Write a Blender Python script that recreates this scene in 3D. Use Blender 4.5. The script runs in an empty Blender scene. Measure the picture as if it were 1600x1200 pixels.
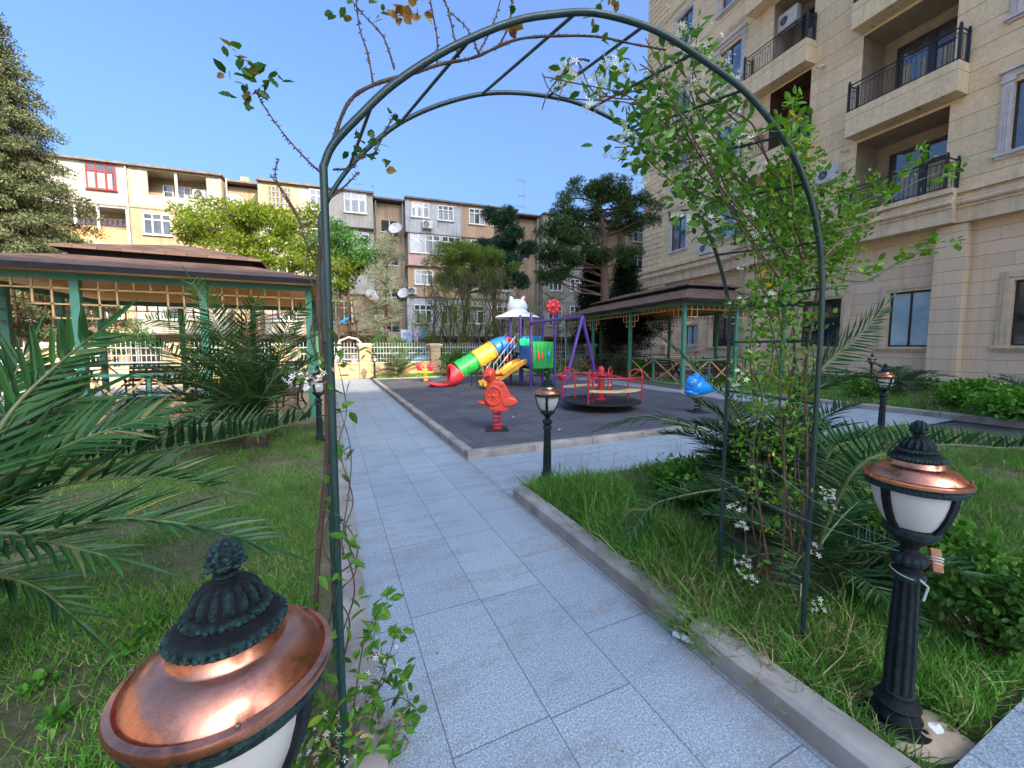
import bpy, math, random
import numpy as np
from mathutils import Vector, Matrix, Quaternion
R = math.radians
PI = math.pi
random.seed(7)
rng = np.random.default_rng(11)
SC = bpy.context.scene
COL = SC.collection

# ------------------------------------------------------------------ camera, sky, sun, exposure
CAMH, FPX, PITCH, YAW = 1.5, 620.0, R(4.5), R(24.6)
PYC = 540 + FPX * math.tan(PITCH)
cd = bpy.data.cameras.new('camera')
cam = bpy.data.objects.new('camera', cd)
COL.objects.link(cam)
cam.location = (0, 0, CAMH)
cam.rotation_euler = (R(90) - PITCH, 0, -YAW)
cd.sensor_width = 36
cd.lens = FPX / 1600 * 36
cd.shift_y = (PYC - 600) / 1600
cd.clip_start = 0.02
cd.clip_end = 2000
SC.camera = cam

SUN_EL, SUN_DIR = R(32), Vector((-0.31, 0.95))      # SUN_DIR: the way the light travels over the ground
w = bpy.data.worlds.new('World')
SC.world = w
w.use_nodes = True
wn = w.node_tree.nodes
sky = wn.new('ShaderNodeTexSky')
sky.sky_type = 'NISHITA'
sky.sun_disc = False
sky.sun_elevation = SUN_EL
sky.sun_rotation = math.atan2(-SUN_DIR.x, -SUN_DIR.y)
sky.air_density = 1.0
sky.dust_density = 10.0
sky.ozone_density = 9.0
bg = wn['Background']
bg.inputs[1].default_value = 0.15
w.node_tree.links.new(sky.outputs[0], bg.inputs[0])
sl = bpy.data.lights.new('sun', 'SUN')
sl.energy = 2.6
sl.angle = R(0.5)
sl.color = (1.0, 0.83, 0.62)
sun = bpy.data.objects.new('sun', sl)
COL.objects.link(sun)
sdv = Vector((SUN_DIR.x, SUN_DIR.y, -math.tan(SUN_EL) * SUN_DIR.length))
sun.rotation_euler = sdv.to_track_quat('-Z', 'Y').to_euler()
sun.location = (40, -60, 60)
SC.view_settings.view_transform = 'Standard'
SC.view_settings.look = 'None'
SC.view_settings.exposure = 1.82
SC.view_settings.gamma = 1.0
SC.render.engine = 'CYCLES'

# ------------------------------------------------------------------ survey helpers (photo measurements to metres)
def ray(px, py):
    x = (px - 800) / FPX
    y = (PYC - py) / FPX
    f = math.cos(PITCH) + y * math.sin(PITCH)
    z = -math.sin(PITCH) + y * math.cos(PITCH)
    return Vector((x * math.cos(YAW) + f * math.sin(YAW), -x * math.sin(YAW) + f * math.cos(YAW), z))
def G(px, py, z=0.0):
    r = ray(px, py)
    return Vector((0, 0, CAMH)) + r * ((z - CAMH) / r.z)
def D(px, py, d):
    r = ray(px, py)
    return Vector((0, 0, CAMH)) + r * (d / (r.x * math.sin(YAW) + r.y * math.cos(YAW)))
def CW(cx, cz, h=0.0):
    return Vector((cx * math.cos(YAW) + cz * math.sin(YAW), -cx * math.sin(YAW) + cz * math.cos(YAW), h))
def PL(px, py, p0, n):
    o = Vector((0, 0, CAMH)); r = ray(px, py)
    return o + r * ((Vector(p0) - o).dot(n) / r.dot(n))

# ------------------------------------------------------------------ objects
def tag(o, label=None, cat=None, group=None, kind=None):
    if label: o['label'] = label
    if cat: o['category'] = cat
    if group: o['group'] = group
    if kind: o['kind'] = kind
    return o
def thing(name, label, cat, loc=(0, 0, 0), rotz=0.0, group=None):
    o = bpy.data.objects.new(name, None)
    COL.objects.link(o)
    o.empty_display_size = 0.1
    o.location = loc
    o.rotation_euler = (0, 0, rotz)
    return tag(o, label, cat, group)
def copy_tree(o, parent=None):
    c = o.copy(); COL.objects.link(c); c.parent = parent
    for ch in list(o.children):
        copy_tree(ch, c)
    return c
def link_mesh(name, me, mats, parent=None):
    for m in (mats if isinstance(mats, (list, tuple)) else [mats]):
        me.materials.append(m)
    o = bpy.data.objects.new(name, me)
    COL.objects.link(o)
    o.parent = parent
    return o

class MB:
    def __init__(s):
        s.v = []; s.f = []; s.mi = []; s.m = 0
    def add(s, vs, fs):
        b = len(s.v)
        s.v += [tuple(q) for q in vs]
        for f in fs:
            s.f.append(tuple(b + i for i in f)); s.mi.append(s.m)
        return s
    def box(s, c, d, rz=0.0, M=None, taper=1.0):
        x, y, z = d[0] / 2, d[1] / 2, d[2] / 2
        vs = [Vector(p) for p in ((-x, -y, -z), (x, -y, -z), (x, y, -z), (-x, y, -z), (-x * taper, -y * taper, z), (x * taper, -y * taper, z), (x * taper, y * taper, z), (-x * taper, y * taper, z))]
        A = Matrix.Translation(Vector(c)) @ (M.to_4x4() if M is not None else Matrix.Rotation(rz, 4, 'Z'))
        return s.add([A @ q for q in vs], [(0, 3, 2, 1), (4, 5, 6, 7), (0, 1, 5, 4), (1, 2, 6, 5), (2, 3, 7, 6), (3, 0, 4, 7)])
    def bb(s, a, b):
        return s.box([(a[i] + b[i]) / 2 for i in range(3)], [abs(b[i] - a[i]) for i in range(3)])
    def beam(s, a, b, w, h, up=(0, 0, 1)):
        a = Vector(a); b = Vector(b); d = (b - a); L = d.length; d.normalize()
        u = Vector(up)
        if abs(d.dot(u)) > 0.98: u = Vector((0, 1, 0))
        sd = d.cross(u).normalized(); u = sd.cross(d).normalized()
        M = Matrix((d, sd, u)).transposed()
        return s.box((a + b) / 2, (L, w, h), M=M)
    def tube(s, pts, r, n=8, cap=True, closed=False):
        pts = [Vector(p) for p in pts]
        N = len(pts)
        rs = r if isinstance(r, (list, tuple)) else [r] * N
        tang = []
        for i in range(N):
            if closed: t = pts[(i + 1) % N] - pts[i - 1]
            else: t = pts[min(i + 1, N - 1)] - pts[max(i - 1, 0)]
            tang.append(t.normalized() if t.length > 1e-9 else Vector((0, 0, 1)))
        u = tang[0].orthogonal().normalized()
        vs = []
        for i in range(N):
            t = tang[i]
            u = (u - t * u.dot(t))
            u = u.normalized() if u.length > 1e-6 else t.orthogonal().normalized()
            w_ = t.cross(u)
            for k in range(n):
                a = 2 * PI * k / n
                vs.append(pts[i] + (u * math.cos(a) + w_ * math.sin(a)) * rs[i])
        fs = []
        for i in range(N if closed else N - 1):
            j = (i + 1) % N
            for k in range(n):
                k2 = (k + 1) % n
                fs.append((i * n + k, i * n + k2, j * n + k2, j * n + k))
        if cap and not closed:
            fs.append(tuple(range(n))[::-1]); fs.append(tuple((N - 1) * n + k for k in range(n)))
        return s.add(vs, fs)
    def lathe(s, prof, n=24, c=(0, 0, 0), flute=None, M=None):
        c = Vector(c); vs = []
        for j, (r, z) in enumerate(prof):
            for k in range(n):
                a = 2 * PI * k / n
                rr = r
                if flute and flute[1] <= z <= flute[2]: rr = r * (1 - flute[3] * (0.5 + 0.5 * math.cos(a * flute[0])) ** 2)
                p = Vector((rr * math.cos(a), rr * math.sin(a), z))
                vs.append(c + (M @ p if M is not None else p))
        fs = []
        for j in range(len(prof) - 1):
            for k in range(n):
                k2 = (k + 1) % n
                fs.append((j * n + k, j * n + k2, (j + 1) * n + k2, (j + 1) * n + k))
        fs.append(tuple(range(n))[::-1]); fs.append(tuple((len(prof) - 1) * n + k for k in range(n)))
        return s.add(vs, fs)
    def ball(s, c, r, n=12, m=8, M=None, fn=None):
        r = r if isinstance(r, (list, tuple)) else (r, r, r)
        vs = []; c = Vector(c)
        for j in range(m + 1):
            t = -PI / 2 + PI * j / m
            for k in range(n):
                a = 2 * PI * k / n
                p = Vector((r[0] * math.cos(t) * math.cos(a), r[1] * math.cos(t) * math.sin(a), r[2] * math.sin(t)))
                if fn: p = fn(p)
                vs.append(c + (M @ p if M is not None else p))
        fs = []
        for j in range(m):
            for k in range(n):
                k2 = (k + 1) % n
                fs.append((j * n + k, j * n + k2, (j + 1) * n + k2, (j + 1) * n + k))
        return s.add(vs, fs)
    def prism(s, poly, a, b, axis='y'):
        # poly: 2D points in (x, z) extruded along y, or (x, y) extruded along z
        n = len(poly)
        if axis == 'y': vs = [(p[0], a, p[1]) for p in poly] + [(p[0], b, p[1]) for p in poly]
        elif axis == 'x': vs = [(a, p[0], p[1]) for p in poly] + [(b, p[0], p[1]) for p in poly]
        else: vs = [(p[0], p[1], a) for p in poly] + [(p[0], p[1], b) for p in poly]
        fs = [tuple(range(n))[::-1], tuple(range(n, 2 * n))]
        for i in range(n):
            j = (i + 1) % n
            fs.append((i, j, n + j, n + i))
        return s.add(vs, fs)
    def quad(s, a, b, c, d):
        return s.add([a, b, c, d], [(0, 1, 2, 3)])
    def xform(s, M):
        s.v = [tuple(M @ Vector(q)) for q in s.v]; return s
    def build(s, name, mats, parent=None, smooth=False, bevel=0.0, ang=35):
        me = bpy.data.meshes.new(name)
        me.from_pydata(s.v, [], s.f)
        me.update()
        if isinstance(mats, (list, tuple)) and len(mats) > 1:
            me.polygons.foreach_set('material_index', s.mi)
        if smooth:
            me.polygons.foreach_set('use_smooth', [True] * len(me.polygons))
            me.set_sharp_from_angle(angle=R(ang))
        o = link_mesh(name, me, mats, parent)
        if bevel:
            b = o.modifiers.new('bevel', 'BEVEL'); b.width = bevel; b.segments = 2; b.limit_method = 'ANGLE'
        return o

def unit(a):
    return a / np.maximum(np.linalg.norm(a, axis=-1, keepdims=True), 1e-9)
def scatter(name, T, F, P, X, Y, Z, mat, parent=None, smooth=False):
    """one mesh made of many copies of a small template (T verts, F faces)"""
    T = np.asarray(T, float); n = len(P); k = len(T)
    V = P[:, None, :] + T[None, :, 0:1] * X[:, None, :] + T[None, :, 1:2] * Y[:, None, :] + T[None, :, 2:3] * Z[:, None, :]
    V = V.reshape(-1, 3)
    idx = []; starts = []; tot = []; s0 = 0
    flat = np.array([i for f in F for i in f]); lens = np.array([len(f) for f in F])
    loops = (flat[None, :] + (np.arange(n) * k)[:, None]).ravel()
    totals = np.tile(lens, n)
    st = np.concatenate([[0], np.cumsum(totals)[:-1]])
    me = bpy.data.meshes.new(name)
    me.vertices.add(len(V)); me.vertices.foreach_set('co', V.ravel())
    me.loops.add(len(loops)); me.loops.foreach_set('vertex_index', loops.astype(np.int32))
    me.polygons.add(len(totals)); me.polygons.foreach_set('loop_start', st.astype(np.int32))
    me.polygons.foreach_set('use_smooth', np.full(len(totals), smooth))
    me.update(calc_edges=True)
    return link_mesh(name, me, mat, parent)
def frames(d, up=None, roll=0.6):
    """unit frames: d main direction, y side, z normal; random roll"""
    d = unit(d); n = len(d)
    if up is None: up = np.tile([0, 0, 1.0], (n, 1))
    up = up + rng.normal(0, roll, (n, 3))
    y = unit(np.cross(up, d)); z = np.cross(d, y)
    return d, y, z
LEAF = ([(0, 0, 0), (.3, .22, .05), (.65, .2, .04), (1, 0, -.06), (.65, -.2, .04), (.3, -.22, .05), (.35, 0, 0), (.68, 0, -.01)],
        [(0, 6, 1), (6, 7, 2, 1), (7, 3, 2), (0, 5, 6), (5, 4, 7, 6), (4, 3, 7)])
LEAF4 = ([(0, 0, 0), (.45, .3, .08), (1, 0, 0), (.45, -.3, .08)], [(0, 2, 1), (0, 3, 2)])
LANCE = ([(0, .0, 0), (.2, .5, .12), (.6, .4, .1), (1, 0, -.25), (.6, -.4, .1), (.2, -.5, .12), (.2, 0, -.06), (.6, 0, -.1)],
         [(0, 6, 1), (6, 7, 2, 1), (7, 3, 2), (0, 5, 6), (5, 4, 7, 6), (4, 3, 7)])
BLADE = ([(0, .5, 0), (0, -.5, 0), (.4, .42, .12), (.4, -.42, .12), (.75, .28, .05), (.75, -.28, .05), (1, 0, -.18)],
         [(0, 1, 3, 2), (2, 3, 5, 4), (4, 5, 6)])
STAR = ([(0, 0, 0)] + [(math.cos(a) * r_, math.sin(a) * r_, .12 * r_) for k in range(5) for a, r_ in ((2 * PI * k / 5 - .35, .55), (2 * PI * k / 5 + .05, 1.0), (2 * PI * k / 5 + .3, .5))],
        [(0, 3 * k + 1, 3 * k + 2, 3 * k + 3) for k in range(5)])

# ------------------------------------------------------------------ materials
def newmat(name):
    m = bpy.data.materials.new(name); m.use_nodes = True
    nt = m.node_tree; return m, nt, nt.nodes['Principled BSDF']
def N(nt, t, **kw):
    n = nt.nodes.new(t)
    for k, v in kw.items():
        if k.startswith('i_'):
            key = k[2:]; key = int(key) if key.isdigit() else key.replace('_', ' ')
            n.inputs[key].default_value = v
        else: setattr(n, k, v)
    return n
def c4(c): return (c[0], c[1], c[2], 1.0)
def coords(nt, scale=None, kind='Object'):
    tc = N(nt, 'ShaderNodeTexCoord'); out = tc.outputs[kind]
    if scale:
        mp = N(nt, 'ShaderNodeMapping'); mp.inputs['Scale'].default_value = scale
        nt.links.new(out, mp.inputs[0]); out = mp.outputs[0]
    return out
def noise(nt, vec, scale, detail=4, rough=.55):
    n = N(nt, 'ShaderNodeTexNoise'); n.inputs['Scale'].default_value = scale; n.inputs['Detail'].default_value = detail
    n.inputs['Roughness'].default_value = rough
    nt.links.new(vec, n.inputs['Vector']); return n.outputs['Fac']
def ramp(nt, fac, stops):
    r = N(nt, 'ShaderNodeValToRGB')
    while len(r.color_ramp.elements) < len(stops): r.color_ramp.elements.new(0.5)
    for e, (p, c) in zip(r.color_ramp.elements, stops):
        e.position = p; e.color = c4(c) if len(c) == 3 else c
    nt.links.new(fac, r.inputs[0]); return r.outputs[0]
def mix(nt, fac, a, b, mode='MIX'):
    m = N(nt, 'ShaderNodeMix', data_type='RGBA', blend_type=mode)
    for inp, v in ((m.inputs[0], fac), (m.inputs[6], a), (m.inputs[7], b)):
        if isinstance(v, (int, float)): inp.default_value = v
        elif isinstance(v, (tuple, list)): inp.default_value = c4(v)
        else: nt.links.new(v, inp)
    return m.outputs[2]
def mth(nt, op, a, b=None, clamp=False):
    m = N(nt, 'ShaderNodeMath', operation=op); m.use_clamp = clamp
    for i, v in enumerate((a, b)):
        if v is None: continue
        if isinstance(v, (int, float)): m.inputs[i].default_value = v
        else: nt.links.new(v, m.inputs[i])
    return m.outputs[0]
def bump(nt, P, h, strength=.3, dist=.01):
    b = N(nt, 'ShaderNodeBump'); b.inputs['Strength'].default_value = strength; b.inputs['Distance'].default_value = dist
    nt.links.new(h, b.inputs['Height']); nt.links.new(b.outputs[0], P.inputs['Normal'])
def plain(name, c, c2=None, scale=6.0, rough=.6, metal=0.0, bmp=0.0, bscale=40.0, coat=0.0, bdist=.004, lo=.35, hi=.65):
    m, nt, P = newmat(name)
    v = coords(nt)
    if c2 is None: c2 = tuple(x * .72 for x in c)
    col = ramp(nt, noise(nt, v, scale, 6), [(lo, c), (hi, c2)])
    if 'wall' in name or 'stone' in name:      # rain streaks and grime of old render
        mp = N(nt, 'ShaderNodeMapping'); mp.inputs['Scale'].default_value = (2.6, 2.6, .22); nt.links.new(v, mp.inputs[0])
        col = mix(nt, ramp(nt, noise(nt, mp.outputs[0], 1.7, 7, .7), [(.46, (0, 0, 0)), (.74, (.75, .75, .75))]), col, tuple(q * .55 for q in c2))
        col = mix(nt, 1.0, col, ramp(nt, noise(nt, v, 22, 5, .8), [(.3, (.88, .88, .88)), (.7, (1.08, 1.08, 1.08))]), 'MULTIPLY')
    nt.links.new(col, P.inputs['Base Color'])
    P.inputs['Roughness'].default_value = rough; P.inputs['Metallic'].default_value = metal
    P.inputs['Coat Weight'].default_value = coat
    r = mth(nt, 'MULTIPLY_ADD', noise(nt, v, scale * 3, 3), .25); 
    nt.nodes[-1].inputs[2].default_value = rough - .12
    nt.links.new(r, P.inputs['Roughness'])
    if bmp: bump(nt, P, noise(nt, v, bscale, 4), bmp, bdist)
    return m
def leafmat(name, c1, c2, c3=None, trans=.35, rough=.5, cl=1.2, spec=.4, p3=.86):
    """foliage: colour differs from leaf to leaf and from clump to clump, with light passing through"""
    m, nt, P = newmat(name)
    geo = N(nt, 'ShaderNodeNewGeometry')
    st = [(0.0, c1), (1.0, c2)] if c3 is None else [(0.0, c1), (p3, c2), (p3 + .05, c3), (1.0, c3)]
    col = ramp(nt, geo.outputs['Random Per Island'], st)
    nz = ramp(nt, noise(nt, coords(nt), cl, 3), [(.3, (.68, .68, .68)), (.7, (1.25, 1.25, 1.25))])
    col = mix(nt, 1.0, col, nz, 'MULTIPLY')
    nt.links.new(col, P.inputs['Base Color'])
    P.inputs['Roughness'].default_value = rough
    P.inputs['Specular IOR Level'].default_value = spec * .45
    tr = N(nt, 'ShaderNodeBsdfTranslucent'); nt.links.new(mix(nt, 1.0, col, (1.15, 1.1, .5), 'MULTIPLY'), tr.inputs[0])
    ms = N(nt, 'ShaderNodeMixShader'); ms.inputs[0].default_value = trans
    nt.links.new(P.outputs[0], ms.inputs[1]); nt.links.new(tr.outputs[0], ms.inputs[2])
    nt.links.new(ms.outputs[0], nt.nodes['Material Output'].inputs[0])
    return m
def paint(name, c, rough=.4, dirt=.25, metal=0.0, wear=None):
    m, nt, P = newmat(name)
    v = coords(nt)
    d = tuple(x * (1 - dirt) * .9 + .02 for x in c)
    col = ramp(nt, noise(nt, v, 9, 8, .7), [(.38, c), (.72, d)])
    if wear:
        col = mix(nt, ramp(nt, noise(nt, v, 30, 6, .7), [(.62, (0, 0, 0)), (.68, (1, 1, 1))]), col, wear)
    nt.links.new(col, P.inputs['Base Color'])
    nt.links.new(ramp(nt, noise(nt, v, 25, 5), [(.3, (rough - .1,) * 3), (.8, (rough + .2,) * 3)]), P.inputs['Roughness'])
    P.inputs['Metallic'].default_value = metal
    bump(nt, P, noise(nt, v, 60, 3), .12, .002)
    return m
def stone(name, c, c2, course=.47, joint=.018, blk=0.0, rough_bump=.5, bscale=9, zoff=0.0):
    """stone cladding: horizontal joints every `course` metres, optional vertical joints `blk` apart"""
    m, nt, P = newmat(name)
    v = coords(nt)
    sp = N(nt, 'ShaderNodeSeparateXYZ'); nt.links.new(v, sp.inputs[0])
    wob = mth(nt, 'MULTIPLY', noise(nt, v, 3, 2), .006)
    z = mth(nt, 'ADD', mth(nt, 'ADD', sp.outputs[2], wob), zoff + 100 * course)
    fz = mth(nt, 'FRACT', mth(nt, 'DIVIDE', z, course))
    j = mth(nt, 'LESS_THAN', fz, joint / course)
    row = mth(nt, 'FLOOR', mth(nt, 'DIVIDE', z, course))
    xy = mth(nt, 'ADD', sp.outputs[0], sp.outputs[1])
    cell = row
    if blk:
        xs = mth(nt, 'ADD', mth(nt, 'DIVIDE', xy, blk), mth(nt, 'MULTIPLY', row, .37))
        j = mth(nt, 'MAXIMUM', j, mth(nt, 'MULTIPLY', mth(nt, 'LESS_THAN', mth(nt, 'FRACT', xs), .006 / blk), .6))
        cell = mth(nt, 'ADD', mth(nt, 'MULTIPLY', row, 7.31), mth(nt, 'MULTIPLY', mth(nt, 'FLOOR', xs), 3.17))
    wn_ = N(nt, 'ShaderNodeTexWhiteNoise', noise_dimensions='1D'); nt.links.new(cell, wn_.inputs['W'])
    base = ramp(nt, noise(nt, v, 2.2, 6, .65), [(.3, c), (.7, tuple(q * .5 + r_ * .5 for q, r_ in zip(c, c2)))])
    tint = ramp(nt, wn_.outputs[0], [(0, (.93, .92, .91)), (.6, (1, 1, 1)), (1, (1.05, 1.01, .99))])
    base = mix(nt, 1.0, base, tint, 'MULTIPLY')
    vo = N(nt, 'ShaderNodeTexVoronoi'); vo.inputs['Scale'].default_value = bscale; nt.links.new(v, vo.inputs['Vector'])
    hgt = mth(nt, 'ADD', noise(nt, v, bscale * 1.6, 9, .78), mth(nt, 'MULTIPLY', vo.outputs['Distance'], .12))
    if rough_bump > .3:
        base = mix(nt, ramp(nt, hgt, [(.48, (0, 0, 0)), (.7, (1, 1, 1))]), base, mix(nt, 1.0, base, (.84, .8, .72), 'MULTIPLY'))
    col = mix(nt, j, base, tuple(x * .33 for x in c2))
    # streaks of grime running down
    st = N(nt, 'ShaderNodeMapping'); st.inputs['Scale'].default_value = (1.7, 1.7, .09); nt.links.new(v, st.inputs[0])
    col = mix(nt, ramp(nt, noise(nt, st.outputs[0], 1.6, 5, .6), [(.5, (0, 0, 0)), (.8, (.4, .4, .4))]), col, tuple(x * .5 for x in c2))
    nt.links.new(col, P.inputs['Base Color'])
    P.inputs['Roughness'].default_value = .85; P.inputs['Specular IOR Level'].default_value = .15
    h2 = mth(nt, 'SUBTRACT', mth(nt, 'MULTIPLY', hgt, rough_bump), mth(nt, 'MULTIPLY', j, 1.5))
    bump(nt, P, h2, .6, .03)
    return m
def planks(name, c, c2, width=.1, axis=0, rough=.55, dark=.35):
    m, nt, P = newmat(name)
    v = coords(nt)
    sp = N(nt, 'ShaderNodeSeparateXYZ'); nt.links.new(v, sp.inputs[0])
    x = mth(nt, 'DIVIDE', mth(nt, 'ADD', sp.outputs[axis], 50), width)
    j = mth(nt, 'LESS_THAN', mth(nt, 'FRACT', x), .09)
    wn_ = N(nt, 'ShaderNodeTexWhiteNoise', noise_dimensions='1D'); nt.links.new(mth(nt, 'FLOOR', x), wn_.inputs['W'])
    sc = [3, 3, 3]; sc[axis] = 40
    g = noise(nt, coords(nt, tuple(sc)), 1.0, 5)
    col = mix(nt, wn_.outputs[0], ramp(nt, g, [(.3, c), (.7, c2)]), c2)
    col = mix(nt, mth(nt, 'MULTIPLY', j, 1 - dark), col, tuple(q * dark for q in c2))
    nt.links.new(col, P.inputs['Base Color']); P.inputs['Roughness'].default_value = rough; P.inputs['Specular IOR Level'].default_value = .12
    bump(nt, P, mth(nt, 'SUBTRACT', 1.0, j), .5, .006)
    return m
def glassy(name, c, rough=.06, c2=None):
    """window pane seen from outside in daylight: dark room behind a reflecting pane"""
    m, nt, P = newmat(name)
    col = ramp(nt, noise(nt, coords(nt), .9, 2), [(.4, c), (.6, c2 or tuple(x * .4 for x in c))])
    nt.links.new(col, P.inputs['Base Color'])
    P.inputs['Roughness'].default_value = rough; P.inputs['Specular IOR Level'].default_value = 1.0
    P.inputs['IOR'].default_value = 1.7
    return m

M = {}
M['green_paint'] = paint('green_paint', (.018, .075, .055), .38, .2)
M['gazebo_green'] = paint('gazebo_green', (.06, .24, .15), .55, .25)
M['trellis_green'] = paint('trellis_green', (.007, .034, .029), .38, .2, wear=(.03, .06, .05))
M['light_wood'] = plain('light_wood', (.58, .38, .16), (.46, .28, .11), 8, .55, bmp=.15)
M['dark_wood'] = plain('dark_wood', (.065, .028, .02), (.035, .015, .012), 10, .4)
M['iron'] = paint('iron', (.008, .008, .01), .45, .1)
M['purple'] = paint('purple_paint', (.085, .035, .24), .35, .15)
M['red_plastic'] = plain('red_plastic', (.72, .03, .045), (.5, .035, .045), 5, .42)
M['orange_red'] = plain('orange_red_plastic', (.8, .07, .03), (.58, .06, .035), 5, .42)
M['yellow_plastic'] = plain('yellow_plastic', (.86, .42, .03), (.66, .33, .04), 5, .42)
M['green_plastic'] = plain('green_plastic', (.02, .37, .06), (.02, .25, .05), 5, .42)
M['mint_plastic'] = plain('mint_plastic', (.02, .62, .25), None, 3, .34)
M['blue_plastic'] = plain('blue_plastic', (.015, .19, .55), (.02, .13, .4), 5, .42)
M['sky_plastic'] = plain('sky_blue_plastic', (.008, .3, .75), (.006, .24, .66), 3, .3, coat=.4)
M['white_plastic'] = plain('white_plastic', (.72, .74, .72), (.62, .65, .62), 4, .4)
M['red_metal'] = paint('red_metal', (.5, .015, .03), .35, .15)
M['seat_wood'] = plain('seat_wood', (.72, .5, .25), (.6, .4, .18), 8, .5)
M['black'] = plain('black_rubber', (.015, .015, .017), None, 10, .7)
M['white_paint'] = plain('white_paint', (.75, .74, .7), (.62, .6, .55), 5, .5)
M['grey_metal'] = plain('grey_metal', (.42, .43, .42), (.3, .31, .3), 8, .45, metal=.6)
M['room_dark'] = plain('room_dark', (.02, .018, .016), None, 3, .8)
M['bark'] = plain('bark', (.11, .075, .05), (.05, .035, .025), 12, .9, bmp=.8, bscale=30, bdist=.02)
M['pine_bark'] = plain('pine_bark', (.15, .09, .06), (.07, .045, .035), 9, .9, bmp=.8, bscale=14, bdist=.03)
M['stem'] = plain('stem', (.1, .06, .035), (.05, .03, .02), 20, .8, bmp=.5, bscale=80, bdist=.004)
M['green_stem'] = plain('green_stem', (.1, .12, .03), (.07, .05, .03), 12, .7)
# ================================================================== GROUND
def sheet(name, x0, y0, x1, y1, z, mat, lift=0.0):
    b = MB()
    if lift: b.bb((x0, y0, z - lift), (x1, y1, z))
    else: b.quad((x0, y0, z), (x1, y0, z), (x1, y1, z), (x0, y1, z))
    o = b.build(name, mat); o['kind'] = 'structure'; return o
def granite():
    m, nt, P = newmat('granite_slabs')
    v = coords(nt)
    sp = N(nt, 'ShaderNodeSeparateXYZ'); nt.links.new(v, sp.inputs[0])
    X = mth(nt, 'DIVIDE', mth(nt, 'ADD', sp.outputs[0], -0.355 + 40.5), .405)
    row = mth(nt, 'FLOOR', X); fx = mth(nt, 'FRACT', X)
    rw = N(nt, 'ShaderNodeTexWhiteNoise', noise_dimensions='1D'); nt.links.new(row, rw.inputs['W'])
    Yv = mth(nt, 'DIVIDE', mth(nt, 'ADD', mth(nt, 'ADD', sp.outputs[1], 60), mth(nt, 'MULTIPLY', rw.outputs[0], 3)), .82)
    fy = mth(nt, 'FRACT', Yv)
    j = mth(nt, 'MAXIMUM', mth(nt, 'LESS_THAN', fx, .012), mth(nt, 'LESS_THAN', fy, .006))
    cell = mth(nt, 'ADD', mth(nt, 'MULTIPLY', row, 13.7), mth(nt, 'FLOOR', Yv))
    cw = N(nt, 'ShaderNodeTexWhiteNoise', noise_dimensions='1D'); nt.links.new(cell, cw.inputs['W'])
    sp1 = noise(nt, v, 120, 3, .8); sp2 = noise(nt, v, 45, 4, .7)
    base = ramp(nt, sp1, [(.36, (.08, .1, .115)), (.45, (.225, .28, .31)), (.55, (.335, .4, .435)), (.66, (.62, .69, .72))])
    base = mix(nt, .2, base, ramp(nt, sp2, [(.35, (.25, .3, .325)), (.65, (.42, .485, .52))]))
    tint = ramp(nt, cw.outputs[0], [(0, (.93, .94, .96)), (.5, (1, 1, 1)), (1, (1.05, 1.05, 1.04))])
    base = mix(nt, 1.0, base, tint, 'MULTIPLY')
    # dried mud in ripples and patches
    mv = N(nt, 'ShaderNodeMapping'); mv.inputs['Scale'].default_value = (1.2, 4.5, 1); nt.links.new(v, mv.inputs[0])
    mud = mth(nt, 'MULTIPLY', ramp(nt, noise(nt, mv.outputs[0], 1.1, 9, .72), [(.5, (0, 0, 0)), (.58, (1, 1, 1))]), ramp(nt, noise(nt, v, 34, 5, .8), [(.4, (0, 0, 0)), (.55, (1, 1, 1))]))
    base = mix(nt, mth(nt, 'MULTIPLY', mud, .5), base, (.2, .18, .155))
    edge = mth(nt, 'MULTIPLY', mth(nt, 'SUBTRACT', sp.outputs[0], 1.36), 5.0, True)
    near_kerb = mth(nt, 'MULTIPLY', edge, mth(nt, 'LESS_THAN', sp.outputs[0], 1.601))
    dust = mth(nt, 'MULTIPLY', near_kerb, ramp(nt, noise(nt, v, 7, 8, .75), [(.38, (0, 0, 0)), (.62, (1, 1, 1))]))
    base = mix(nt, mth(nt, 'MULTIPLY', dust, .75), base, (.26, .215, .17))
    # tyre and broom streaks
    stv = N(nt, 'ShaderNodeMapping'); stv.inputs['Scale'].default_value = (26, 1.1, 1); nt.links.new(v, stv.inputs[0])
    base = mix(nt, ramp(nt, noise(nt, stv.outputs[0], 1.2, 4, .6), [(.55, (0, 0, 0)), (.8, (.3, .3, .3))]), base, (.45, .46, .48))
    big = ramp(nt, noise(nt, v, .9, 4), [(.3, (.84, .86, .9)), (.7, (1.08, 1.06, 1.04))])
    base = mix(nt, 1.0, base, big, 'MULTIPLY')
    spots = N(nt, 'ShaderNodeTexVoronoi'); spots.inputs['Scale'].default_value = 1.7; nt.links.new(v, spots.inputs['Vector'])
    base = mix(nt, mth(nt, 'MULTIPLY', mth(nt, 'LESS_THAN', spots.outputs['Distance'], .028), .7), base, (.06, .06, .07))
    nt.links.new(mix(nt, mth(nt, 'MULTIPLY', j, .75), base, (.045, .045, .05)), P.inputs['Base Color'])
    nt.links.new(ramp(nt, sp2, [(.3, (.45,) * 3), (.7, (.7,) * 3)]), P.inputs['Roughness']); P.inputs['Specular IOR Level'].default_value = .35
    bump(nt, P, mth(nt, 'SUBTRACT', mth(nt, 'MULTIPLY', sp1, .25), j), .5, .004)
    return m
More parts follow.
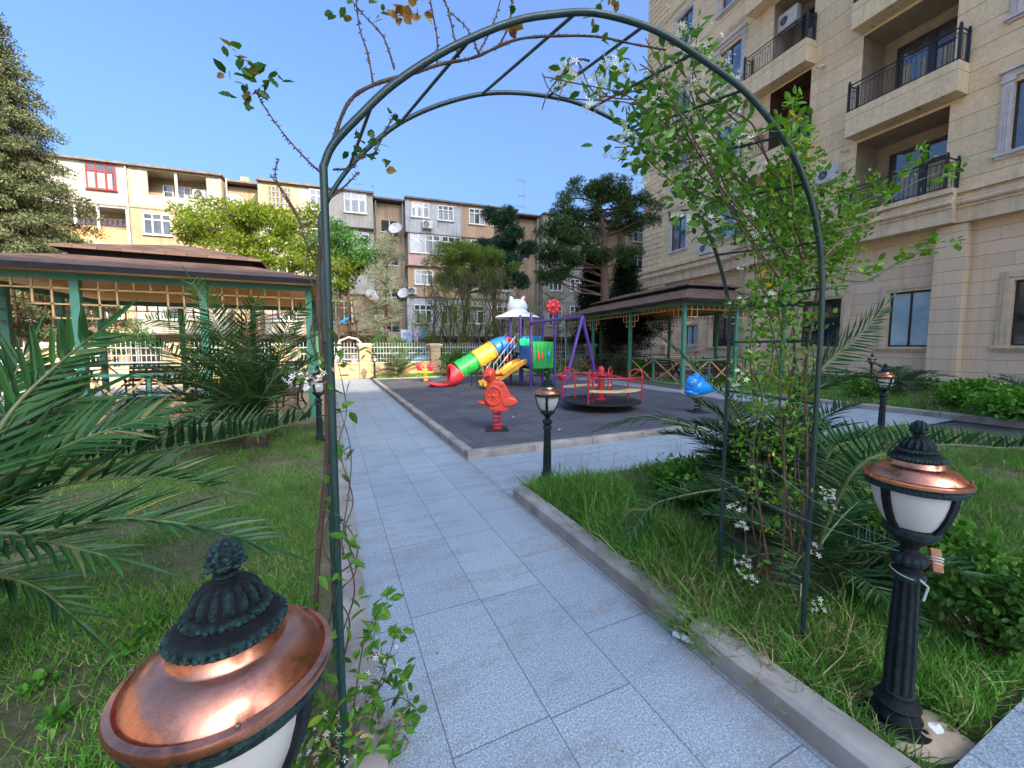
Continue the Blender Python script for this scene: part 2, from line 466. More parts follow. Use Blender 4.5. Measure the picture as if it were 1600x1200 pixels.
def rubber():
    m, nt, P = newmat('rubber_tiles')
    v = coords(nt)
    sp = N(nt, 'ShaderNodeSeparateXYZ'); nt.links.new(v, sp.inputs[0])
    X = mth(nt, 'DIVIDE', mth(nt, 'ADD', sp.outputs[0], 40.2), .52); Yv = mth(nt, 'DIVIDE', mth(nt, 'ADD', sp.outputs[1], 40.35), .52)
    wob = mth(nt, 'MULTIPLY', noise(nt, v, 6, 2), .02)
    fx = mth(nt, 'FRACT', mth(nt, 'ADD', X, wob)); fy = mth(nt, 'FRACT', mth(nt, 'ADD', Yv, wob))
    j = mth(nt, 'MAXIMUM', mth(nt, 'LESS_THAN', fx, .03), mth(nt, 'LESS_THAN', fy, .03))
    cell = mth(nt, 'ADD', mth(nt, 'MULTIPLY', mth(nt, 'FLOOR', X), 13.7), mth(nt, 'FLOOR', Yv))
    cw = N(nt, 'ShaderNodeTexWhiteNoise', noise_dimensions='1D'); nt.links.new(cell, cw.inputs['W'])
    base = ramp(nt, noise(nt, v, 60, 5, .8), [(.35, (.045, .047, .053)), (.7, (.11, .113, .122))])
    base = mix(nt, 1.0, base, ramp(nt, cw.outputs[0], [(0, (.75, .75, .78)), (.6, (1.05, 1.05, 1.1)), (.86, (1.2, 1.2, 1.25)), (1, (1.35, 1.0, .98))]), 'MULTIPLY')
    dust = ramp(nt, noise(nt, v, 1.3, 7, .75), [(.45, (0, 0, 0)), (.75, (.42, .42, .42))])
    base = mix(nt, dust, base, (.155, .165, .175))
    red = ramp(nt, noise(nt, v, .8, 5), [(.58, (0, 0, 0)), (.75, (.22, .22, .22))])
    base = mix(nt, red, base, (.1, .06, .055))
    nt.links.new(mix(nt, mth(nt, 'MULTIPLY', j, .7), base, (.012, .012, .013)), P.inputs['Base Color'])
    P.inputs['Roughness'].default_value = .75
    bump(nt, P, mth(nt, 'SUBTRACT', mth(nt, 'MULTIPLY', noise(nt, v, 90, 3), .3), j), .5, .006)
    return m
def earth(name, c, c2, c3):
    m, nt, P = newmat(name); v = coords(nt)
    a = ramp(nt, noise(nt, v, 2.2, 8, .7), [(.38, c), (.55, c2), (.7, c3)])
    a = mix(nt, 1.0, a, ramp(nt, noise(nt, v, 45, 5, .8), [(.3, (.5, .5, .5)), (.7, (1.4, 1.4, 1.4))]), 'MULTIPLY')
    nt.links.new(a, P.inputs['Base Color']); P.inputs['Roughness'].default_value = .95
    bump(nt, P, noise(nt, v, 28, 6, .7), .8, .03)
    return m
M['granite'] = granite(); M['rubber'] = rubber()
M['soil'] = earth('lawn_soil', (.07, .08, .025), (.13, .115, .055), (.27, .2, .12))
M['asphalt'] = plain('asphalt', (.07, .068, .065), (.05, .05, .05), 3, .9, bmp=.4, bscale=90)
M['kerb'] = plain('kerb_concrete', (.36, .33, .29), (.2, .18, .155), 3.2, .85, bmp=.5, bscale=120, bdist=.003)
M['wood_floor'] = plain('varnished_floor', (.3, .2, .12), (.2, .13, .08), 3, .3)

sheet('ground', -180, -120, 220, 260, -.03, M['asphalt'])
M['pale_yard'] = plain('pale_yard_paving', (.5, .45, .37), (.43, .38, .3), .4, .9)
sheet('bounce_paving', -90, -58, -26.01, 19, -.012, M['pale_yard'])  # pale ground sheets added out of view to bounce sunlight onto the facade
sheet('bounce_paving.002', -26, -4, -8.21, 13.89, -.012, M['pale_yard'])
sheet('bounce_paving.001', -26, -58, 60, -4.01, -.012, M['pale_yard'])
sheet('lane', -60, 21.2, 60, 31, -.01, M['pale_yard'])
sheet('main_path', .14, -4, 1.6, 19.3, 0, M['granite'])
sheet('cross_path', 1.604, 3.484, 11.5, 4.9, .0, M['granite'])
sheet('gazebo_path', 9.55, 4.9, 11.5, 20.0, .0, M['granite'])
sheet('near_paving', 1.745, -4, 9.6, .498, .085, M['granite'], .1)
sheet('back_paving', -26, 13.9, .14, 19.3, -.004, M['granite'])
sheet('building_paving', 21.3, -16, 24.6, 26, .02, M['kerb'], .05)
sheet('playground_surface', 1.7, 5.0, 9.45, 17.7, .065, M['rubber'], .08)
sheet('lawn_ground', -8.2, -4, 0.0, 8.35, .04, M['soil'], .06)
sheet('lawn_ground.001', 1.73, .5, 9.8, 3.62, .035, M['soil'], .05)
sheet('lawn_ground.002', 11.62, -16, 21.3, 12.5, .06, M['soil'], .08)
sheet('lawn_ground.003', 1.7, 17.93, 24, 20.3, .05, M['soil'], .07)
def kerb(name, pts, h, wd, breaks=1.0, seed=0):
    b = MB(); r = random.Random(seed)
    for a, c in zip(pts[:-1], pts[1:]):
        a = Vector(a); c = Vector(c); L = (c - a).length; n = max(1, round(L / breaks)); d = (c - a) / n
        sd = Vector((-d.y, d.x)).normalized() * wd
        for i in range(n):
            p = a + d * i + d.normalized() * .003; q = a + d * (i + 1) - d.normalized() * .003
            hh = h + r.uniform(-.004, .004); o = r.uniform(-.003, .003)
            s2 = sd.normalized() * o
            p1, q1, p2, q2 = p + s2, q + s2, p + s2 + sd, q + s2 + sd
            e = sd * .16
            b.add([(p1.x, p1.y, -.02), (q1.x, q1.y, -.02), (q1.x, q1.y, hh * .84), (p1.x, p1.y, hh * .84), ((p1 + e).x, (p1 + e).y, hh), ((q1 + e).x, (q1 + e).y, hh), (q2.x, q2.y, hh), (p2.x, p2.y, hh), (q2.x, q2.y, -.02), (p2.x, p2.y, -.02)],
                  [(0, 1, 2, 3), (3, 2, 5, 4), (4, 5, 6, 7), (7, 6, 8, 9), (0, 3, 4, 7, 9), (1, 8, 6, 5, 2)])
    o = b.build(name, M['kerb'], bevel=.004); o['kind'] = 'structure'; return o
kerb('playground_kerb', [(9.58, 4.9), (1.6, 4.9), (1.6, 17.85), (9.58, 17.85)][::-1], .105, .12)
kerb('playground_kerb.001', [(9.45, 17.8), (9.45, 5.0)][::-1], .10, -.12)
kerb('lawn_kerb', [(1.6, 3.48), (1.6, 1.40)][::-1], .105, -.13, 1.0, 3)
kerb('lawn_kerb.001', [(1.6, 1.36), (1.6, -4)][::-1], .105, -.14, 1.1, 4)
kerb('path_kerb', [(.0, -4), (.0, 13.9)], .055, -.14, 1.0, 5)
kerb('far_lawn_kerb', [(11.5, 12.6), (11.5, -16)][::-1], .12, -.12, 1.0, 6)
kerb('fence_lawn_kerb', [(24, 17.93), (1.7, 17.93)][::-1], .09, -.1, 1.0, 7)

# ================================================================== NEW STONE APARTMENT BUILDING (right)
M['stone_up'] = stone('rough_stone', (.84, .67, .43), (.74, .58, .35), .825, .022, 0, .55, 5)
M['stone_lo'] = stone('smooth_stone', (.78, .6, .4), (.7, .52, .33), .515, .016, 1.6, .12, 3, .1)
M['trim_stone'] = plain('trim_stone', (.8, .62, .4), (.66, .5, .31), 2.5, .8, bmp=.15, bscale=20)
M['white_trim'] = plain('white_trim', (.62, .58, .54), (.5, .46, .42), 3, .7)
M['brown_frame'] = plain('brown_frame', (.045, .025, .02), None, 6, .4)
M['glass'] = glassy('window_glass', (.05, .06, .075), .05, (.02, .022, .028))
M['glass_blue'] = glassy('window_glass_blue', (.14, .19, .27), .05, (.05, .07, .1))
M['curtain'] = plain('curtain', (.5, .42, .3), (.38, .3, .2), 4, .9)
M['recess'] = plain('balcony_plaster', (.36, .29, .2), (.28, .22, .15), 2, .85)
M['brick_in'] = stone('dark_brick', (.13, .07, .05), (.09, .05, .035), .09, .012, .25, .3, 20)
FO = G(1452, 594)
_d = ray(570, 540); _d.z = 0; _d.normalize()
FROT = math.atan2(_d.y, _d.x)
nb = thing('apartment_building', 'tall beige stone apartment building with recessed balconies and a classical cornice', 'building', FO, FROT)
def wall_holes(b, u0, u1, z0, z1, holes, y=0.0):
    us = sorted({u0, u1} | {h[0] for h in holes} | {h[1] for h in holes})
    zs = sorted({z0, z1} | {h[2] for h in holes} | {h[3] for h in holes})
    us = [u for u in us if u0 <= u <= u1]; zs = [z for z in zs if z0 <= z <= z1]
    for a, c in zip(us[:-1], us[1:]):
        for e, f in zip(zs[:-1], zs[1:]):
            mu, mz = (a + c) / 2, (e + f) / 2
            if any(h[0] < mu < h[1] and h[2] < mz < h[3] for h in holes): continue
            b.add([(a, y, e), (c, y, e), (c, y, f), (a, y, f)], [(1, 0, 3, 2)])
def reveal(b, h, d, y=0.0):
    u0, u1, z0, z1 = h
    b.add([(u0, y, z0), (u1, y, z0), (u1, y, z1), (u0, y, z1), (u0, y - d, z0), (u1, y - d, z0), (u1, y - d, z1), (u0, y - d, z1)],
          [(0, 1, 5, 4), (1, 2, 6, 5), (2, 3, 7, 6), (3, 0, 4, 7)])
FH = 4.95
U0, U1, ZT = -26.0, 19.25, 42.0
hA = [(5.78, 8.1, 7.8 + FH * k - (.0 if k else 0), 11.45 + FH * k) for k in range(7)]
hB = [(.05, 3.38, 7.8 + FH * k, 11.42 + FH * k) for k in range(7)]
hD = [(-9.6, -6.2, 7.8 + FH * k, 11.42 + FH * k) for k in range(7)]
wW = [(14.42, 16.03, 8.92 + FH * k, 11.28 + FH * k) for k in range(7)]
wV = [(10.2, 11.9, 8.8 + FH * k, 11.15 + FH * k) for k in range(7)]
wC = [(-3.6, -1.72, 8.82 + FH * k, 11.3 + FH * k) for k in range(7)]
wE = [(-14, -12, 8.82 + FH * k, 11.3 + FH * k) for k in range(7)]
up = MB(); wall_holes(up, U0, U1, 7.0, ZT, hA + hB + hD + wW + wV + wC + wE)
for h in wW + wV + wC + wE: reveal(up, h, .22)
up.add([(U1, 0, 7), (U1, -15, 7), (U1, -15, ZT), (U1, 0, ZT)], [(1, 0, 3, 2)])
up.add([(U0, 0, 7), (U0, -15, 7), (U0, -15, ZT), (U0, 0, ZT)], [(0, 1, 2, 3)])
up.add([(U0, 0, ZT), (U1, 0, ZT), (U1, -15, ZT), (U0, -15, ZT)], [(0, 1, 2, 3)])
up.add([(U0, -15, 0), (U1, -15, 0), (U1, -15, ZT), (U0, -15, ZT)], [(0, 1, 2, 3)])
up.build('upper_wall', M['stone_up'], nb)
gW = [(.12, 1.62, 1.45, 3.93), (-4.2, -2.18, 1.5, 3.95), (13.0, 14.15, 1.2, 3.0), (3.6, 5.6, 1.45, 3.93), (9.9, 11.7, 1.45, 3.93), (-9.5, -7.2, 1.5, 3.95), (-14.5, -12, 1.5, 3.95)]
lo = MB(); wall_holes(lo, U0, U1, -.1, 7.0, gW)
for h in gW: reveal(lo, h, .25)
lo.add([(U1, 0, -.1), (U1, -15, -.1), (U1, -15, 7), (U1, 0, 7)], [(1, 0, 3, 2)])
lo.build('lower_wall', M['stone_lo'], nb)
for u in (-.95, 7.95, 16.1, -6.1, -11.2):
    p = MB(); p.bb((u, .001, 0), (u + (.95 if u < 16 else 1.9), .42, 6.4)); p.build('pilaster', M['stone_lo'], nb, bevel=.01)
# cornice: stepped mouldings, stepping out round the first balcony
def cornice(b, u0, u1, o):
    for z0, z1, y in ((6.42, 6.98, .5), (6.98, 7.08, .56), (7.3, 7.42, .62), (7.42, 7.56, .52), (7.56, 7.76, .68)):
        b.bb((u0, -.05, z0 + .002), (u1, y + o, z1))
    b.tube([(u0, .58 + o, 7.19), (u1, .58 + o, 7.19)], .11, 10)
    b.bb((u0, -.05, 7.08), (u1, .52 + o, 7.3))
cm = MB(); cornice(cm, U0, -10.1, 0); cornice(cm, -5.7, -.65, 0); cornice(cm, 3.6, 5.5, 0); cornice(cm, 9.5, U1 + .02, 0)
cornice(cm, -.64, 3.59, .35); cornice(cm, 5.51, 9.49, .35); cornice(cm, -10.09, -5.71, .35)
cm.build('cornice', M['trim_stone'], nb, smooth=True)
# corner quoins, two toothed columns of blocks
q = MB()
for k in range(42):
    z = 7.9 + k * .825
    if z > ZT - 1: break
    q.bb((U1 - 1.15, -.02, z + .02), (U1 + .09, .1, z + .395)); q.bb((U1 - .72, -.02, z + .43), (U1 + .09, .1, z + .81))
    q.bb((U1 - 2.3, -.02, z + .02), (U1 - 1.18, .07, z + .395)); q.bb((U1 - 1.95, -.02, z + .43), (U1 - .75, .07, z + .81))
q.build('quoin', M['stone_up'], nb, bevel=.02)
def nb_window(h, style, glass, curtain=False):
    u0, u1, z0, z1 = h
    f = MB(); y = -.16; t = .07; um = (u0 + u1) / 2
    for a, c in (((u0, y - .03, z0), (u0 + t, y + .04, z1)), ((u1 - t, y - .03, z0), (u1, y + .04, z1)), ((u0 + t, y - .03, z0), (u1 - t, y + .04, z0 + t)), ((u0 + t, y - .03, z1 - t), (u1 - t, y + .04, z1)), ((um - t / 2, y - .03, z0 + t), (um + t / 2, y + .05, z1 - t))):
        f.bb(a, c)
    fo = f.build('window', M['brown_frame'], nb)
    g = MB(); g.bb((u0 + t, y - .02, z0 + t), (um - t / 2, y, z1 - t)); g.bb((um + t / 2, y - .02, z0 + t), (u1 - t, y + .004, z1 - t)); g.build('pane', glass, fo)
    s = MB(); w_ = .3
    if style == 'classic':
        for a in (u0 - w_, u1):
            s.bb((a, .002, z0 - .02), (a + w_, .09, z1 + .05))
            for i in range(3): s.bb((a + .05 + i * .075, .09, z0 + .02), (a + .09 + i * .075, .115, z1 - .1))
            s.bb((a - .04, .002, z1 + .05), (a + w_ + .04, .14, z1 + .2))
        s.bb((u0 - w_, .002, z1 + .2), (u1 + w_, .1, z1 + .42)); s.bb((u0 - w_ - .1, .002, z1 + .42), (u1 + w_ + .1, .22, z1 + .52))
        s.bb((u0 - w_ - .12, .002, z0 - .14), (u1 + w_ + .12, .2, z0 - .02)); s.bb((u0 - w_ - .04, .002, z0 - .24), (u1 + w_ + .04, .1, z0 - .14))
        s.build('window_surround', M['white_trim'], nb, bevel=.008)
    elif style == 'light':
        for a in (u0 - .17, u1): s.bb((a, .002, z0), (a + .17, .07, z1 + .17))
        s.bb((u0, .002, z1), (u1, .07, z1 + .17)); s.bb((u0 - .25, .002, z0 - .14), (u1 + .25, .13, z0))
        s.bb((u0 - .22, .002, z1 + .17), (u1 + .22, .11, z1 + .26))
        s.build('window_surround', M['white_trim'], nb, bevel=.008)
    else:
        for k, (o, y2) in enumerate(((.0, .05), (.12, .09), (.24, .06))):
            a = o; c = o + .119
            s.bb((u0 - c, .002, z0), (u0 - a, y2, z1 + c)); s.bb((u1 + a, .002, z0), (u1 + c, y2, z1 + c)); s.bb((u0 - a, .002, z1 + a), (u1 + a, y2, z1 + c))
        s.bb((u0 - .42, .002, z0 - .12), (u1 + .42, .16, z0)); s.bb((u0 - .36, .002, z0 - .22), (u1 + .36, .09, z0 - .12))
        s.build('window_surround', M['trim_stone'], nb, bevel=.008)
for h in wW[:5]: nb_window(h, 'light', M['glass_blue'])
for h in wV[:5] + wC[:5] + wE[:2]: nb_window(h, 'classic', M['glass_blue'] if h[0] > 5 else M['glass'])
M['glass_teal'] = glassy('shop_glass', (.42, .62, .66), .25, (.28, .46, .52))
for i, h in enumerate(gW[:5]): nb_window(h, 'stone', M['glass_teal'] if i in (0, 2) else M['glass'])
# window bands between the light windows (long shallow mouldings)
for k in range(4):
    ml = MB(); ml.bb((9.6, .001, 12.05 + FH * k), (18, .05, 12.15 + FH * k)); ml.bb((9.6, .001, 12.152 + FH * k), (18, .08, 12.3 + FH * k)); ml.build('moulding', M['trim_stone'], nb)
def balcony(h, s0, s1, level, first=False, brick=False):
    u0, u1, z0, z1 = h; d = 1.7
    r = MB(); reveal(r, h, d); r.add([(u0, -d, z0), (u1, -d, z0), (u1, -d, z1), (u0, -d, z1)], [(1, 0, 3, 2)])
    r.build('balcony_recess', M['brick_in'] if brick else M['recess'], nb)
    if not first:
        s = MB(); s.bb((s0, .002, z0 - 1.18), (s1, .8, z0 - .02)); s.build('balcony_slab', M['stone_up'], nb, bevel=.01)
    # door and window at the back of the recess
    f = MB(); a, c = u0 + .25, u1 - .55; y = -d + .03; t = .1; zt = z1 - .55; m_ = a + (c - a) * .48
    for p, q_ in (((a, y, z0 + .05), (a + t, y + .08, zt)), ((c - t, y, z0 + .05), (c, y + .08, zt)), ((a + t, y, zt - t), (c - t, y + .08, zt)), ((m_ - .14, y, z0 + .05), (m_ + .14, y + .09, zt - t)), ((a + t, y, z0 + .05), (c - t, y + .08, z0 + .3)), ((a + t, y, zt - .95), (m_ - .14, y + .07, zt - .83))):
        f.bb(p, q_)
    fo = f.build('balcony_door', M['brown_frame'], nb)
    g = MB(); g.bb((a + t, y, z0 + .3), (m_ - .14, y + .03, zt - t)); g.bb((m_ + .14, y, z0 + .3), (c - t, y + .034, zt - t)); g.build('pane', M['glass'], fo)
    cu = MB()
    x = a + t + .02
    while x < c - t - .1:
        if random.random() < .6 and not (m_ - .25 < x < m_ + .15): cu.bb((x, y + .036, z0 + .32), (x + .09, y + .042, zt - t - .9))
        x += .12
    if cu.v: cu.build('curtain', M['curtain'], fo)
    # railing: two rails, thin balusters, heavier end posts, little returns
    b = MB(); rz = 1.22; yo = (.72 if not first else .9)
    for zz, rr in ((z0 + rz, .035), (z0 + rz - .17, .02), (z0 + .06, .022)):
        b.tube([(s1 - .06, .0, zz), (s1 - .06, yo, zz), (s0 + .06, yo, zz), (s0 + .06, .0, zz)], rr, 6)
    n = int((s1 - s0) / .17)
    for i in range(n + 1):
        u = s0 + .06 + (s1 - s0 - .12) * i / n
        b.tube([(u, yo, z0), (u, yo, z0 + rz - .15)], .011, 5)
        if i % 3 == 1: b.ball((u, yo, z0 + .6), (.03, .03, .06), 6, 4)
        if i % 3 == 0 and i < n:
            u2 = u + .085
            b.tube([(u2 + .05 * math.cos(t_), yo, z0 + rz - .3 + .07 * math.sin(t_)) for t_ in np.linspace(0, 2 * PI, 9)], .008, 4, cap=False)
    for u in (s0 + .06, s1 - .06):
        for yy in (yo, .1):
            b.bb((u - .045, yy - .045, z0 - .02), (u + .045, yy + .045, z0 + rz + .1)); b.ball((u, yy, z0 + rz + .15), .05, 8, 6)
        for yy in (.3, .5): b.tube([(u, yy, z0), (u, yy, z0 + rz - .15)], .011, 5)
    b.build('balcony_railing', M['iron'], nb, smooth=True)
for k in range(5):
    balcony(hB[k], -.45, 3.5, k, k == 0)
    balcony(hA[k], 5.6, 9.4, k, k == 0, brick=(k == 1))
for k in range(2): balcony(hD[k], -10, -5.8, k, k == 0)
# unseen blocks added for the light: shade from behind the viewer, bounce from far left
M['plaster'] = plain('unseen_block_plaster', (.46, .4, .3), (.38, .33, .25), 1.5, .85)
def block_house(name, label, a, c, storeys, zt):
    o = thing(name, label, 'building', ((a[0] + c[0]) / 2, c[1], 0))
    w_, d_ = c[0] - a[0], c[1] - a[1]
    b = MB(); b.bb((-w_ / 2, -d_, -.05), (w_ / 2, 0, zt)); b.build('wall', M['plaster'], o)
    f = MB(); g = MB(); n = int(w_ / 3.2)
    for s in range(storeys):
        z = 1.1 + s * zt / storeys
        for i in range(n):
            x = -w_ / 2 + (i + .5) * w_ / n
            f.bb((x - .8, .0, z), (x + .8, .06, z + 1.5)); g.bb((x - .7, .06, z + .1), (x - .04, .075, z + 1.4)); g.bb((x + .04, .06, z + .1), (x + .7, .075, z + 1.4))
    f.build('window_frames', M['white_paint'], o); g.build('panes', M['glass'], o)
    r = MB(); r.bb((-w_ / 2 - .4, -d_ - .4, zt), (w_ / 2 + .4, .4, zt + .35)); r.build('roof', M['kerb'], o)
    return o
BH = 47.9
block_house('light_shaping_block', 'unseen slab block added far behind the viewer to cast shade', (9.5, -68), (31.98, -60.0), 15, BH)
block_house('shade_caster_tower', 'unseen tall tower added far behind the viewer to cast shade', (32.0, -66), (49, -60.0), 24, 76)
sb2 = block_house('light_shaping_block', 'unseen long cream block added far to the left to bounce sunlight', (-75, -31), (0, -25), 6, 19)
sb2.rotation_euler = (0, 0, -PI / 2); sb2.location = (-48, 0, 0)
# ================================================================== OLD APARTMENT BLOCK across the back
M['tan_wall'] = plain('tan_wall', (.4, .3, .19), (.3, .21, .13), .7, .9, bmp=.3, bscale=6)
M['cream_wall'] = plain('cream_wall', (.42, .34, .22), (.33, .26, .16), 1.1, .85, bmp=.2, bscale=8)
M['white_wall'] = plain('whitewashed_wall', (.4, .37, .31), (.27, .24, .195), 1.3, .85, bmp=.3, bscale=8, lo=.45, hi=.75)
M['grey_wall'] = plain('grey_wall', (.47, .46, .45), (.3, .28, .26), 1.4, .85, bmp=.3, bscale=8, lo=.42, hi=.75)
M['yellow_wall'] = plain('yellow_wall', (.4, .31, .18), (.31, .23, .13), 1.0, .85)
M['pink_wall'] = plain('pink_wall', (.62, .38, .33), (.52, .31, .27), 1.5, .85)
M['slats'] = planks('slatted_cladding', (.58, .42, .26), (.4, .26, .15), .3, 0, .7, .55)
M['orange_wood'] = planks('orange_planks', (.52, .2, .06), (.6, .38, .18), .14, 0, .6, .5)
M['old_roof'] = plain('corrugated_roof', (.2, .16, .13), (.12, .09, .07), 3, .8)
M['red_frame'] = plain('red_frame', (.3, .035, .02), (.22, .02, .015), 6, .5)
M['net'] = plain('net_curtain', (.34, .36, .34), (.24, .27, .26), 3, .9)
BO = D(650, 540, 31.5); BO.z = 0
_a = R(71) + YAW
BROT = math.atan2(math.cos(_a), math.sin(_a))
ob = thing('apartment_block', 'long weathered five storey apartment block with patched bay windows and loggias', 'building', BO, BROT)
ZR = 12.85
body = MB(); body.bb((-40, 1.3, -.1), (40, 12, ZR - .25)); body.build('wall', M['tan_wall'], ob)
rf = MB()
def roofpiece(s0, s1, y):
    rf.add([(s0, y - .25, ZR - .12), (s1, y - .25, ZR - .12), (s1, 13, ZR + .35), (s0, 13, ZR + .35), (s0, y - .25, ZR), (s1, y - .25, ZR), (s1, 13, ZR + .5), (s0, 13, ZR + .5)],
           [(0, 1, 5, 4), (4, 5, 6, 7), (0, 3, 2, 1), (1, 2, 6, 5), (0, 4, 7, 3)])
def ob_window(s0, s1, z0, z1, y, nx, frame='white_paint', transom=.3, deep=.0, curt=.3):
    t = .075; f = MB(); g = MB()
    f.bb((s0, y - .07, z0), (s0 + t, y + .04, z1)); f.bb((s1 - t, y - .07, z0), (s1, y + .04, z1))
    f.bb((s0 + t, y - .07, z0), (s1 - t, y + .04, z0 + t)); f.bb((s0 + t, y - .07, z1 - t), (s1 - t, y + .04, z1))
    zt = z1 - (z1 - z0) * transom
    if transom: f.bb((s0 + t, y - .06, zt - t / 2), (s1 - t, y + .04, zt + t / 2))
    for i in range(1, nx):
        u = s0 + (s1 - s0) * i / nx; f.bb((u - t / 2, y - .065, z0 + t), (u + t / 2, y + .04, z1 - t))
    f.bb((s0 - .05, y - .14, z0 - .05), (s1 + .05, y, z0))
    fo = f.build('window', M[frame], ob)
    g.bb((s0 + t, y - .03, z0 + t), (s1 - t, y + .03, z1 - t)); g.build('pane', M['glass_old'], fo)
    c = MB()
    for i in range(nx):
        if random.random() < curt:
            a = s0 + (s1 - s0) * (i + .12) / nx; e = s0 + (s1 - s0) * (i + random.uniform(.5, .88)) / nx
            c.bb((a, y - .034, z0 + t + .02), (e, y - .031, zt - .1))
    if c.v: c.build('curtain', M['net'], fo)
M['glass_old'] = glassy('old_glass', (.055, .06, .065), .12, (.02, .022, .025))
def bay(s0, s1, z0, z1, mat, name='bay', y0=0.0, y1=1.31):
    b = MB(); b.bb((s0, y0, z0), (s1, y1, z1)); return b.build(name, M[mat], ob)
def loggia(s0, s1, z0, z1, par, wmat, pmat, posts=()):
    b = MB()
    b.bb((s0, 0, z0), (s1, 1.31, z0 + .15)); b.bb((s0, 0, z0 + .15), (s0 + .12, 1.31, z1)); b.bb((s1 - .12, 0, z0 + .15), (s1, 1.31, z1)); b.bb((s0, .0, z1 - .12), (s1, 1.31, z1 + .0))
    b.build('loggia', M[wmat], ob)
    p = MB(); p.bb((s0 + .121, .0, z0 + .151), (s1 - .121, .1, z0 + par)); p.build('parapet', M[pmat], ob)
    q = MB()
    for u in posts: q.bb((u - .06, .01, z0 + par), (u + .06, .09, z1 - .12))
    if q.v: q.build('loggia_post', M['white_paint'], ob)
# (s0, s1) bays and per-floor treatment; floors: 4 = top
F4, F3, F2, F1 = (10.25, ZR - .13), (7.75, 10.2), (5.35, 7.7), (2.3, 5.3)
# bay 1, far left: white, red window, timber loggia
bay(-24, -17.6, F4[0], F4[1], 'white_wall'); ob_window(-19.5, -18.05, 11.1, 12.68, 0, 3, 'red_frame', .3, curt=1); ob_window(-23.5, -21.6, 11.1, 12.6, 0, 3, 'red_frame', .3, curt=1)
loggia(-24, -17.6, F3[0], F3[1], 1.0, 'white_wall', 'orange_wood', (-22, -20.2, -19.1))
bay(-24, -17.6, F2[0], F2[1], 'white_wall'); ob_window(-20.6, -18.2, 6.2, 7.4, 0, 3)
bay(-24, -17.6, F1[0], F1[1], 'cream_wall'); ob_window(-20.6, -18.2, 3.2, 4.8, 0, 3)
# bay 2: open loggia on top, yellow wall below
loggia(-17.5, -12.5, F4[0], F4[1], .85, 'cream_wall', 'white_wall', (-15.0,))
b_ = MB(); b_.bb((-17.38, .02, 10.4), (-16.5, .11, F4[1] - .13)); b_.build('loggia_screen', M['white_wall'], ob)
b_ = MB(); b_.bb((-13.35, .02, 10.4), (-12.62, .11, F4[1] - .13)); b_.build('loggia_screen', M['white_wall'], ob)
ob_window(-16.2, -15.6, 10.45, 12.2, 1.28, 1, 'white_paint', .25); ob_window(-15.4, -14.6, 11.2, 12.2, 1.28, 2, 'white_paint', 0); ob_window(-14.2, -13.3, 11.2, 12.15, 1.28, 2, 'white_paint', 0)
bay(-17.5, -12.5, F3[0], F3[1], 'yellow_wall'); ob_window(-16.85, -15.35, 8.6, 9.95, 0, 3, 'white_paint', .3)
bay(-17.5, -12.5, F2[0], F2[1], 'cream_wall'); ob_window(-16.5, -14.4, 6.1, 7.4, 0, 3)
bay(-17.5, -12.5, F1[0], F1[1], 'white_wall'); ob_window(-16.5, -14.4, 3.2, 4.8, 0, 3)
# bays 3 and 4
M['grid'] = plain('yellow_grid', (.42, .3, .12), None, 4, .7)
bay(-10.4, -7.9, F4[0], F4[1], 'cream_wall'); ob_window(-9.8, -8.35, 11.0, 12.5, 0, 6, 'grid', .5)
g_ = MB()
for i in range(1, 4): g_.bb((-9.78, -.08, 11.0 + i * .375 - .035), (-8.37, -.05, 11.0 + i * .375 + .035))
g_.build('window_bars', M['grid'], ob)
for z_, m_ in ((F3, 'white_wall'), (F2, 'cream_wall'), (F1, 'white_wall')):
    bay(-10.4, -7.9, z_[0], z_[1], m_); ob_window(-9.9, -8.3, z_[0] + .95, z_[1] - .25, 0, 3)
bay(-7.89, -2.95, F4[0], F4[1], 'white_wall'); ob_window(-4.95, -3.4, 11.25, 12.72, 0, 3, 'white_paint', .35, curt=.9); ob_window(-7.2, -6.3, 11.2, 12.6, 0, 2)
bay(-7.89, -2.95, F3[0], F3[1], 'white_wall', y0=.35); ob_window(-4.4, -3.3, 8.7, 10.0, .35, 3); ob_window(-7.2, -5.9, 8.7, 10.0, .35, 3)
bay(-7.89, -2.95, F2[0], F2[1], 'white_wall', y0=.1); ob_window(-6.9, -4.6, 6.2, 7.5, .1, 4)
bay(-7.89, -2.95, F1[0], F1[1], 'cream_wall', y0=.1); ob_window(-6.9, -4.6, 3.2, 4.8, .1, 4)
# recess with stair openings
def opening(s0, s1, z0, z1, y=1.28):
    b = MB(); b.bb((s0, y - .02, z0), (s1, y + .1, z1)); o = b.build('stair_opening', M['room_dark'], ob)
    f = MB(); f.bb((s0 - .07, y - .05, z0 - .07), (s1 + .07, y, z0)); f.bb(((s0 + s1) / 2 - .03, y - .04, z0), ((s0 + s1) / 2 + .03, y, z1)); f.build('opening_frame', M['grey_metal'], o)
for z_ in (10.45, 7.9, 5.2, 2.6): opening(-2.35, -1.15, z_, z_ + .85)
for z_ in (9.2, 6.6, 3.9): opening(9.2, 10.1, z_, z_ + .85)
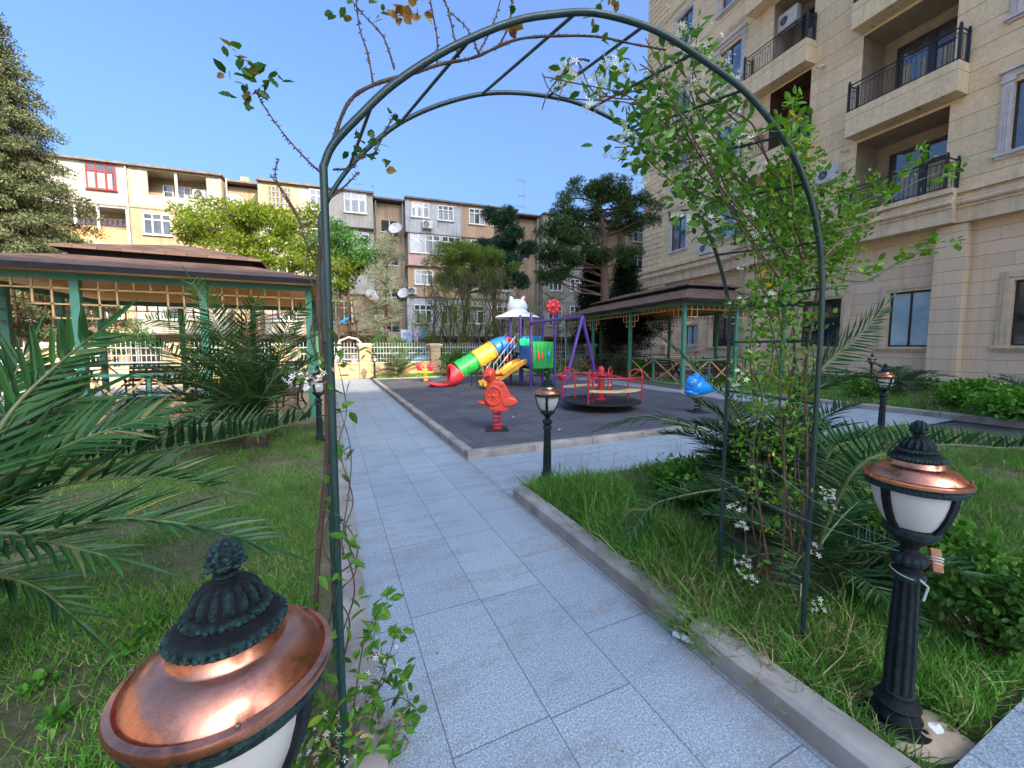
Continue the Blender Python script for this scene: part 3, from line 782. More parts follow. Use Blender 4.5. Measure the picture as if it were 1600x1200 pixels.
# bay 5: grey, pink, slatted, concrete
bay(-.6, 3.8, F4[0], F4[1], 'grey_wall'); ob_window(-.15, 1.2, 11.4, 12.5, 0, 3, curt=.8); ob_window(1.85, 3.1, 11.35, 12.5, 0, 3, curt=.8)
b_ = MB(); b_.bb((-.2, -.012, 12.52), (3.15, .0, 12.7)); b_.build('lintel_band', M['pink_wall'], ob)
bay(-.45, 3.8, 8.62, F3[1], 'white_wall', y0=.1); ob_window(-.3, 2.05, 8.72, 10.18, .1, 4, curt=.5); ob_window(2.15, 3.7, 8.72, 10.18, .1, 3, curt=.5)
bay(-.45, 3.8, F3[0], 8.6, 'pink_wall', y0=.05)
bay(-.5, 3.8, F2[0], F2[1], 'slats', y0=.2); ob_window(.0, 1.45, 6.3, 7.45, .2, 3); ob_window(2.1, 3.3, 6.3, 7.45, .2, 3)
bay(-.6, 3.8, F1[0], F1[1], 'grey_wall', y0=.1); ob_window(-.1, 1.3, 3.25, 4.75, .1, 3); ob_window(2.1, 3.4, 3.25, 4.75, .1, 3)
# bay 6
bay(3.81, 8.5, F4[0], F4[1], 'slats'); ob_window(4.35, 5.7, 11.3, 12.55, 0, 3); ob_window(6.3, 7.7, 11.3, 12.55, 0, 3)
bay(3.81, 8.5, F3[0], F3[1], 'cream_wall', y0=.1); ob_window(4.5, 7.9, 8.7, 10.1, .1, 6)
bay(3.81, 8.5, F2[0], F2[1], 'cream_wall', y0=.1); ob_window(5.0, 7.9, 6.1, 7.5, .1, 5)
bay(3.81, 8.5, F1[0], F1[1], 'white_wall', y0=.1); ob_window(4.4, 5.6, 3.3, 4.8, .1, 2); ob_window(6.2, 7.8, 3.3, 4.8, .1, 3)
# bay 7, white, and the yellow end
for z_, m_ in ((F4, 'white_wall'), (F3, 'white_wall'), (F2, 'white_wall'), (F1, 'white_wall')):
    bay(10.9, 17.2, z_[0], z_[1], m_, y0=.05 if z_ is F3 else .0)
    ob_window(11.4, 12.7, z_[0] + .95, z_[1] - .25, .0, 3); ob_window(13.5, 14.9, z_[0] + .95, z_[1] - .25, 0, 3, curt=.7); ob_window(15.5, 16.7, z_[0] + .95, z_[1] - .25, 0, 2)
for z_, m_ in ((F4, 'yellow_wall'), (F3, 'yellow_wall'), (F2, 'orange_plain'), (F1, 'yellow_wall')):
    if m_ == 'orange_plain': M[m_] = plain('orange_render', (.55, .27, .09), None, 2, .85)
    bay(19.2, 25, z_[0], z_[1], m_); ob_window(20, 21.6, z_[0] + .95, z_[1] - .25, 0, 3); ob_window(22.4, 24, z_[0] + .95, z_[1] - .25, 0, 3)
for a, c in ((-40, -24.3), (26, 40)):
    bay(a, c, 2.3, F4[1], 'cream_wall')
    for z_ in (F4, F3, F2, F1):
        for s_ in np.arange(a + 1, c - 2, 3.2): ob_window(s_, s_ + 1.6, z_[0] + .95, z_[1] - .25, 0, 3)
# dark ground-floor openings, floor slabs, roof pieces
for s_ in np.arange(-22, 24, 3.4): gf = MB(); gf.bb((s_, 1.24, .05), (s_ + 1.7, 1.32, 2.0)); gf.build('door', M['room_dark'], ob)
sl_ = MB()
for s0, s1 in ((-24, -17.6), (-17.5, -12.5), (-10.4, -2.95), (-.6, 8.5), (10.9, 17.2), (19.2, 25)):
    for z_ in (10.2, 7.7, 5.3, 2.22): sl_.bb((s0 - .04, -.03, z_), (s1 + .04, 1.28, z_ + .05))
sl_.build('floor_edges', M['old_roof'], ob)
roofpiece(-40, -12.4, 0); roofpiece(-12.4, -10.45, .9); roofpiece(-10.45, -2.9, 0); roofpiece(-2.9, -.65, .9); roofpiece(-.65, 8.55, 0); roofpiece(8.55, 10.85, .9); roofpiece(10.85, 40, 0)
rf.build('roof', M['old_roof'], ob)
dp = MB()
for s_ in (-17.55, -12.2, -2.75, -.75, 8.7, 10.75): dp = MB(); dp.tube([(s_, .9 if s_ > -10 else -.08, ZR - .2), (s_, .9 if s_ > -10 else -.08, .2)], .055, 7); dp.build('downpipe', M['grey_metal'], ob, smooth=True)
for s_, w_ in ((-12.15, .5), (15.2, .7), (-30, .8)): pj = MB(); pj.bb((s_, 3, ZR + .2), (s_ + w_, 3.6, ZR + 1.1)); pj.build('chimney', M['orange_wood'], ob)
# ================================================================== FENCE
M['fence_stone'] = stone('fence_stone', (.58, .4, .22), (.48, .32, .17), .4, .012, .8, .12, 3)
M['fence_metal'] = paint('fence_metal', (.4, .42, .38), .5, .3)
fn = thing('fence', 'low beige stone wall with square pillars and pale spiked railings between them', 'fence', (1.45, 19.65, 0), math.atan2(.07, 1))
b = MB(); b.bb((-30, -.14, -.05), (26, .14, .66)); b.build('plinth', M['fence_stone'], fn)
b = MB(); b.bb((-30, -.19, .662), (26, .19, .72)); b.build('coping', M['trim_stone'], fn, bevel=.01)
for k in range(-9, 8):
    x = k * 3.35
    b = MB(); b.bb((x - .24, -.24, .0), (x + .24, .24, 1.42)); b.build('pillar', M['fence_stone'], fn)
    b = MB(); b.box((x, 0, 1.46), (.56, .56, .078)); b.box((x, 0, 1.54), (.66, .66, .075)); b.box((x, 0, 1.595), (.5, .5, .03)); b.build('pillar_cap', M['trim_stone'], fn, bevel=.01)
    if k < 7:
        r = MB(); x0, x1 = x + .25, x + 3.1
        for z in (.86, 1.12, 1.4): r.bb((x0, -.015, z), (x1, .015, z + .04))
        n = 20
        for i in range(n + 1):
            u = x0 + .06 + (x1 - x0 - .12) * i / n
            r.box((u, 0, 1.16), (.022, .022, .86)); r.box((u, 0, 1.62), (.03, .012, .09), taper=.1)
        r.build('railing', M['fence_metal'], fn)

# ================================================================== GAZEBOS
M['shingle'] = None
def shingle():
    m, nt, P = newmat('brown_shingles'); v = coords(nt)
    sp = N(nt, 'ShaderNodeSeparateXYZ'); nt.links.new(v, sp.inputs[0])
    z = mth(nt, 'DIVIDE', mth(nt, 'ADD', sp.outputs[2], 5), .062); row = mth(nt, 'FLOOR', z)
    xs = mth(nt, 'ADD', mth(nt, 'DIVIDE', mth(nt, 'ADD', sp.outputs[0], sp.outputs[1]), .33), mth(nt, 'MULTIPLY', row, .43))
    cw = N(nt, 'ShaderNodeTexWhiteNoise', noise_dimensions='1D'); nt.links.new(mth(nt, 'ADD', mth(nt, 'MULTIPLY', row, 9.3), mth(nt, 'FLOOR', xs)), cw.inputs['W'])
    j = mth(nt, 'MAXIMUM', mth(nt, 'LESS_THAN', mth(nt, 'FRACT', z), .12), mth(nt, 'LESS_THAN', mth(nt, 'FRACT', xs), .05))
    col = ramp(nt, cw.outputs[0], [(0, (.095, .06, .045)), (1, (.165, .105, .078))])
    col = mix(nt, 1.0, col, ramp(nt, noise(nt, v, 50, 4, .8), [(.3, (.75, .75, .75)), (.7, (1.3, 1.3, 1.3))]), 'MULTIPLY')
    nt.links.new(mix(nt, mth(nt, 'MULTIPLY', j, .6), col, (.02, .014, .014)), P.inputs['Base Color']); P.inputs['Roughness'].default_value = .9; P.inputs['Specular IOR Level'].default_value = .15
    bump(nt, P, mth(nt, 'SUBTRACT', 1.0, j), .6, .01); return m
M['shingle'] = shingle()
M['ceiling_x'] = planks('ceiling_boards', (.92, .42, .05), (.82, .34, .035), .085, 1, .45, .4)
M['ceiling_y'] = planks('ceiling_boards_across', (.92, .42, .05), (.82, .34, .035), .085, 0, .45, .4)
M['fascia'] = plain('dark_fascia', (.008, .009, .01), None, 4, .9)
def rect_ring(b, w0, d0, z0, w1, d1, z1):
    """sloping ring between two centred rectangles"""
    a = [(-w0, -d0, z0), (w0, -d0, z0), (w0, d0, z0), (-w0, d0, z0)]; c = [(-w1, -d1, z1), (w1, -d1, z1), (w1, d1, z1), (-w1, d1, z1)]
    b.add(a + c, [(i, (i + 1) % 4, 4 + (i + 1) % 4, 4 + i) for i in range(4)])
def gazebo(name, label, loc, rot, L, W, H, nl, nw, rise, gap_front=()):
    """L along local x, W along local y, origin at the centre of the floor"""
    t = thing(name, label, 'gazebo', loc, rot)
    hx, hy = L / 2, W / 2; pw = .115; oh = .42
    ps = [(-hx + L * i / nl, s * hy) for i in range(nl + 1) for s in (-1, 1)] + [(s * hx, -hy + W * i / nw) for i in range(1, nw) for s in (-1, 1)]
    for x, y in ps:
        b = MB(); b.box((x, y, H / 2), (pw, pw, H - .002)); b.build('post', M['gazebo_green'], t, bevel=.006)
    b = MB()
    for s in (-1, 1):
        b.box((0, s * hy, H - .055), (L + .11, .1, .11)); b.box((s * hx, 0, H - .056), (.1, W - .11, .112))
    b.build('top_beam', M['gazebo_green'], t)
    # geometric wooden lattice hanging under the beam
    def side(p, q, nb_, out):
        p = Vector(p); q = Vector(q); d = (q - p); LL = d.length / nb_; d.normalize()
        lat = MB(); rail = MB(); braces = MB(); S = .026
        def bar(u0, z0, u1, z1): lat.beam(p + d * u0 + Vector((0, 0, z0)), p + d * u1 + Vector((0, 0, z1)), S, S)
        for k in range(nb_):
            a = k * LL + pw / 2; e = (k + 1) * LL - pw / 2; w_ = e - a; n = max(6, int(w_ / .22)); st = w_ / n
            bar(a, H - .25, e, H - .25)
            for i in range(1, n): bar(a + st * i, H, a + st * i, H - (.25 if 2 < i < n - 2 else .5))
            bar(a, H - .5, a + 2 * st, H - .5); bar(e - 2 * st, H - .5, e, H - .5)
            bar(a + st, H - .5, a + st, H - .72); bar(e - st, H - .5, e - st, H - .72); bar(a, H - .72, a + st, H - .72); bar(e - st, H - .72, e, H - .72)
            if (out, k) in gap_front: continue
            rail.beam(p + d * a + Vector((0, 0, 1.0)), p + d * e + Vector((0, 0, 1.0)), .09, .05)
            rail.beam(p + d * a + Vector((0, 0, .1)), p + d * e + Vector((0, 0, .1)), .07, .06)
            m_ = (a + e) / 2
            rail.beam(p + d * m_ + Vector((0, 0, .13)), p + d * m_ + Vector((0, 0, .975)), .05, .05, up=d)
            for u0, u1 in ((a, m_ - .03), (m_ + .03, e)):
                braces.beam(p + d * u0 + Vector((0, 0, .14)), p + d * u1 + Vector((0, 0, .97)), .03, .035)
                braces.beam(p + d * u0 + Vector((0, .004, .97)), p + d * u1 + Vector((0, .004, .14)), .03, .035)
        lat.build('lattice', M['light_wood'], t)
        if rail.v:
            rail.build('handrail', M['gazebo_green'], t); braces.build('cross_brace', M['light_wood'], t)
    side((-hx, -hy, 0), (hx, -hy, 0), nl, 'f'); side((-hx, hy, 0), (hx, hy, 0), nl, 'b')
    side((-hx, -hy, 0), (-hx, hy, 0), nw, 'l'); side((hx, -hy, 0), (hx, hy, 0), nw, 'r')
    e0, e1 = hx + oh, hy + oh; i0, i1 = hx * .58 if L < 6 else hx - 1.15, hy * .5
    z0 = H + .02; z1 = H + rise
    r = MB(); rect_ring(r, e0, e1, z0 + .05, i0, i1, z1 + .1); r.build('lower_roof', M['shingle'], t)
    f = MB(); rect_ring(f, e0 + .004, e1 + .004, z0 - .03, e0 + .005, e1 + .005, z0 + .055); rect_ring(f, e0 - .03, e1 - .03, z0 - .03, e0, e1, z0 - .03)
    rect_ring(f, i0 - .02, i1 - .02, z1 + .09, i0 - .021, i1 - .021, z1 + .26)
    rect_ring(f, i0 + .14, i1 + .14, z1 + .2, i0 - .03, i1 - .03, z1 + .23)
    f.build('fascia', M['fascia'], t)
    u = MB(); a0, a1 = i0 + .15, i1 + .15; zz = z1 + .24
    rl = max(a0 - a1, .05)
    u.add([(-a0, -a1, zz), (a0, -a1, zz), (a0, a1, zz), (-a0, a1, zz), (-rl, 0, zz + a1 * .3), (rl, 0, zz + a1 * .3)], [(0, 1, 5, 4), (1, 2, 5), (2, 3, 4, 5), (3, 0, 4)])
    rect_ring(u, a0, a1, zz - .05, a0, a1, zz)
    u.build('upper_roof', M['shingle'], t)
    # board ceiling following the slopes, one face per material direction
    cz0, cz1 = H + .12, z1 + .02
    A = [(-e0 + .05, -e1 + .05, z0 - .01), (e0 - .05, -e1 + .05, z0 - .01), (e0 - .05, e1 - .05, z0 - .01), (-e0 + .05, e1 - .05, z0 - .01)]
    B = [(-i0, -i1, cz1), (i0, -i1, cz1), (i0, i1, cz1), (-i0, i1, cz1)]
    c = MB(); c.add(A + B, [(0, 4, 5, 1), (2, 6, 7, 3), (4, 7, 6, 5)]); c.m = 1; c.add(A + B, [(1, 5, 6, 2), (3, 7, 4, 0)])
    c.build('board_ceiling', [M['ceiling_x'], M['ceiling_y']], t)
    fl = MB(); fl.bb((-hx - .2, -hy - .2, -.05), (hx + .2, hy + .2, .07)); fl.build('floor', M['wood_floor'], t, bevel=.01)
    return t
gazebo('gazebo', 'square green-posted gazebo with orange board ceiling and sunlit brown roof, left of the path', (-2.85, 11.3, 0), 0, 5.0, 5.0, 2.66, 3, 3, .4, {('f', 2), ('r', 1)})
GC = CW(5.9, 13.7); gx = (CW(5.9 - .293 * 9.57, 13.7 + .956 * 9.57) - GC); GL = gx.length; gx.normalize()
gy = Vector((gx.y, -gx.x, 0))       # towards the stone building
GW = 4.5
gc = GC + gx * GL / 2 + gy * GW / 2
# local x along the playground side, pointing towards the viewer, so local -y faces the playground... front = 'b'
grot = math.atan2(gx.y, gx.x)
gazebo('gazebo', 'long green-posted gazebo with dark purple-brown roof between playground and stone building', (gc.x, gc.y, 0), grot, GL, GW, 3.0, 3, 2, .55, {('b', 1), ('f', 1)})
def bench(label, loc, rot, group=None):
    t = thing('park_bench', label, 'bench', loc, rot, group)
    s = MB()
    for i in range(4): s.box((0, -.16 + i * .105, .43), (1.5, .085, .03))
    s.build('seat', M['dark_wood'], t)
    s = MB()
    for i in range(4): s.box((0, .24 + i * .03, .53 + i * .105), (1.5, .028, .085))
    s.build('backrest', M['dark_wood'], t)
    for sx in (-.66, .66):
        l = MB()
        l.tube([(sx, -.2, 0), (sx, -.17, .2), (sx, -.2, .41)], .022, 6); l.tube([(sx, .3, 0), (sx, .2, .2), (sx, .22, .45), (sx, .36, .95)], .022, 6)
        l.tube([(sx, -.2, .41), (sx, .22, .41)], .02, 6)
        l.tube([(sx, .26, .62), (sx, .0, .66), (sx, -.2, .63), (sx, -.25, .55), (sx, -.19, .5), (sx, -.15, .56)], .02, 6)
        l.tube([(sx, -.18, .1), (sx, 0, .22), (sx, .22, .1)], .014, 6)
        l.build('side_frame', M['iron'], t, smooth=True)
    return t
def local(c, rot, x, y): return (c[0] + x * math.cos(rot) - y * math.sin(rot), c[1] + x * math.sin(rot) + y * math.cos(rot), .07)
lg = (-2.85, 11.3)
bench('dark slatted bench at the back rail of the left gazebo, left one', local(lg, 0, -1.2, 2.0), 0, 'gazebo benches')
bench('dark slatted bench at the back rail of the left gazebo, next to the path', local(lg, 0, 1.2, 2.0), 0, 'gazebo benches')
bench('dark slatted bench along the left side of the left gazebo', local(lg, 0, -2.05, .2), PI / 2, 'gazebo benches')
bench('dark slatted bench on the path side of the left gazebo', local(lg, 0, 2.0, -1.3), -PI / 2, 'gazebo benches')
def picnic_table(label, loc, rot):
    t = thing('picnic_table', label, 'table', loc, rot)
    s = MB()
    for i in range(5): s.box((0, -.28 + i * .14, .74), (1.5, .12, .035))
    s.build('tabletop', M['dark_wood'], t)
    for sx in (-.6, .6):
        l = MB(); l.beam((sx, -.28, 0), (sx, .2, .72), .07, .05, up=(1, 0, 0)); l.beam((sx + .055, .28, 0), (sx + .055, -.2, .72), .07, .05, up=(1, 0, 0)); l.build('leg', M['dark_wood'], t)
gcc = (gc.x, gc.y)
picnic_table('dark wooden picnic table near the viewer-side end of the right gazebo', local(gcc, grot, -2.6, .2), grot)
picnic_table('dark wooden picnic table at the far end of the right gazebo', local(gcc, grot, 2.9, .2), grot)
for x, y, r_, lab in ((-2.6, -.9, 0, 'at the nearer picnic table in the right gazebo, building side'), (-2.6, 1.25, PI, 'at the nearer picnic table in the right gazebo, playground side'),
                      (2.9, -.9, 0, 'at the farther picnic table in the right gazebo, building side'), (2.9, 1.25, PI, 'at the farther picnic table in the right gazebo, playground side'), (-4.2, 0, PI / 2, 'across the near end of the right gazebo')):
    bench('slatted bench ' + lab, local(gcc, grot, x, y), grot + r_ + PI, 'gazebo benches')

# ================================================================== GARDEN LAMPS
def copper():
    m, nt, P = newmat('copper'); v = coords(nt)
    a = ramp(nt, noise(nt, v, 14, 7, .7), [(.35, (.78, .34, .2)), (.52, (.68, .27, .16)), (.66, (.34, .15, .1))])
    sp_ = ramp(nt, noise(nt, v, 160, 4, .8), [(.64, (0, 0, 0)), (.72, (.6, .6, .6))])
    a = mix(nt, sp_, a, (.22, .12, .1))
    nt.links.new(a, P.inputs['Base Color']); P.inputs['Metallic'].default_value = 1.0
    nt.links.new(ramp(nt, noise(nt, v, 18, 6, .7), [(.3, (.2,) * 3), (.7, (.42,) * 3)]), P.inputs['Roughness'])
    bump(nt, P, noise(nt, v, 16, 4), .25, .004); return m
def cast_iron():
    m, nt, P = newmat('cast_iron_patina'); v = coords(nt)
    geo = N(nt, 'ShaderNodeNewGeometry')
    edge = ramp(nt, geo.outputs['Pointiness'], [(.52, (0, 0, 0)), (.6, (1, 1, 1))])
    pat = mth(nt, 'MULTIPLY', edge, ramp(nt, noise(nt, v, 110, 5, .7), [(.42, (0, 0, 0)), (.56, (1, 1, 1))]))
    pat = mth(nt, 'ADD', mth(nt, 'MULTIPLY', pat, .6), ramp(nt, noise(nt, v, 75, 6, .75), [(.6, (0, 0, 0)), (.72, (.16, .16, .16))]), clamp=True)
    a = mix(nt, pat, ramp(nt, noise(nt, v, 30, 5), [(.3, (.004, .005, .007)), (.7, (.012, .014, .018))]), (.035, .13, .115))
    nt.links.new(a, P.inputs['Base Color']); P.inputs['Roughness'].default_value = .5; P.inputs['Specular IOR Level'].default_value = .22
    bump(nt, P, noise(nt, v, 210, 4, .75), 1.0, .0055); return m
M['copper'] = copper(); M['cast_iron'] = cast_iron()
def frosted():
    m, nt, P = newmat('frosted_glass'); v = coords(nt)
    nt.links.new(ramp(nt, noise(nt, v, 5, 3), [(.3, (.62, .6, .55)), (.7, (.7, .68, .63))]), P.inputs['Base Color'])
    P.inputs['Roughness'].default_value = .28; P.inputs['Transmission Weight'].default_value = .25; P.inputs['Subsurface Weight'].default_value = .3
    P.inputs['Subsurface Radius'].default_value = (.03, .03, .03); return m
M['frosted'] = frosted()
M['twine_dark'] = plain('dull_steel', (.2, .18, .16), (.1, .09, .08), 60, .5, metal=.8)
def lamp(label, x, y, z0, rot, detail=1):
    t = thing('garden_lamp', label, 'lamp', (x, y, z0), rot, 'garden lamps along the paths')
    n = 48 if detail else 20
    I = M['cast_iron']
    b = MB()
    b.lathe([(.001, 0), (.11, 0), (.113, .014), (.1, .028), (.07, .03), (.07, .045), (.076, .06), (.062, .09), (.07, .105), (.062, .12), (.05, .135), (.05, .15), (.046, .155)], n, flute=(9, .05, .1, .06))
    if detail:
        for a in (.4, 2.5, 4.6): b.ball((.08 * math.cos(a), .08 * math.sin(a), .028), (.012, .012, .008), 8, 4)
    b.build('foot', I, t, smooth=True, ang=28)
    b = MB(); b.lathe([(.046, .15), (.045, .3), (.037, .585), (.036, .6)], n, flute=(10, .15, .6, .13)); b.build('post', I, t, smooth=True, ang=28)
    b = MB(); b.lathe([(.036, .6), (.048, .605), (.052, .62), (.048, .635), (.036, .64), (.036, .655), (.05, .665), (.056, .685), (.05, .7), (.03, .71), (.026, .725), (.035, .745), (.06, .765), (.078, .78), (.082, .8), (.078, .812), (.07, .815)], n, flute=(12, .66, .7, .08)); b.build('collar', I, t, smooth=True, ang=28)
    b = MB(); b.lathe([(.072, .812), (.09, .84), (.106, .88), (.117, .92), (.124, .962)], n); b.build('glass_bowl', M['frosted'], t, smooth=True)
    for k in range(4):
        a = PI / 4 + k * PI / 2; r_ = MB()
        P_ = [(.076, .81), (.094, .84), (.11, .88), (.121, .92), (.128, .962)]
        for (r0, z0_), (r1, z1_) in zip(P_[:-1], P_[1:]):
            p0 = Vector((r0 * math.cos(a), r0 * math.sin(a), z0_)); p1 = Vector((r1 * math.cos(a), r1 * math.sin(a), z1_))
            r_.beam(p0, p1, .026, .012, up=(math.cos(a), math.sin(a), 0))
        r_.build('rib', I, t)
    b = MB(); b.lathe([(.12, .955), (.138, .958), (.142, .972), (.136, .984), (.12, .985)], n); b.build('ring', I, t, smooth=True, ang=28)
    b = MB(); b.lathe([(.12, .984), (.147, .985), (.1495, .992), (.147, 1.0), (.138, 1.003), (.135, .998), (.131, 1.006), (.122, 1.018), (.108, 1.03), (.092, 1.0375), (.081, 1.039), (.077, 1.042), (.072, 1.058), (.06, 1.062), (.02, 1.064)], n + 16); lid = b.build('copper_lid', M['copper'], t, smooth=True, ang=50)
    if detail:
        for k in range(3):
            a = .5 + k * 2.1; s = MB(); s.lathe([(.0035, .995), (.0035, 1.006), (.0015, 1.008)], 8, c=(.1415 * math.cos(a), .1415 * math.sin(a), 0)); s.build('rivet', M['twine_dark'], lid)
    b = MB()
    b.lathe([(.03, 1.06), (.07, 1.06), (.078, 1.064), (.079, 1.074), (.074, 1.08), (.066, 1.083), (.058, 1.088), (.057, 1.094), (.059, 1.1), (.056, 1.106), (.05, 1.108)], n, flute=(28, 1.063, 1.08, .05))
    b.lathe([(.045, 1.106), (.05, 1.112), (.05, 1.124), (.044, 1.138), (.034, 1.148), (.02, 1.153), (.014, 1.155)], n, flute=(14, 1.108, 1.15, .14))
    if detail:
        for k in range(44): a = 2 * PI * k / 44; b.ball((.0785 * math.cos(a), .0785 * math.sin(a), 1.069), (.0052, .0052, .0062), 6, 4)
        for k in range(36): a = 2 * PI * k / 36; b.ball((.0585 * math.cos(a), .0585 * math.sin(a), 1.1), (.0044, .0044, .005), 6, 4)
    b.v = [(q_[0], q_[1], 1.06 + (q_[2] - 1.06) * .87) for q_ in b.v]; b.build('cap', I, t, smooth=True, ang=28)
    b = MB()
    b.lathe([(.013, 1.152), (.013, 1.162), (.018, 1.165), (.016, 1.17), (.014, 1.173), (.025, 1.182), (.028, 1.188), (.02, 1.19)], 24, flute=(6, 1.175, 1.19, .25))
    b.lathe([(.015, 1.186), (.02, 1.192), (.021, 1.202), (.018, 1.213), (.012, 1.221), (.005, 1.226), (.001, 1.227)], 24)
    if detail:
        for j, (r_, z_) in enumerate(((.0205, 1.194), (.0215, 1.202), (.019, 1.21), (.014, 1.217), (.008, 1.223))):
            nn = max(5, int(r_ * 480))
            for k in range(nn): a = 2 * PI * (k + .5 * (j % 2)) / nn; b.ball((r_ * math.cos(a), r_ * math.sin(a), z_), (.0052, .0052, .0056), 6, 4)
        for k in range(7): a = 2 * PI * k / 7; b.ball((.022 * math.cos(a), .022 * math.sin(a), 1.184), (.009, .009, .005), 6, 4)
    b.v = [(q_[0], q_[1], 1.06 + (q_[2] - 1.06) * .87) for q_ in b.v]; b.build('finial', I, t, smooth=True, ang=28)
    return t
lamp('large copper-topped lamp cut off at the bottom left', -.162, .738, -.012, .25)
lamp('copper-topped lamp on the kerb corner with a wood block tied to it', 1.96, .685, .02, .5)
lamp('copper-topped lamp standing on the lawn corner in front of the merry-go-round', 2.11, 3.69, .0, .2)
p_ = D(1386, 540, 6.55); lamp('copper-topped lamp before the beige wall, right of the flowering trellis', p_.x, p_.y, .0, .3, 0)
p_ = D(1364, 540, 15.5); lamp('small distant lamp half hidden by the bush near the stone building', p_.x, p_.y, .0, .3, 0)
p_ = D(494, 540, 5.9); lamp('lamp on the left path edge hidden behind the trellis post', -.18, p_.y, .0, .3, 0)
p_ = G(583, 593); lamp('distant lamp at the far corner of the playground by the fence', 1.75, 18.3, .0, .3, 0)
lr = (1.96, .685)
# block of wood tied to the right-hand lamp, with its string
t = thing('wood_block', 'small split block of wood tied with string to the lamp post at the right edge', 'wood block', (lr[0] + .092, lr[1] - .042, .69), .6)
b = MB(); Mq = Matrix.Rotation(.55, 3, 'Y'); b.box((0, 0, 0), (.036, .03, .085), M=Mq); b.build('block', plain('split_wood', (.42, .2, .08), (.24, .11, .05), 30, .7, bmp=.5), t, bevel=.003)
b = MB()
for z_ in (-.012, 0, .01): b.tube([(.024 * math.cos(a), .021 * math.sin(a), z_ - .55 * .024 * math.cos(a)) for a in np.linspace(0, 2 * PI, 12)], .0022, 5, cap=False)
b.tube([(.02, -.01, 0), (.045, -.02, .006), (.06, -.015, -.012), (.045, -.02, -.03), (.035, -.018, -.008)], .0022, 5)
b.build('string', M['white_paint'], t, smooth=True)
tw = MB(); z_ = .648
tw.tube([(lr[0] + .05 * math.cos(a), lr[1] + .05 * math.sin(a), z_ + .01 * math.sin(a)) for a in np.linspace(0, 2 * PI, 16)], .0025, 5, closed=False)
tw.tube([(lr[0] - .03, lr[1] - .045, z_), (lr[0] - .02, lr[1] - .065, z_ - .02), (lr[0] - .035, lr[1] - .06, z_ - .07)], .004, 6)
M['twine'] = plain('twine', (.4, .38, .28), (.25, .4, .38), 40, .8)
tag(tw.build('twine', M['twine'], smooth=True), 'loop of pale twine knotted round the right lamp post below its lantern', 'twine')
for i, (a, e, lab) in enumerate((((1.92, .71, .76), (1.62, 1.2, .92), 'upper pale string stretched from the trellis to the right lamp'), ((1.92, .7, .73), (1.6, 1.45, .8), 'lower pale string stretched from the trellis to the right lamp'))):
    s = MB(); a = Vector(a); e = Vector(e) + Vector((.25, -.05, 0)); s.tube([a.lerp(e, k / 8) - Vector((0, 0, .03 * math.sin(PI * k / 8))) for k in range(9)], .0009, 5)
    tag(s.build('string', M['twine'], smooth=True), lab, 'string')

# ================================================================== TRELLIS ARCH
ar = thing('trellis_arch', 'dark green tubular metal trellis arch spanning the stone path', 'arch', (1.0, 1.4, 0))
def AW(p): return Vector(p) - Vector((1.0, 1.4, 0))
FA, FB = Vector((0.0, 1.4, 0)), Vector((1.965, 1.03, 0)); RA, RB = Vector((-.02, 1.95, 0)), Vector((2.085, 1.56, 0))
arcF = [(0, 2.05), (.03, 2.12), (.11, 2.215), (.22, 2.33), (.39, 2.46), (.6, 2.58), (.76, 2.635), (.9, 2.665), (1.08, 2.66), (1.22, 2.63), (1.38, 2.57), (1.54, 2.5), (1.68, 2.4), (1.8, 2.28), (1.88, 2.16), (1.94, 2.02), (1.98, 1.86), (1.995, 1.7), (2.0, 1.5)]
arcR = [(0, 2.05), (.05, 2.16), (.13, 2.28), (.24, 2.4), (.36, 2.5), (.52, 2.59), (.7, 2.66), (.85, 2.69), (1.01, 2.7), (1.16, 2.695), (1.3, 2.665), (1.44, 2.62), (1.58, 2.56), (1.72, 2.45), (1.83, 2.33), (1.93, 2.19), (2.02, 2.03), (2.09, 1.86), (2.13, 1.7), (2.14, 1.5)]
def chain(A, B, arc):
    d = (B - A); L = d.length; d.normalize(); s = L / arc[-1][0]
    return [A + d * (q[0] * s) + Vector((0, 0, q[1])) for q in arc]
cF, cR = chain(FA, FB, arcF), chain(RA, RB, arcR)
def smooth_path(p, n=4):
    out = []
    for i in range(len(p) - 1):
        p0 = p[max(i - 1, 0)]; p1 = p[i]; p2 = p[i + 1]; p3 = p[min(i + 2, len(p) - 1)]
        for k in range(n):
            t_ = k / n
            out.append(.5 * ((2 * p1) + (p2 - p0) * t_ + (2 * p0 - 5 * p1 + 4 * p2 - p3) * t_ ** 2 + (3 * p1 - p0 - 3 * p2 + p3) * t_ ** 3))
    return out + [p[-1]]
TG = M['trellis_green']
for c_, r_ in ((cF, .0115), (cR, .0098)):
    b = MB(); b.tube([AW(p) for p in smooth_path(c_)], r_, 12); b.build('arch_rail', TG, ar, smooth=True)
for base, top, r_ in ((FA, cF[0], .0125), (RA, cR[0], .0105), (FB, cF[-1], .0105), (RB, cR[-1], .0105)):
    b = MB(); b.tube([AW(base), AW(top) + Vector((0, 0, .004))], r_, 12); b.build('arch_post', TG, ar, smooth=True)
def at(c_, u):
    u *= (len(c_) - 1); i = min(int(u), len(c_) - 2); return c_[i].lerp(c_[i + 1], u - i)
for uf, ur in ((.13, .1), (.24, .2), (.36, .32), (.45, .43), (.53, .51), (.61, .6), (.69, .68), (.77, .765), (.86, .85), (.95, .94)):
    b = MB(); b.tube([AW(at(cF, uf)), AW(at(cR, ur))], .006, 8); b.build('arch_rung', TG, ar, smooth=True)
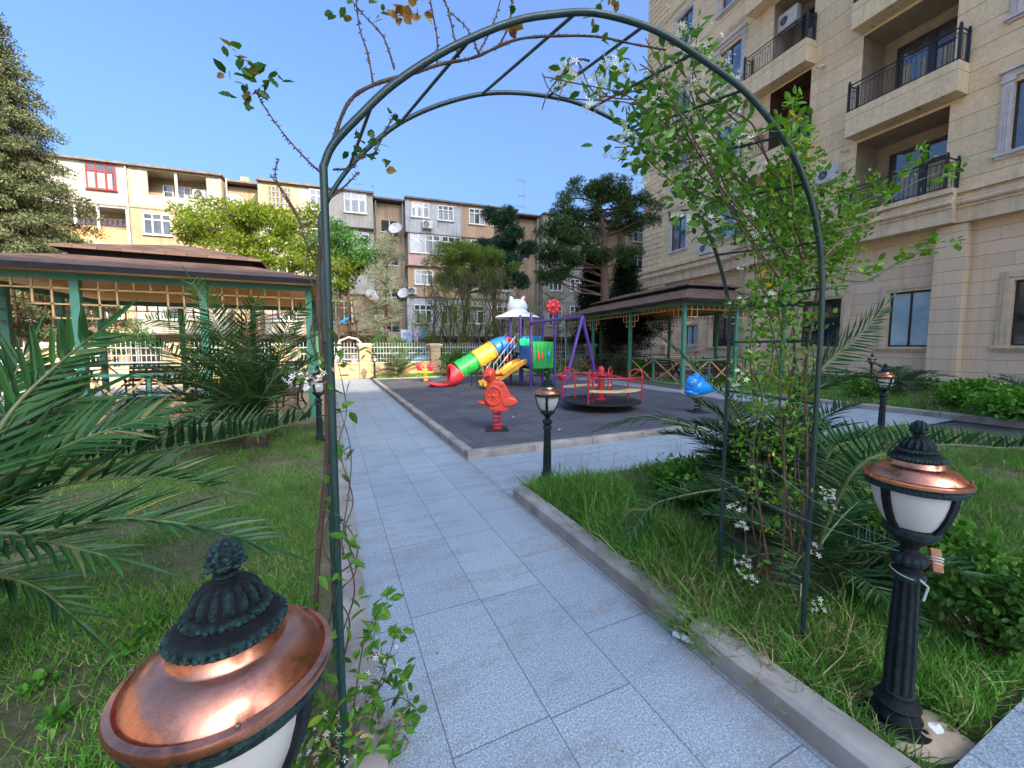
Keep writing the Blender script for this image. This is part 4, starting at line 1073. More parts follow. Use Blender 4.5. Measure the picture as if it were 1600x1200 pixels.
for z_ in (.12, .4, .68, .96, 1.24, 1.52, 1.75):
    for A, B in ((FA, RA), (FB, RB)):
        if A is FA and z_ > 1.6: continue
        b = MB(); zz = Vector((0, 0, z_)); b.tube([AW(A + zz), AW(B + zz)], .0065, 8); b.build('side_rung', TG, ar, smooth=True)
# ================================================================== PLAYGROUND
PU = M['purple']
def C2(cx, cz, h, o): return CW(cx, cz, h) - Vector(o)
po = CW(.35, 14.6); ps = thing('play_structure', 'purple-posted climbing tower with tube slide, yellow slide and white animal-eared roof', 'playground set', po)
def L3(cx, cz, h): return CW(cx, cz, h) - po
deckA = [(.64, 13.4), (1.48, 13.75), (1.13, 14.6), (.3, 14.25)]
deckB = [(-.05, 14.75), (.75, 15.1), (.42, 15.9), (-.38, 15.55)]
for i, (x, z) in enumerate(deckA):
    b = MB(); h = 2.56; b.tube([L3(x, z, .06), L3(x, z, h)], .045, 12); b.ball(L3(x, z, h), (.048, .048, .04)); b.build('post', PU, ps, smooth=True)
for i, (x, z) in enumerate(deckB):
    b = MB(); b.tube([L3(x, z, .06), L3(x, z, 2.55)], .045, 12); b.build('post', PU, ps, smooth=True)
def deck(pts, h, nm='deck'):
    b = MB(); a = [L3(x, z, h) for x, z in pts]; c = [p - Vector((0, 0, .08)) for p in a]
    b.add(a + c, [(0, 1, 2, 3), (7, 6, 5, 4)] + [(i, (i + 1) % 4, 4 + (i + 1) % 4, 4 + i) for i in range(4)]); b.build(nm, M['black'], ps)
deck(deckA, .78); deck(deckB, 1.25); deck([(.3, 14.25), (1.13, 14.6), (.75, 15.1), (-.05, 14.75)], 1.0, 'bridge')
# green barrier panel with slots
def panel(p, q, z0, z1, mat, nm, slots=5, th=.04, mat2=None):
    P0, P1 = L3(*p, 0), L3(*q, 0); d = (P1 - P0); L = d.length; d.normalize(); P0 = P0 + d * .06; L -= .12
    b = MB(); z0v, z1v = Vector((0, 0, z0)), Vector((0, 0, z1)); W_ = L / (slots * 2 + 1)
    b.beam(P0 + Vector((0, 0, z0 + .06)), P0 + d * L + Vector((0, 0, z0 + .06)), th, .12); b.beam(P0 + Vector((0, 0, z1 - .06)), P0 + d * L + Vector((0, 0, z1 - .06)), th, .12)
    for i in range(slots * 2 + 1):
        a = P0 + d * (W_ * (i + .5))
        if i % 2 == 0: b.box(a + Vector((0, 0, (z0 + z1) / 2)), (W_, th, z1 - z0 - .24), M=Matrix.Rotation(math.atan2(d.y, d.x), 3, 'Z'))
        else: b.box(a + Vector((0, 0, (z0 + z1) / 2)), (W_, th * .35, z1 - z0 - .24), M=Matrix.Rotation(math.atan2(d.y, d.x), 3, 'Z'))
    return b.build(nm, mat, ps, bevel=.008)
gp = panel(deckA[0], deckA[1], .72, 1.63, M['green_plastic'], 'green_panel')
P0, P1 = L3(*deckA[0], 0), L3(*deckA[1], 0); d_ = (P1 - P0).normalized(); nrm = Vector((d_.y, -d_.x, 0))
b = MB()
for u, z, c_ in ((.26, 1.12, 0), (.4, 1.1, 0), (.66, 1.17, 1)):
    b.m = c_; p = P0 + d_ * u + nrm * .03 + Vector((0, 0, z)); b.ball(p, (.045, .03, .13), 10, 6)
    b.ball(p + Vector((0, 0, .14)), (.04, .03, .045), 8, 6)
b.build('panel_ornament', [M['orange_red'], M['sky_plastic']], gp, smooth=True)
panel(deckA[3], deckA[0], .78, 1.5, M['blue_plastic'], 'blue_panel', 4)
panel(deckA[2], deckA[3], .95, 1.85, plain('teal_plastic', (.01, .24, .36), None, 3, .35), 'teal_panel', 4)
fsh = MB(); fc = L3(.42, 14.05, 1.62)
fsh.ball(fc, (.2, .05, .15), 12, 8, M=Matrix.Rotation(.3, 3, 'Z'), fn=lambda p: p * (1 + .18 * math.sin(p.x * 30)))
fsh.ball(fc + Vector((.2, .05, -.02)), (.08, .03, .16), 10, 6); fsh.build('fish_panel', M['mint_plastic'], ps, smooth=True)
# red arch panels round the tube entrance on tower B
def ring_panel(cx, cz, h, r0, r1, mat, nm, lobes=0, tilt=None):
    b = MB(); c = L3(cx, cz, h); u = (CW(.84, .35) - CW(0, 0)).normalized(); v = Vector((0, 0, 1)); n = u.cross(v); K = 32; vs = []
    for s in (-.03, .03):
        for rr in (r0, r1):
            for k in range(K):
                a = 2 * PI * k / K; r = rr * (1 + (.1 * math.cos(lobes * a) if lobes and rr == r1 else 0))
                vs.append(c + u * r * math.cos(a) + v * r * math.sin(a) + n * s)
    fs = []
    for k in range(K):
        k2 = (k + 1) % K
        fs += [(k, k2, K + k2, K + k), (2 * K + k2, 2 * K + k, 3 * K + k, 3 * K + k2), (K + k, K + k2, 3 * K + k2, 3 * K + k), (k2, k, 2 * K + k, 2 * K + k2)]
    b.add(vs, fs); return b.build(nm, mat, ps, smooth=True)
# the tube leaves tower B through its left side
TP = [L3(-2.1, 13.95, .42), L3(-1.78, 14.1, .62), L3(-1.3, 14.35, .9), L3(-.75, 14.66, 1.24), L3(-.3, 14.98, 1.5)]
tdir = (TP[-1] - TP[1]).normalized()
def pipe(p, q, r, mat, nm, rim=True):
    p = Vector(p); q = Vector(q); d = (q - p).normalized(); b = MB()
    pts = [p, p + d * .03, p + d * .031, q - d * .031, q - d * .03, q]; rs = [r * 1.08, r * 1.08, r, r, r * 1.08, r * 1.08] if rim else [r] * 6
    b.tube(pts, rs, 28, cap=False)
    K = 9
    for k in range(K):      # moulded swirl ribs
        a0 = 2 * PI * k / K; u = d.orthogonal().normalized(); w_ = d.cross(u); 
        b.tube([p.lerp(q, s) + (u * math.cos(a0 + .5 * math.sin(s * 6)) + w_ * math.sin(a0 + .5 * math.sin(s * 6))) * (r + .003) for s in np.linspace(.12, .88, 9)], .01, 5)
    o = b.build(nm, mat, ps, smooth=True); m = o.modifiers.new('thick', 'SOLIDIFY'); m.thickness = .012; return o
RT = .335
j0, j1, j2, j3 = L3(-1.93, 14.02, .6), L3(-1.33, 14.3, .96), L3(-.72, 14.62, 1.34), L3(-.2, 14.98, 1.52)
pipe(j0, j1, RT, M['green_plastic'], 'tube_section'); pipe(j1, j2, RT, M['yellow_plastic'], 'tube_section')
b = MB(); cv = [j2, j2.lerp(j3, .35) + Vector((0, 0, .04)), j2.lerp(j3, .7) + Vector((0, 0, .04)), j3, j3 + Vector((.12, .05, 0))]
b.tube(smooth_path(cv, 3), RT, 28, cap=False); o = b.build('tube_section', M['blue_plastic'], ps, smooth=True); m = o.modifiers.new('thick', 'SOLIDIFY'); m.thickness = .012
# red open end: half-pipe sweeping to the ground
def chute(path, prof, mat, nm, up=Vector((0, 0, 1)), th=.03):
    b = MB(); vs = []; n = len(prof[0])
    for i, p in enumerate(path):
        t_ = (path[min(i + 1, len(path) - 1)] - path[max(i - 1, 0)]).normalized(); s = t_.cross(up).normalized(); u = s.cross(t_).normalized()
        for (a, c) in prof[min(i, len(prof) - 1)]: vs.append(p + s * a + u * c)
    fs = [(i * n + k, i * n + k + 1, (i + 1) * n + k + 1, (i + 1) * n + k) for i in range(len(path) - 1) for k in range(n - 1)]
    b.add(vs, fs); o = b.build(nm, mat, ps, smooth=True, ang=60); m = o.modifiers.new('thick', 'SOLIDIFY'); m.thickness = th; m.offset = 0; return o
rp = smooth_path([j0, L3(-2.12, 13.93, .42), L3(-2.36, 13.85, .27), L3(-2.62, 13.76, .2), L3(-2.85, 13.68, .22)], 5)
pr = []
for i in range(len(rp)):
    f = i / (len(rp) - 1); hi = 2.9 if f < .12 else max(1.15, 2.9 - (f - .12) * 5.2); r = RT * (1.05 - .35 * min(1, max(0, f - .3) / .7))
    pr.append([(r * math.sin(a) * (1 + .1 * f), -r * math.cos(a) * (1 - .35 * f) + (0 if f < .3 else .1 * (f - .3))) for a in np.linspace(-hi, hi, 19)])
chute(rp, pr, M['red_plastic'], 'slide_exit', th=.045)
b = MB(); b.box(L3(-2.5, 13.8, .12), (.16, .3, .13), rz=-YAW, taper=.8); b.build('exit_foot', M['red_plastic'], ps, bevel=.02)
for cx, cz, z in ((-1.45, 14.25, .5), (-1.25, 14.4, .62), (-.78, 14.6, .95)): b = MB(); b.tube([L3(cx, cz, .06), L3(cx, cz, z)], .03, 8); b.build('slide_support', M['black'], ps, smooth=True)
for h in (1.62, .98):
    b = MB(); c = L3(-.12, 14.72, h)
    for k in range(7):
        a = 2 * PI * k / 7; b.ball(c + (CW(.84, .35) * math.cos(a) + Vector((0, 0, 1)) * math.sin(a)) * .11, (.1, .06, .1), 10, 6)
    b.build('red_flower_panel', M['red_plastic'], ps, smooth=True)
# yellow double slide from tower A
yp = smooth_path([L3(.5, 13.95, .84), L3(.3, 13.9, .84), L3(.05, 13.75, .7), L3(-.35, 13.5, .42), L3(-.72, 13.25, .2), L3(-.95, 13.1, .14)], 5)
yprof = [(-.33, .17), (-.3, .17), (-.27, .02), (-.05, .0), (-.02, .13), (.02, .13), (.05, .0), (.27, .02), (.3, .17), (.33, .17)]
chute(yp, [yprof] * len(yp), M['yellow_plastic'], 'yellow_slide', th=.03)
# stair with pale handrails up to tower B
st0, st1 = Vector(L3(-.85, 14.1, .06)), Vector(L3(-.0, 14.75, 1.22))
sd = Vector((st1 - st0)).cross(Vector((0, 0, 1))).normalized() * .34
sb = MB()
for k in range(6):
    p = st0.lerp(st1, (k + .5) / 6); sb.beam(p - sd, p + sd, .2, .03)
sb.beam(st0 - sd, st1 - sd, .04, .12); sb.beam(st0 + sd, st1 + sd, .04, .12)
sb.build('stair', M['black'], ps)
hb = MB()
for s in (-1, 1):
    for hz in (.45, .78): hb.tube([st0 + sd * s + Vector((0, 0, .06)), st0 + sd * s + Vector((0, 0, hz)), st1 + sd * s + Vector((0, 0, hz - .05)), st1 + sd * s + Vector((0, 0, .0))], .016, 8)
    for k in range(1, 7): p = st0.lerp(st1, k / 7) + sd * s; hb.tube([p, p + Vector((0, 0, .74))], .01, 6)
hb.build('handrail', M['grey_metal'], ps, smooth=True)
# white animal-eared roof
wr = MB(); rc = L3(.2, 15.3, 2.52)
wr.lathe([(.86, 0), (.9, .03), (.85, .08), (.6, .17), (.42, .26), (.36, .34)], 8, c=rc, M=Matrix.Rotation(.39 - YAW, 3, 'Z'))
wr.ball(rc + Vector((0, 0, .45)), (.4, .36, .3), 20, 12)
ro = wr.build('white_roof', M['white_plastic'], ps, smooth=True, ang=50)
for sx in (-1, 1):
    e = MB(); c = rc + CW(.21 * sx, 0) + Vector((0, 0, .66))
    e.lathe([(.13, -.08), (.12, .03), (.075, .14), (.02, .21), (.001, .215)], 14, c=c, M=Matrix.Rotation(.22 * sx, 3, 'Y')); e.build('ear', M['white_plastic'], ro, smooth=True)
e = MB(); e.ball(rc + CW(.3, -.07) + Vector((0, 0, .72)), (.06, .05, .07)); e.build('red_spot', M['red_plastic'], ro, smooth=True)
e = MB(); e.ball(rc + CW(-.36, -.12) + Vector((0, 0, .33)), (.06, .05, .06)); e.build('red_spot', M['red_plastic'], ro, smooth=True)
# red flower disc on the far post of tower A
fd = MB(); c = L3(1.42, 13.75, 2.83); ux = CW(1, 0)
for k in range(8):
    a = 2 * PI * k / 8; fd.ball(c + ux * .17 * math.cos(a) + Vector((0, 0, .17 * math.sin(a))), (.1, .07, .1), 12, 8)
fd.ball(c, (.16, .09, .16), 14, 8); fd.ball(c + CW(0, -.09), (.06, .04, .06), 10, 6)
fd.tube([c - Vector((0, 0, .3)), c], .03, 8); fd.build('flower_disc', M['red_plastic'], ps, smooth=True)
# post clamps
b = MB()
for x, z in deckA + deckB:
    for h in (.95, 1.55): b.lathe([(.05, -.03), (.058, -.02), (.058, .02), (.05, .03)], 12, c=L3(x, z, h))
b.build('clamp', PU, ps, smooth=True)
# swing beam with A-frame
ap = L3(1.9, 10.8, 2.28)
b = MB(); b.tube([L3(.64, 13.4, 2.27), ap], .05, 12); b.build('swing_beam', PU, ps, smooth=True)
for f_ in (G(877, 630) , G(938, 624)):
    b = MB(); b.tube([ap, Vector((f_.x, f_.y, .06)) - po], .045, 12); b.build('swing_leg', PU, ps, smooth=True)
b = MB()
for k in (.3, .42, .62, .74): q = L3(.64, 13.4, 2.27).lerp(ap, k); b.tube([q, q - Vector((0, 0, .1))], .018, 6)
b.build('swing_hook', M['black'], ps, smooth=True)
q = L3(.64, 13.4, 2.27).lerp(ap, .68)
b = MB(); sc_ = Vector((q.x, q.y, .62)); 
b.ball(sc_, (.2, .17, .15), 14, 8, fn=lambda p: Vector((p.x, p.y, min(p.z, .03)))); b.box(sc_ + Vector((.16, .05, .12)), (.05, .3, .26)); sw = b.build('swing_seat', M['red_plastic'], ps, smooth=True)
b = MB()
for s in (-.15, .15): b.tube([q + Vector((s * .3, s, 0)), sc_ + Vector((0, s, .05))], .006, 5)
b.build('swing_chain', M['grey_metal'], sw)

# ------------------------------------------------------------------ merry-go-round
mc = G(940, 636); mc = D(940, 540, 9.05); mc.z = 0
mg = thing('merry_go_round', 'red tubular merry-go-round with curved pale wooden seats and dark round platform', 'merry-go-round', (mc.x, mc.y, .065), .2)
b = MB(); b.lathe([(.3, .0), (.3, .1), (.05, .1)], 20); b.build('bearing', M['black'], mg)
b = MB(); b.lathe([(.2, .12), (.6, .13), (.89, .165), (.9, .175), (.9, .195), (.88, .2), (.05, .2)], 48); b.build('platform', M['black'], mg, smooth=True)
b = MB(); b.lathe([(.13, .2), (.13, .22), (.075, .225), (.075, .9), (.07, .93), (.045, .96), (.001, .975)], 20); b.build('centre_pole', M['red_metal'], mg, smooth=True)
b = MB(); b.lathe([(.2, .76), (.26, .765), (.26, .785), (.07, .79)], 24); b.build('hand_wheel', M['red_metal'], mg, smooth=True)
for k in range(2):
    a0 = R(-96) - .2 + k * PI; w_ = .85
    s = MB(); K = 16; vs = []
    for z_ in (.45, .48):
        for rr in (.6, .88):
            vs += [(rr * math.cos(a0 + w_ * (2 * i / K - 1)), rr * math.sin(a0 + w_ * (2 * i / K - 1)), z_) for i in range(K + 1)]
    n = K + 1; fs = []
    for i in range(K): fs += [(i + 1, i, n + i, n + i + 1), (2 * n + i, 2 * n + i + 1, 3 * n + i + 1, 3 * n + i), (n + i, n + i + 1, 3 * n + i + 1, 3 * n + i)[::-1], (i, i + 1, 2 * n + i + 1, 2 * n + i)[::-1]]
    fs += [(0, n, 3 * n, 2 * n), (K, 2 * n + K, 3 * n + K, n + K)]
    s.add(vs, fs); s.build('seat', M['seat_wood'], mg, bevel=.006)
    b = MB()
    def pr_(r, a, z): return (r * math.cos(a), r * math.sin(a), z)
    for e in (-1, 1):
        a = a0 + e * w_ * .98
        b.tube(smooth_path([Vector(pr_(.9, a, .2)), Vector(pr_(.9, a, .55)), Vector(pr_(.9, a, .8)), Vector(pr_(.84, a, .9)), Vector(pr_(.7, a, .9)), Vector(pr_(.62, a, .8)), Vector(pr_(.6, a, .5)), Vector(pr_(.6, a, .2))], 3), .018, 8)
    b.tube([pr_(.9, a0 + w_ * .98 * (2 * i / 10 - 1), .75) for i in range(11)], .016, 8)
    b.tube([pr_(.9, a0 + w_ * .98, .62), pr_(.2, a0 + w_, .775)], .014, 8); b.tube([pr_(.9, a0 - w_ * .98, .62), pr_(.2, a0 - w_, .775)], .014, 8)
    b.build('grab_rail', M['red_metal'], mg, smooth=True)

# ------------------------------------------------------------------ spring riders
def spring(t, h, r=.075, mat=None, turns=4, z0=0.0, base=.19):
    b = MB(); b.box((0, 0, z0 + .012), (base * 2, base * 2, .024)); b.build('base_plate', M['black'], t)
    b = MB(); n = turns * 14
    b.tube([(r * math.cos(2 * PI * turns * i / n), r * math.sin(2 * PI * turns * i / n), z0 + .04 + (h - .05) * i / n) for i in range(n + 1)], .016, 8)
    b.lathe([(r + .02, z0 + .024), (r + .02, z0 + .06), (r * .5, z0 + .07)], 16); b.build('spring', mat or M['red_metal'], t, smooth=True)
q = G(776, 671, .065)
rr_ = thing('spring_rider', 'orange-red spring rider with a round head and wheel-shaped side on a red spring', 'spring rider', q, -YAW + .1)
spring(rr_, .32)
OR = M['orange_red']
b = MB()
outline = [(-.13, .34), (.12, .31), (.2, .36), (.2, .42), (.27, .43), (.32, .48), (.31, .54), (.25, .58), (.19, .7), (.12, .82), (.03, .86), (-.07, .85), (-.13, .78), (-.18, .68), (-.18, .5), (-.15, .42)]
b.prism(outline, -.13, .13); b.build('body', OR, rr_, bevel=.03)
b = MB(); b.prism([(.1, .4), (.3, .42), (.36, .5), (.3, .56), (.2, .58), (.08, .5)], -.15, .15); b.build('tail_seat', OR, rr_, bevel=.03)
for s in (-1, 1):
    b = MB(); K = 20; cx, cz_ = -.06, .6
    b.tube([(cx + .125 * math.cos(2 * PI * k / K), s * .135, cz_ + .155 * math.sin(2 * PI * k / K)) for k in range(K)], .026, 8, closed=True)
    for k in range(4): a = PI * k / 4; b.tube([(cx - .12 * math.cos(a), s * .135, cz_ - .15 * math.sin(a)), (cx + .12 * math.cos(a), s * .135, cz_ + .15 * math.sin(a))], .014, 6)
    b.ball((cx, s * .135, cz_), .04, 10, 6); b.build('wheel_relief', OR, rr_, smooth=True)
b = MB(); b.ball((-.12, 0, 1.0 - .06), (.115, .12, .13), 18, 12); b.ball((-.08, 0, .85), (.07, .08, .09), 12, 8); hd_ = b.build('head', OR, rr_, smooth=True)
b = MB(); b.tube([(-.16, -.13, .93), (-.2, -.11, .93)], .03, 8); b.ball((-.215, -.05, .93), (.02, .05, .04)); b.ball((-.2, .06, .9), (.02, .03, .03)); b.build('face_relief', OR, hd_, smooth=True)
b = MB(); b.tube([(.0, -.05, .93), (.1, -.2, .95)], .016, 8); b.tube([(-.1, -.1, .93), (-.24, -.21, .92)], .016, 8); b.tube([(.0, .05, .93), (.1, .2, .95)], .016, 8); b.build('handle', M['red_metal'], rr_, smooth=True)
b = MB(); b.ball((-.24, -.06, .47), (.1, .05, .035), 12, 6, M=Matrix.Rotation(.25, 3, 'Y')); b.ball((-.2, .12, .47), (.1, .05, .035), 12, 6); b.build('foot_rest', OR, rr_, smooth=True)
b = MB()
for x, z in ((.06, .68), (.08, .78)): b.ball((x, -.13, z), (.035, .02, .03), 8, 6)
b.build('button_relief', OR, rr_, smooth=True)
# blue dolphin-like rider
q = G(1088, 642, .0); q.z = .0
q = D(1094, 540, 8.5); q.z = .065 if q.x < 9.4 else 0
br = thing('spring_rider', 'bright blue animal spring rider with two upright handles and pointed tail', 'spring rider', q, -YAW); br.scale = (.95, .95, .88)
spring(br, .38, .07, M['black'], 4)
SB = M['sky_plastic']
def body_fn(p):
    x = p.x; f = (x + .42) / .84
    k = 1.0 - .85 * max(0, f - .35) / .65
    return Vector((p.x, p.y * k, p.z * (k * .9 + .1) + .05 * f * f - .13 * max(0, f - .3)))
b = MB(); b.ball((.1, 0, .62), (.42, .16, .21), 28, 16, fn=lambda p: body_fn(p)); b.ball((-.13, 0, .72), (.17, .15, .19), 20, 12); b.ball((-.2, 0, .5), (.12, .1, .08), 14, 8); b.build('body', SB, br, smooth=True)
b = MB(); b.tube([(-.12, -.07, .82), (-.11, -.08, .93), (-.08, -.08, 1.0)], [.055, .045, .035], 12); b.tube([(-.02, .07, .82), (.02, .08, .93), (.04, .08, 1.0)], [.055, .045, .035], 12); b.tube([(-.08, -.1, .97), (.03, .1, .98)], .02, 8); b.build('handle', SB, br, smooth=True)
b = MB(); b.ball((.1, 0, .8), (.1, .07, .13), 12, 8, M=Matrix.Rotation(.3, 3, 'Y')); b.build('back_fin', SB, br, smooth=True)
b = MB(); b.ball((-.2, -.13, .72), (.03, .015, .035), 10, 6); e_ = b.build('eye', M['white_paint'], br, smooth=True)
b = MB(); b.ball((-.205, -.144, .72), (.015, .008, .02), 8, 6); b.build('pupil', M['black'], e_, smooth=True)
b = MB(); b.ball((.48, 0, .55), (.14, .09, .02), 12, 6); b.ball((-.15, -.16, .48), (.1, .06, .03), 10, 6); b.build('tail_fin', SB, br, smooth=True)
# far flower rider
q = D(664, 540, 16.0); q.z = .065
fr = thing('spring_rider', 'small red and yellow flower-shaped rider at the far edge of the playground', 'spring rider', q, -YAW)
spring(fr, .3, .07, M['yellow_plastic'], 3)
b = MB(); b.box((0, 0, .36), (.4, .16, .06)); b.tube([(-.3, 0, .36), (0, 0, .34), (.3, 0, .36)], .04, 8); b.tube([(0, 0, .34), (0, 0, .78)], .03, 8)
b.tube([(.16 * math.cos(a), -.03, .6 + .18 * math.sin(a)) for a in np.linspace(0, 2 * PI, 16)], .02, 6); b.build('frame', M['yellow_plastic'], fr, smooth=True)
for sx in (-1, 1):
    b = MB()
    for k in range(6): a = 2 * PI * k / 6; b.ball((.24 * sx + .1 * math.cos(a), -.04 * sx, .58 + .1 * math.sin(a)), (.07, .05, .07), 8, 6)
    b.ball((.24 * sx, -.04 * sx, .58), (.1, .08, .1), 10, 6); b.build('flower_seat', M['red_plastic'], fr, smooth=True)
# ================================================================== FOLIAGE
M['grass'] = leafmat('grass_blades', (.06, .19, .025), (.16, .36, .05), (.38, .38, .18), .3, .5, 1.3, .3)
M['dry_grass'] = leafmat('dry_grass', (.42, .33, .16), (.26, .2, .09), (.12, .17, .03), .2, .7, 3)
M['palm'] = leafmat('palm_leaflets', (.014, .055, .016), (.045, .12, .03), (.2, .17, .06), .12, .45, .8, .5, .93)
M['palm_dark'] = leafmat('palm_leaflets_dark', (.018, .06, .015), (.055, .13, .03), (.2, .17, .07), .15, .42, .8, .4, .93)
M['palm_grey'] = leafmat('palm_leaflets_grey', (.07, .13, .06), (.14, .21, .1), None, .15, .45, 1, .4)
M['rachis'] = plain('palm_rachis', (.12, .16, .05), (.08, .1, .03), 10, .5)
M['jas'] = leafmat('jasmine_leaves', (.035, .125, .015), (.12, .28, .03), (.26, .34, .03), .3, .35, 5, .5, .94)
M['vine'] = leafmat('vine_leaves', (.045, .15, .012), (.15, .32, .028), (.36, .32, .02), .35, .4, 4, .4, .94)
M['rose'] = leafmat('rose_leaves', (.03, .1, .02), (.08, .18, .03), (.25, .16, .03), .35, .4, 6, .4)
M['flower'] = leafmat('white_petals', (.72, .72, .62), (.85, .85, .76), None, .3, .6, 8, .2)
M['shrub'] = leafmat('shrub_leaves', (.045, .17, .02), (.13, .32, .035), None, .3, .35, 3, .5)
M['shrub_dark'] = leafmat('dark_shrub_leaves', (.04, .13, .02), (.11, .24, .035), None, .25, .4, 3, .4)
def arr(*v): return np.array([tuple(q) for q in v], float)
def blades(name, pts, hmin, hmax, wd, mat, lean=.5, label=None, cat='grass', parent=None, z=0.0):
    n = len(pts); h = rng.uniform(hmin, hmax, n) * (0.75 + .5 * rng.random(n))
    d = np.stack([rng.normal(0, lean, n), rng.normal(0, lean, n), np.ones(n)], 1)
    X, Y_, Z_ = frames(d, np.stack([rng.normal(0, 1, n), rng.normal(0, 1, n), rng.normal(0, .3, n)], 1), .1)
    ww = wd * rng.uniform(.6, 1.3, n)
    o = scatter(name, BLADE[0], BLADE[1], pts, X * h[:, None], Y_ * ww[:, None], Z_ * h[:, None] * rng.uniform(.3, 1.9, n)[:, None], mat, parent)
    if label: tag(o, label, cat, kind='stuff')
    return o
def lawn(x0, y0, x1, y1, z, dens, near, fall, cut=None):
    """random points, density falling with distance from the eye, thinned into patches"""
    out = []
    tot = int((x1 - x0) * (y1 - y0) * dens * 1.0)
    p = np.stack([rng.uniform(x0, x1, tot), rng.uniform(y0, y1, tot)], 1)
    r = np.hypot(p[:, 0], p[:, 1]); keep = rng.random(tot) < np.clip((near / np.maximum(r, near)) ** fall, .0, 1)
    patch = np.sin(p[:, 0] * 3.1 + 1.3 * np.sin(p[:, 1] * 2.3)) * np.sin(p[:, 1] * 2.7 + 1.1 * np.sin(p[:, 0] * 1.9))
    keep &= rng.random(tot) < np.clip(.75 + .7 * patch, .08, 1)
    p = p[keep]
    if cut is not None: p = p[~cut(p)]
    return np.column_stack([p, np.full(len(p), z)])
def infront(P, m=.25):
    P = P[np.hypot(P[:, 0] - 1.96, (P[:, 1] - .66) * 1.0) > .17]
    P = P[(np.hypot((P[:, 0] - 2.62) / .45, (P[:, 1] - 1.48) / .36) > 1) | (rng.random(len(P)) < .05)]
    P = P[np.hypot(P[:, 0] - 2.11, P[:, 1] - 3.69) > .1]
    """drop points far outside what the picture could show"""
    f = P[:, 0] * math.sin(YAW) + P[:, 1] * math.cos(YAW); s = P[:, 0] * math.cos(YAW) - P[:, 1] * math.sin(YAW)
    return P[(f > .15) & (np.abs(s) < f * 1.35 + m + .3)]
P1 = infront(lawn(-7.5, .15, -.15, 8.3, .035, 24000, 1.6, 1.5))
blades('lawn_grass', P1, .035, .085, .0045, M['grass'], .6, 'green grass of the left lawn under the palms')
rc_ = np.hypot(P1[:, 0], P1[:, 1]); Pd = P1[(rng.random(len(P1)) < .06)]
blades('dry_grass', Pd, .04, .09, .003, M['dry_grass'], .9, 'dry straw blades scattered through the left lawn')
P2 = infront(lawn(1.76, .55, 9.7, 3.6, .03, 21000, 1.6, 1.5))
hz = 1.0
blades('lawn_grass', P2, .06, .16, .0055, M['grass'], .55, 'long unmown grass of the right lawn around the trellis')
P2b = infront(lawn(1.72, .95, 2.4, 3.5, .03, 2600, 3, 1))
blades('lawn_grass', P2b, .15, .3, .007, M['grass'], .6, 'taller tufts of grass leaning over the kerb of the right lawn')
Pg = np.column_stack([rng.normal(1.68, .05, 900), rng.normal(1.38, .09, 900), np.full(900, .02)])
blades('grass_tuft', Pg, .08, .2, .004, M['grass'], .7, 'grass tuft growing through the broken joint of the kerb')
Pk = infront(lawn(1.62, .9, 2.3, 1.75, .03, 4200, 3, 1))
blades('dry_grass', Pk, .08, .24, .005, M['dry_grass'], .9, 'brown dry grass at the foot of the right side of the trellis')
Pc = infront(lawn(-3.5, .3, -.15, 4.5, .03, 420, 1.5, 1.2))
Pc = np.repeat(Pc, 3, 0) + rng.normal(0, .006, (len(Pc) * 3, 3)) * np.array([1, 1, 0])
n_ = len(Pc); d_c = np.stack([rng.normal(0, 1, n_), rng.normal(0, 1, n_), rng.uniform(.1, .7, n_)], 1); Xc, Yc, Zc = frames(d_c, None, .3); s_c = rng.uniform(.012, .028, (n_, 1))
tag(scatter('clover', LEAF[0], LEAF[1], Pc + np.array([0, 0, .02]), Xc * s_c, Yc * s_c * 1.5, Zc * s_c, M['shrub_dark']), 'clover and small broad-leaved weeds mixed into the left lawn', 'weeds', kind='stuff')
P3 = infront(lawn(11.7, -3, 21, 12.3, .06, 1500, 5, 1.0))
blades('lawn_grass', P3, .08, .18, .012, M['grass'], .5, 'grass of the far lawn along the stone building')
P4 = infront(lawn(1.8, 17.98, 20, 20.1, .05, 1400, 30, 1.0))
blades('lawn_grass', P4, .06, .16, .014, M['grass'], .5, 'grass strip below the fence behind the playground')
seeds = infront(lawn(2.0, 3.1, 5.0, 3.62, .07, 90, 9, 1))
blades('seed_stalks', seeds, .3, .45, .003, M['dry_grass'], .25, 'thin seed stalks standing above the lawn edge by the cross path', 'grass')

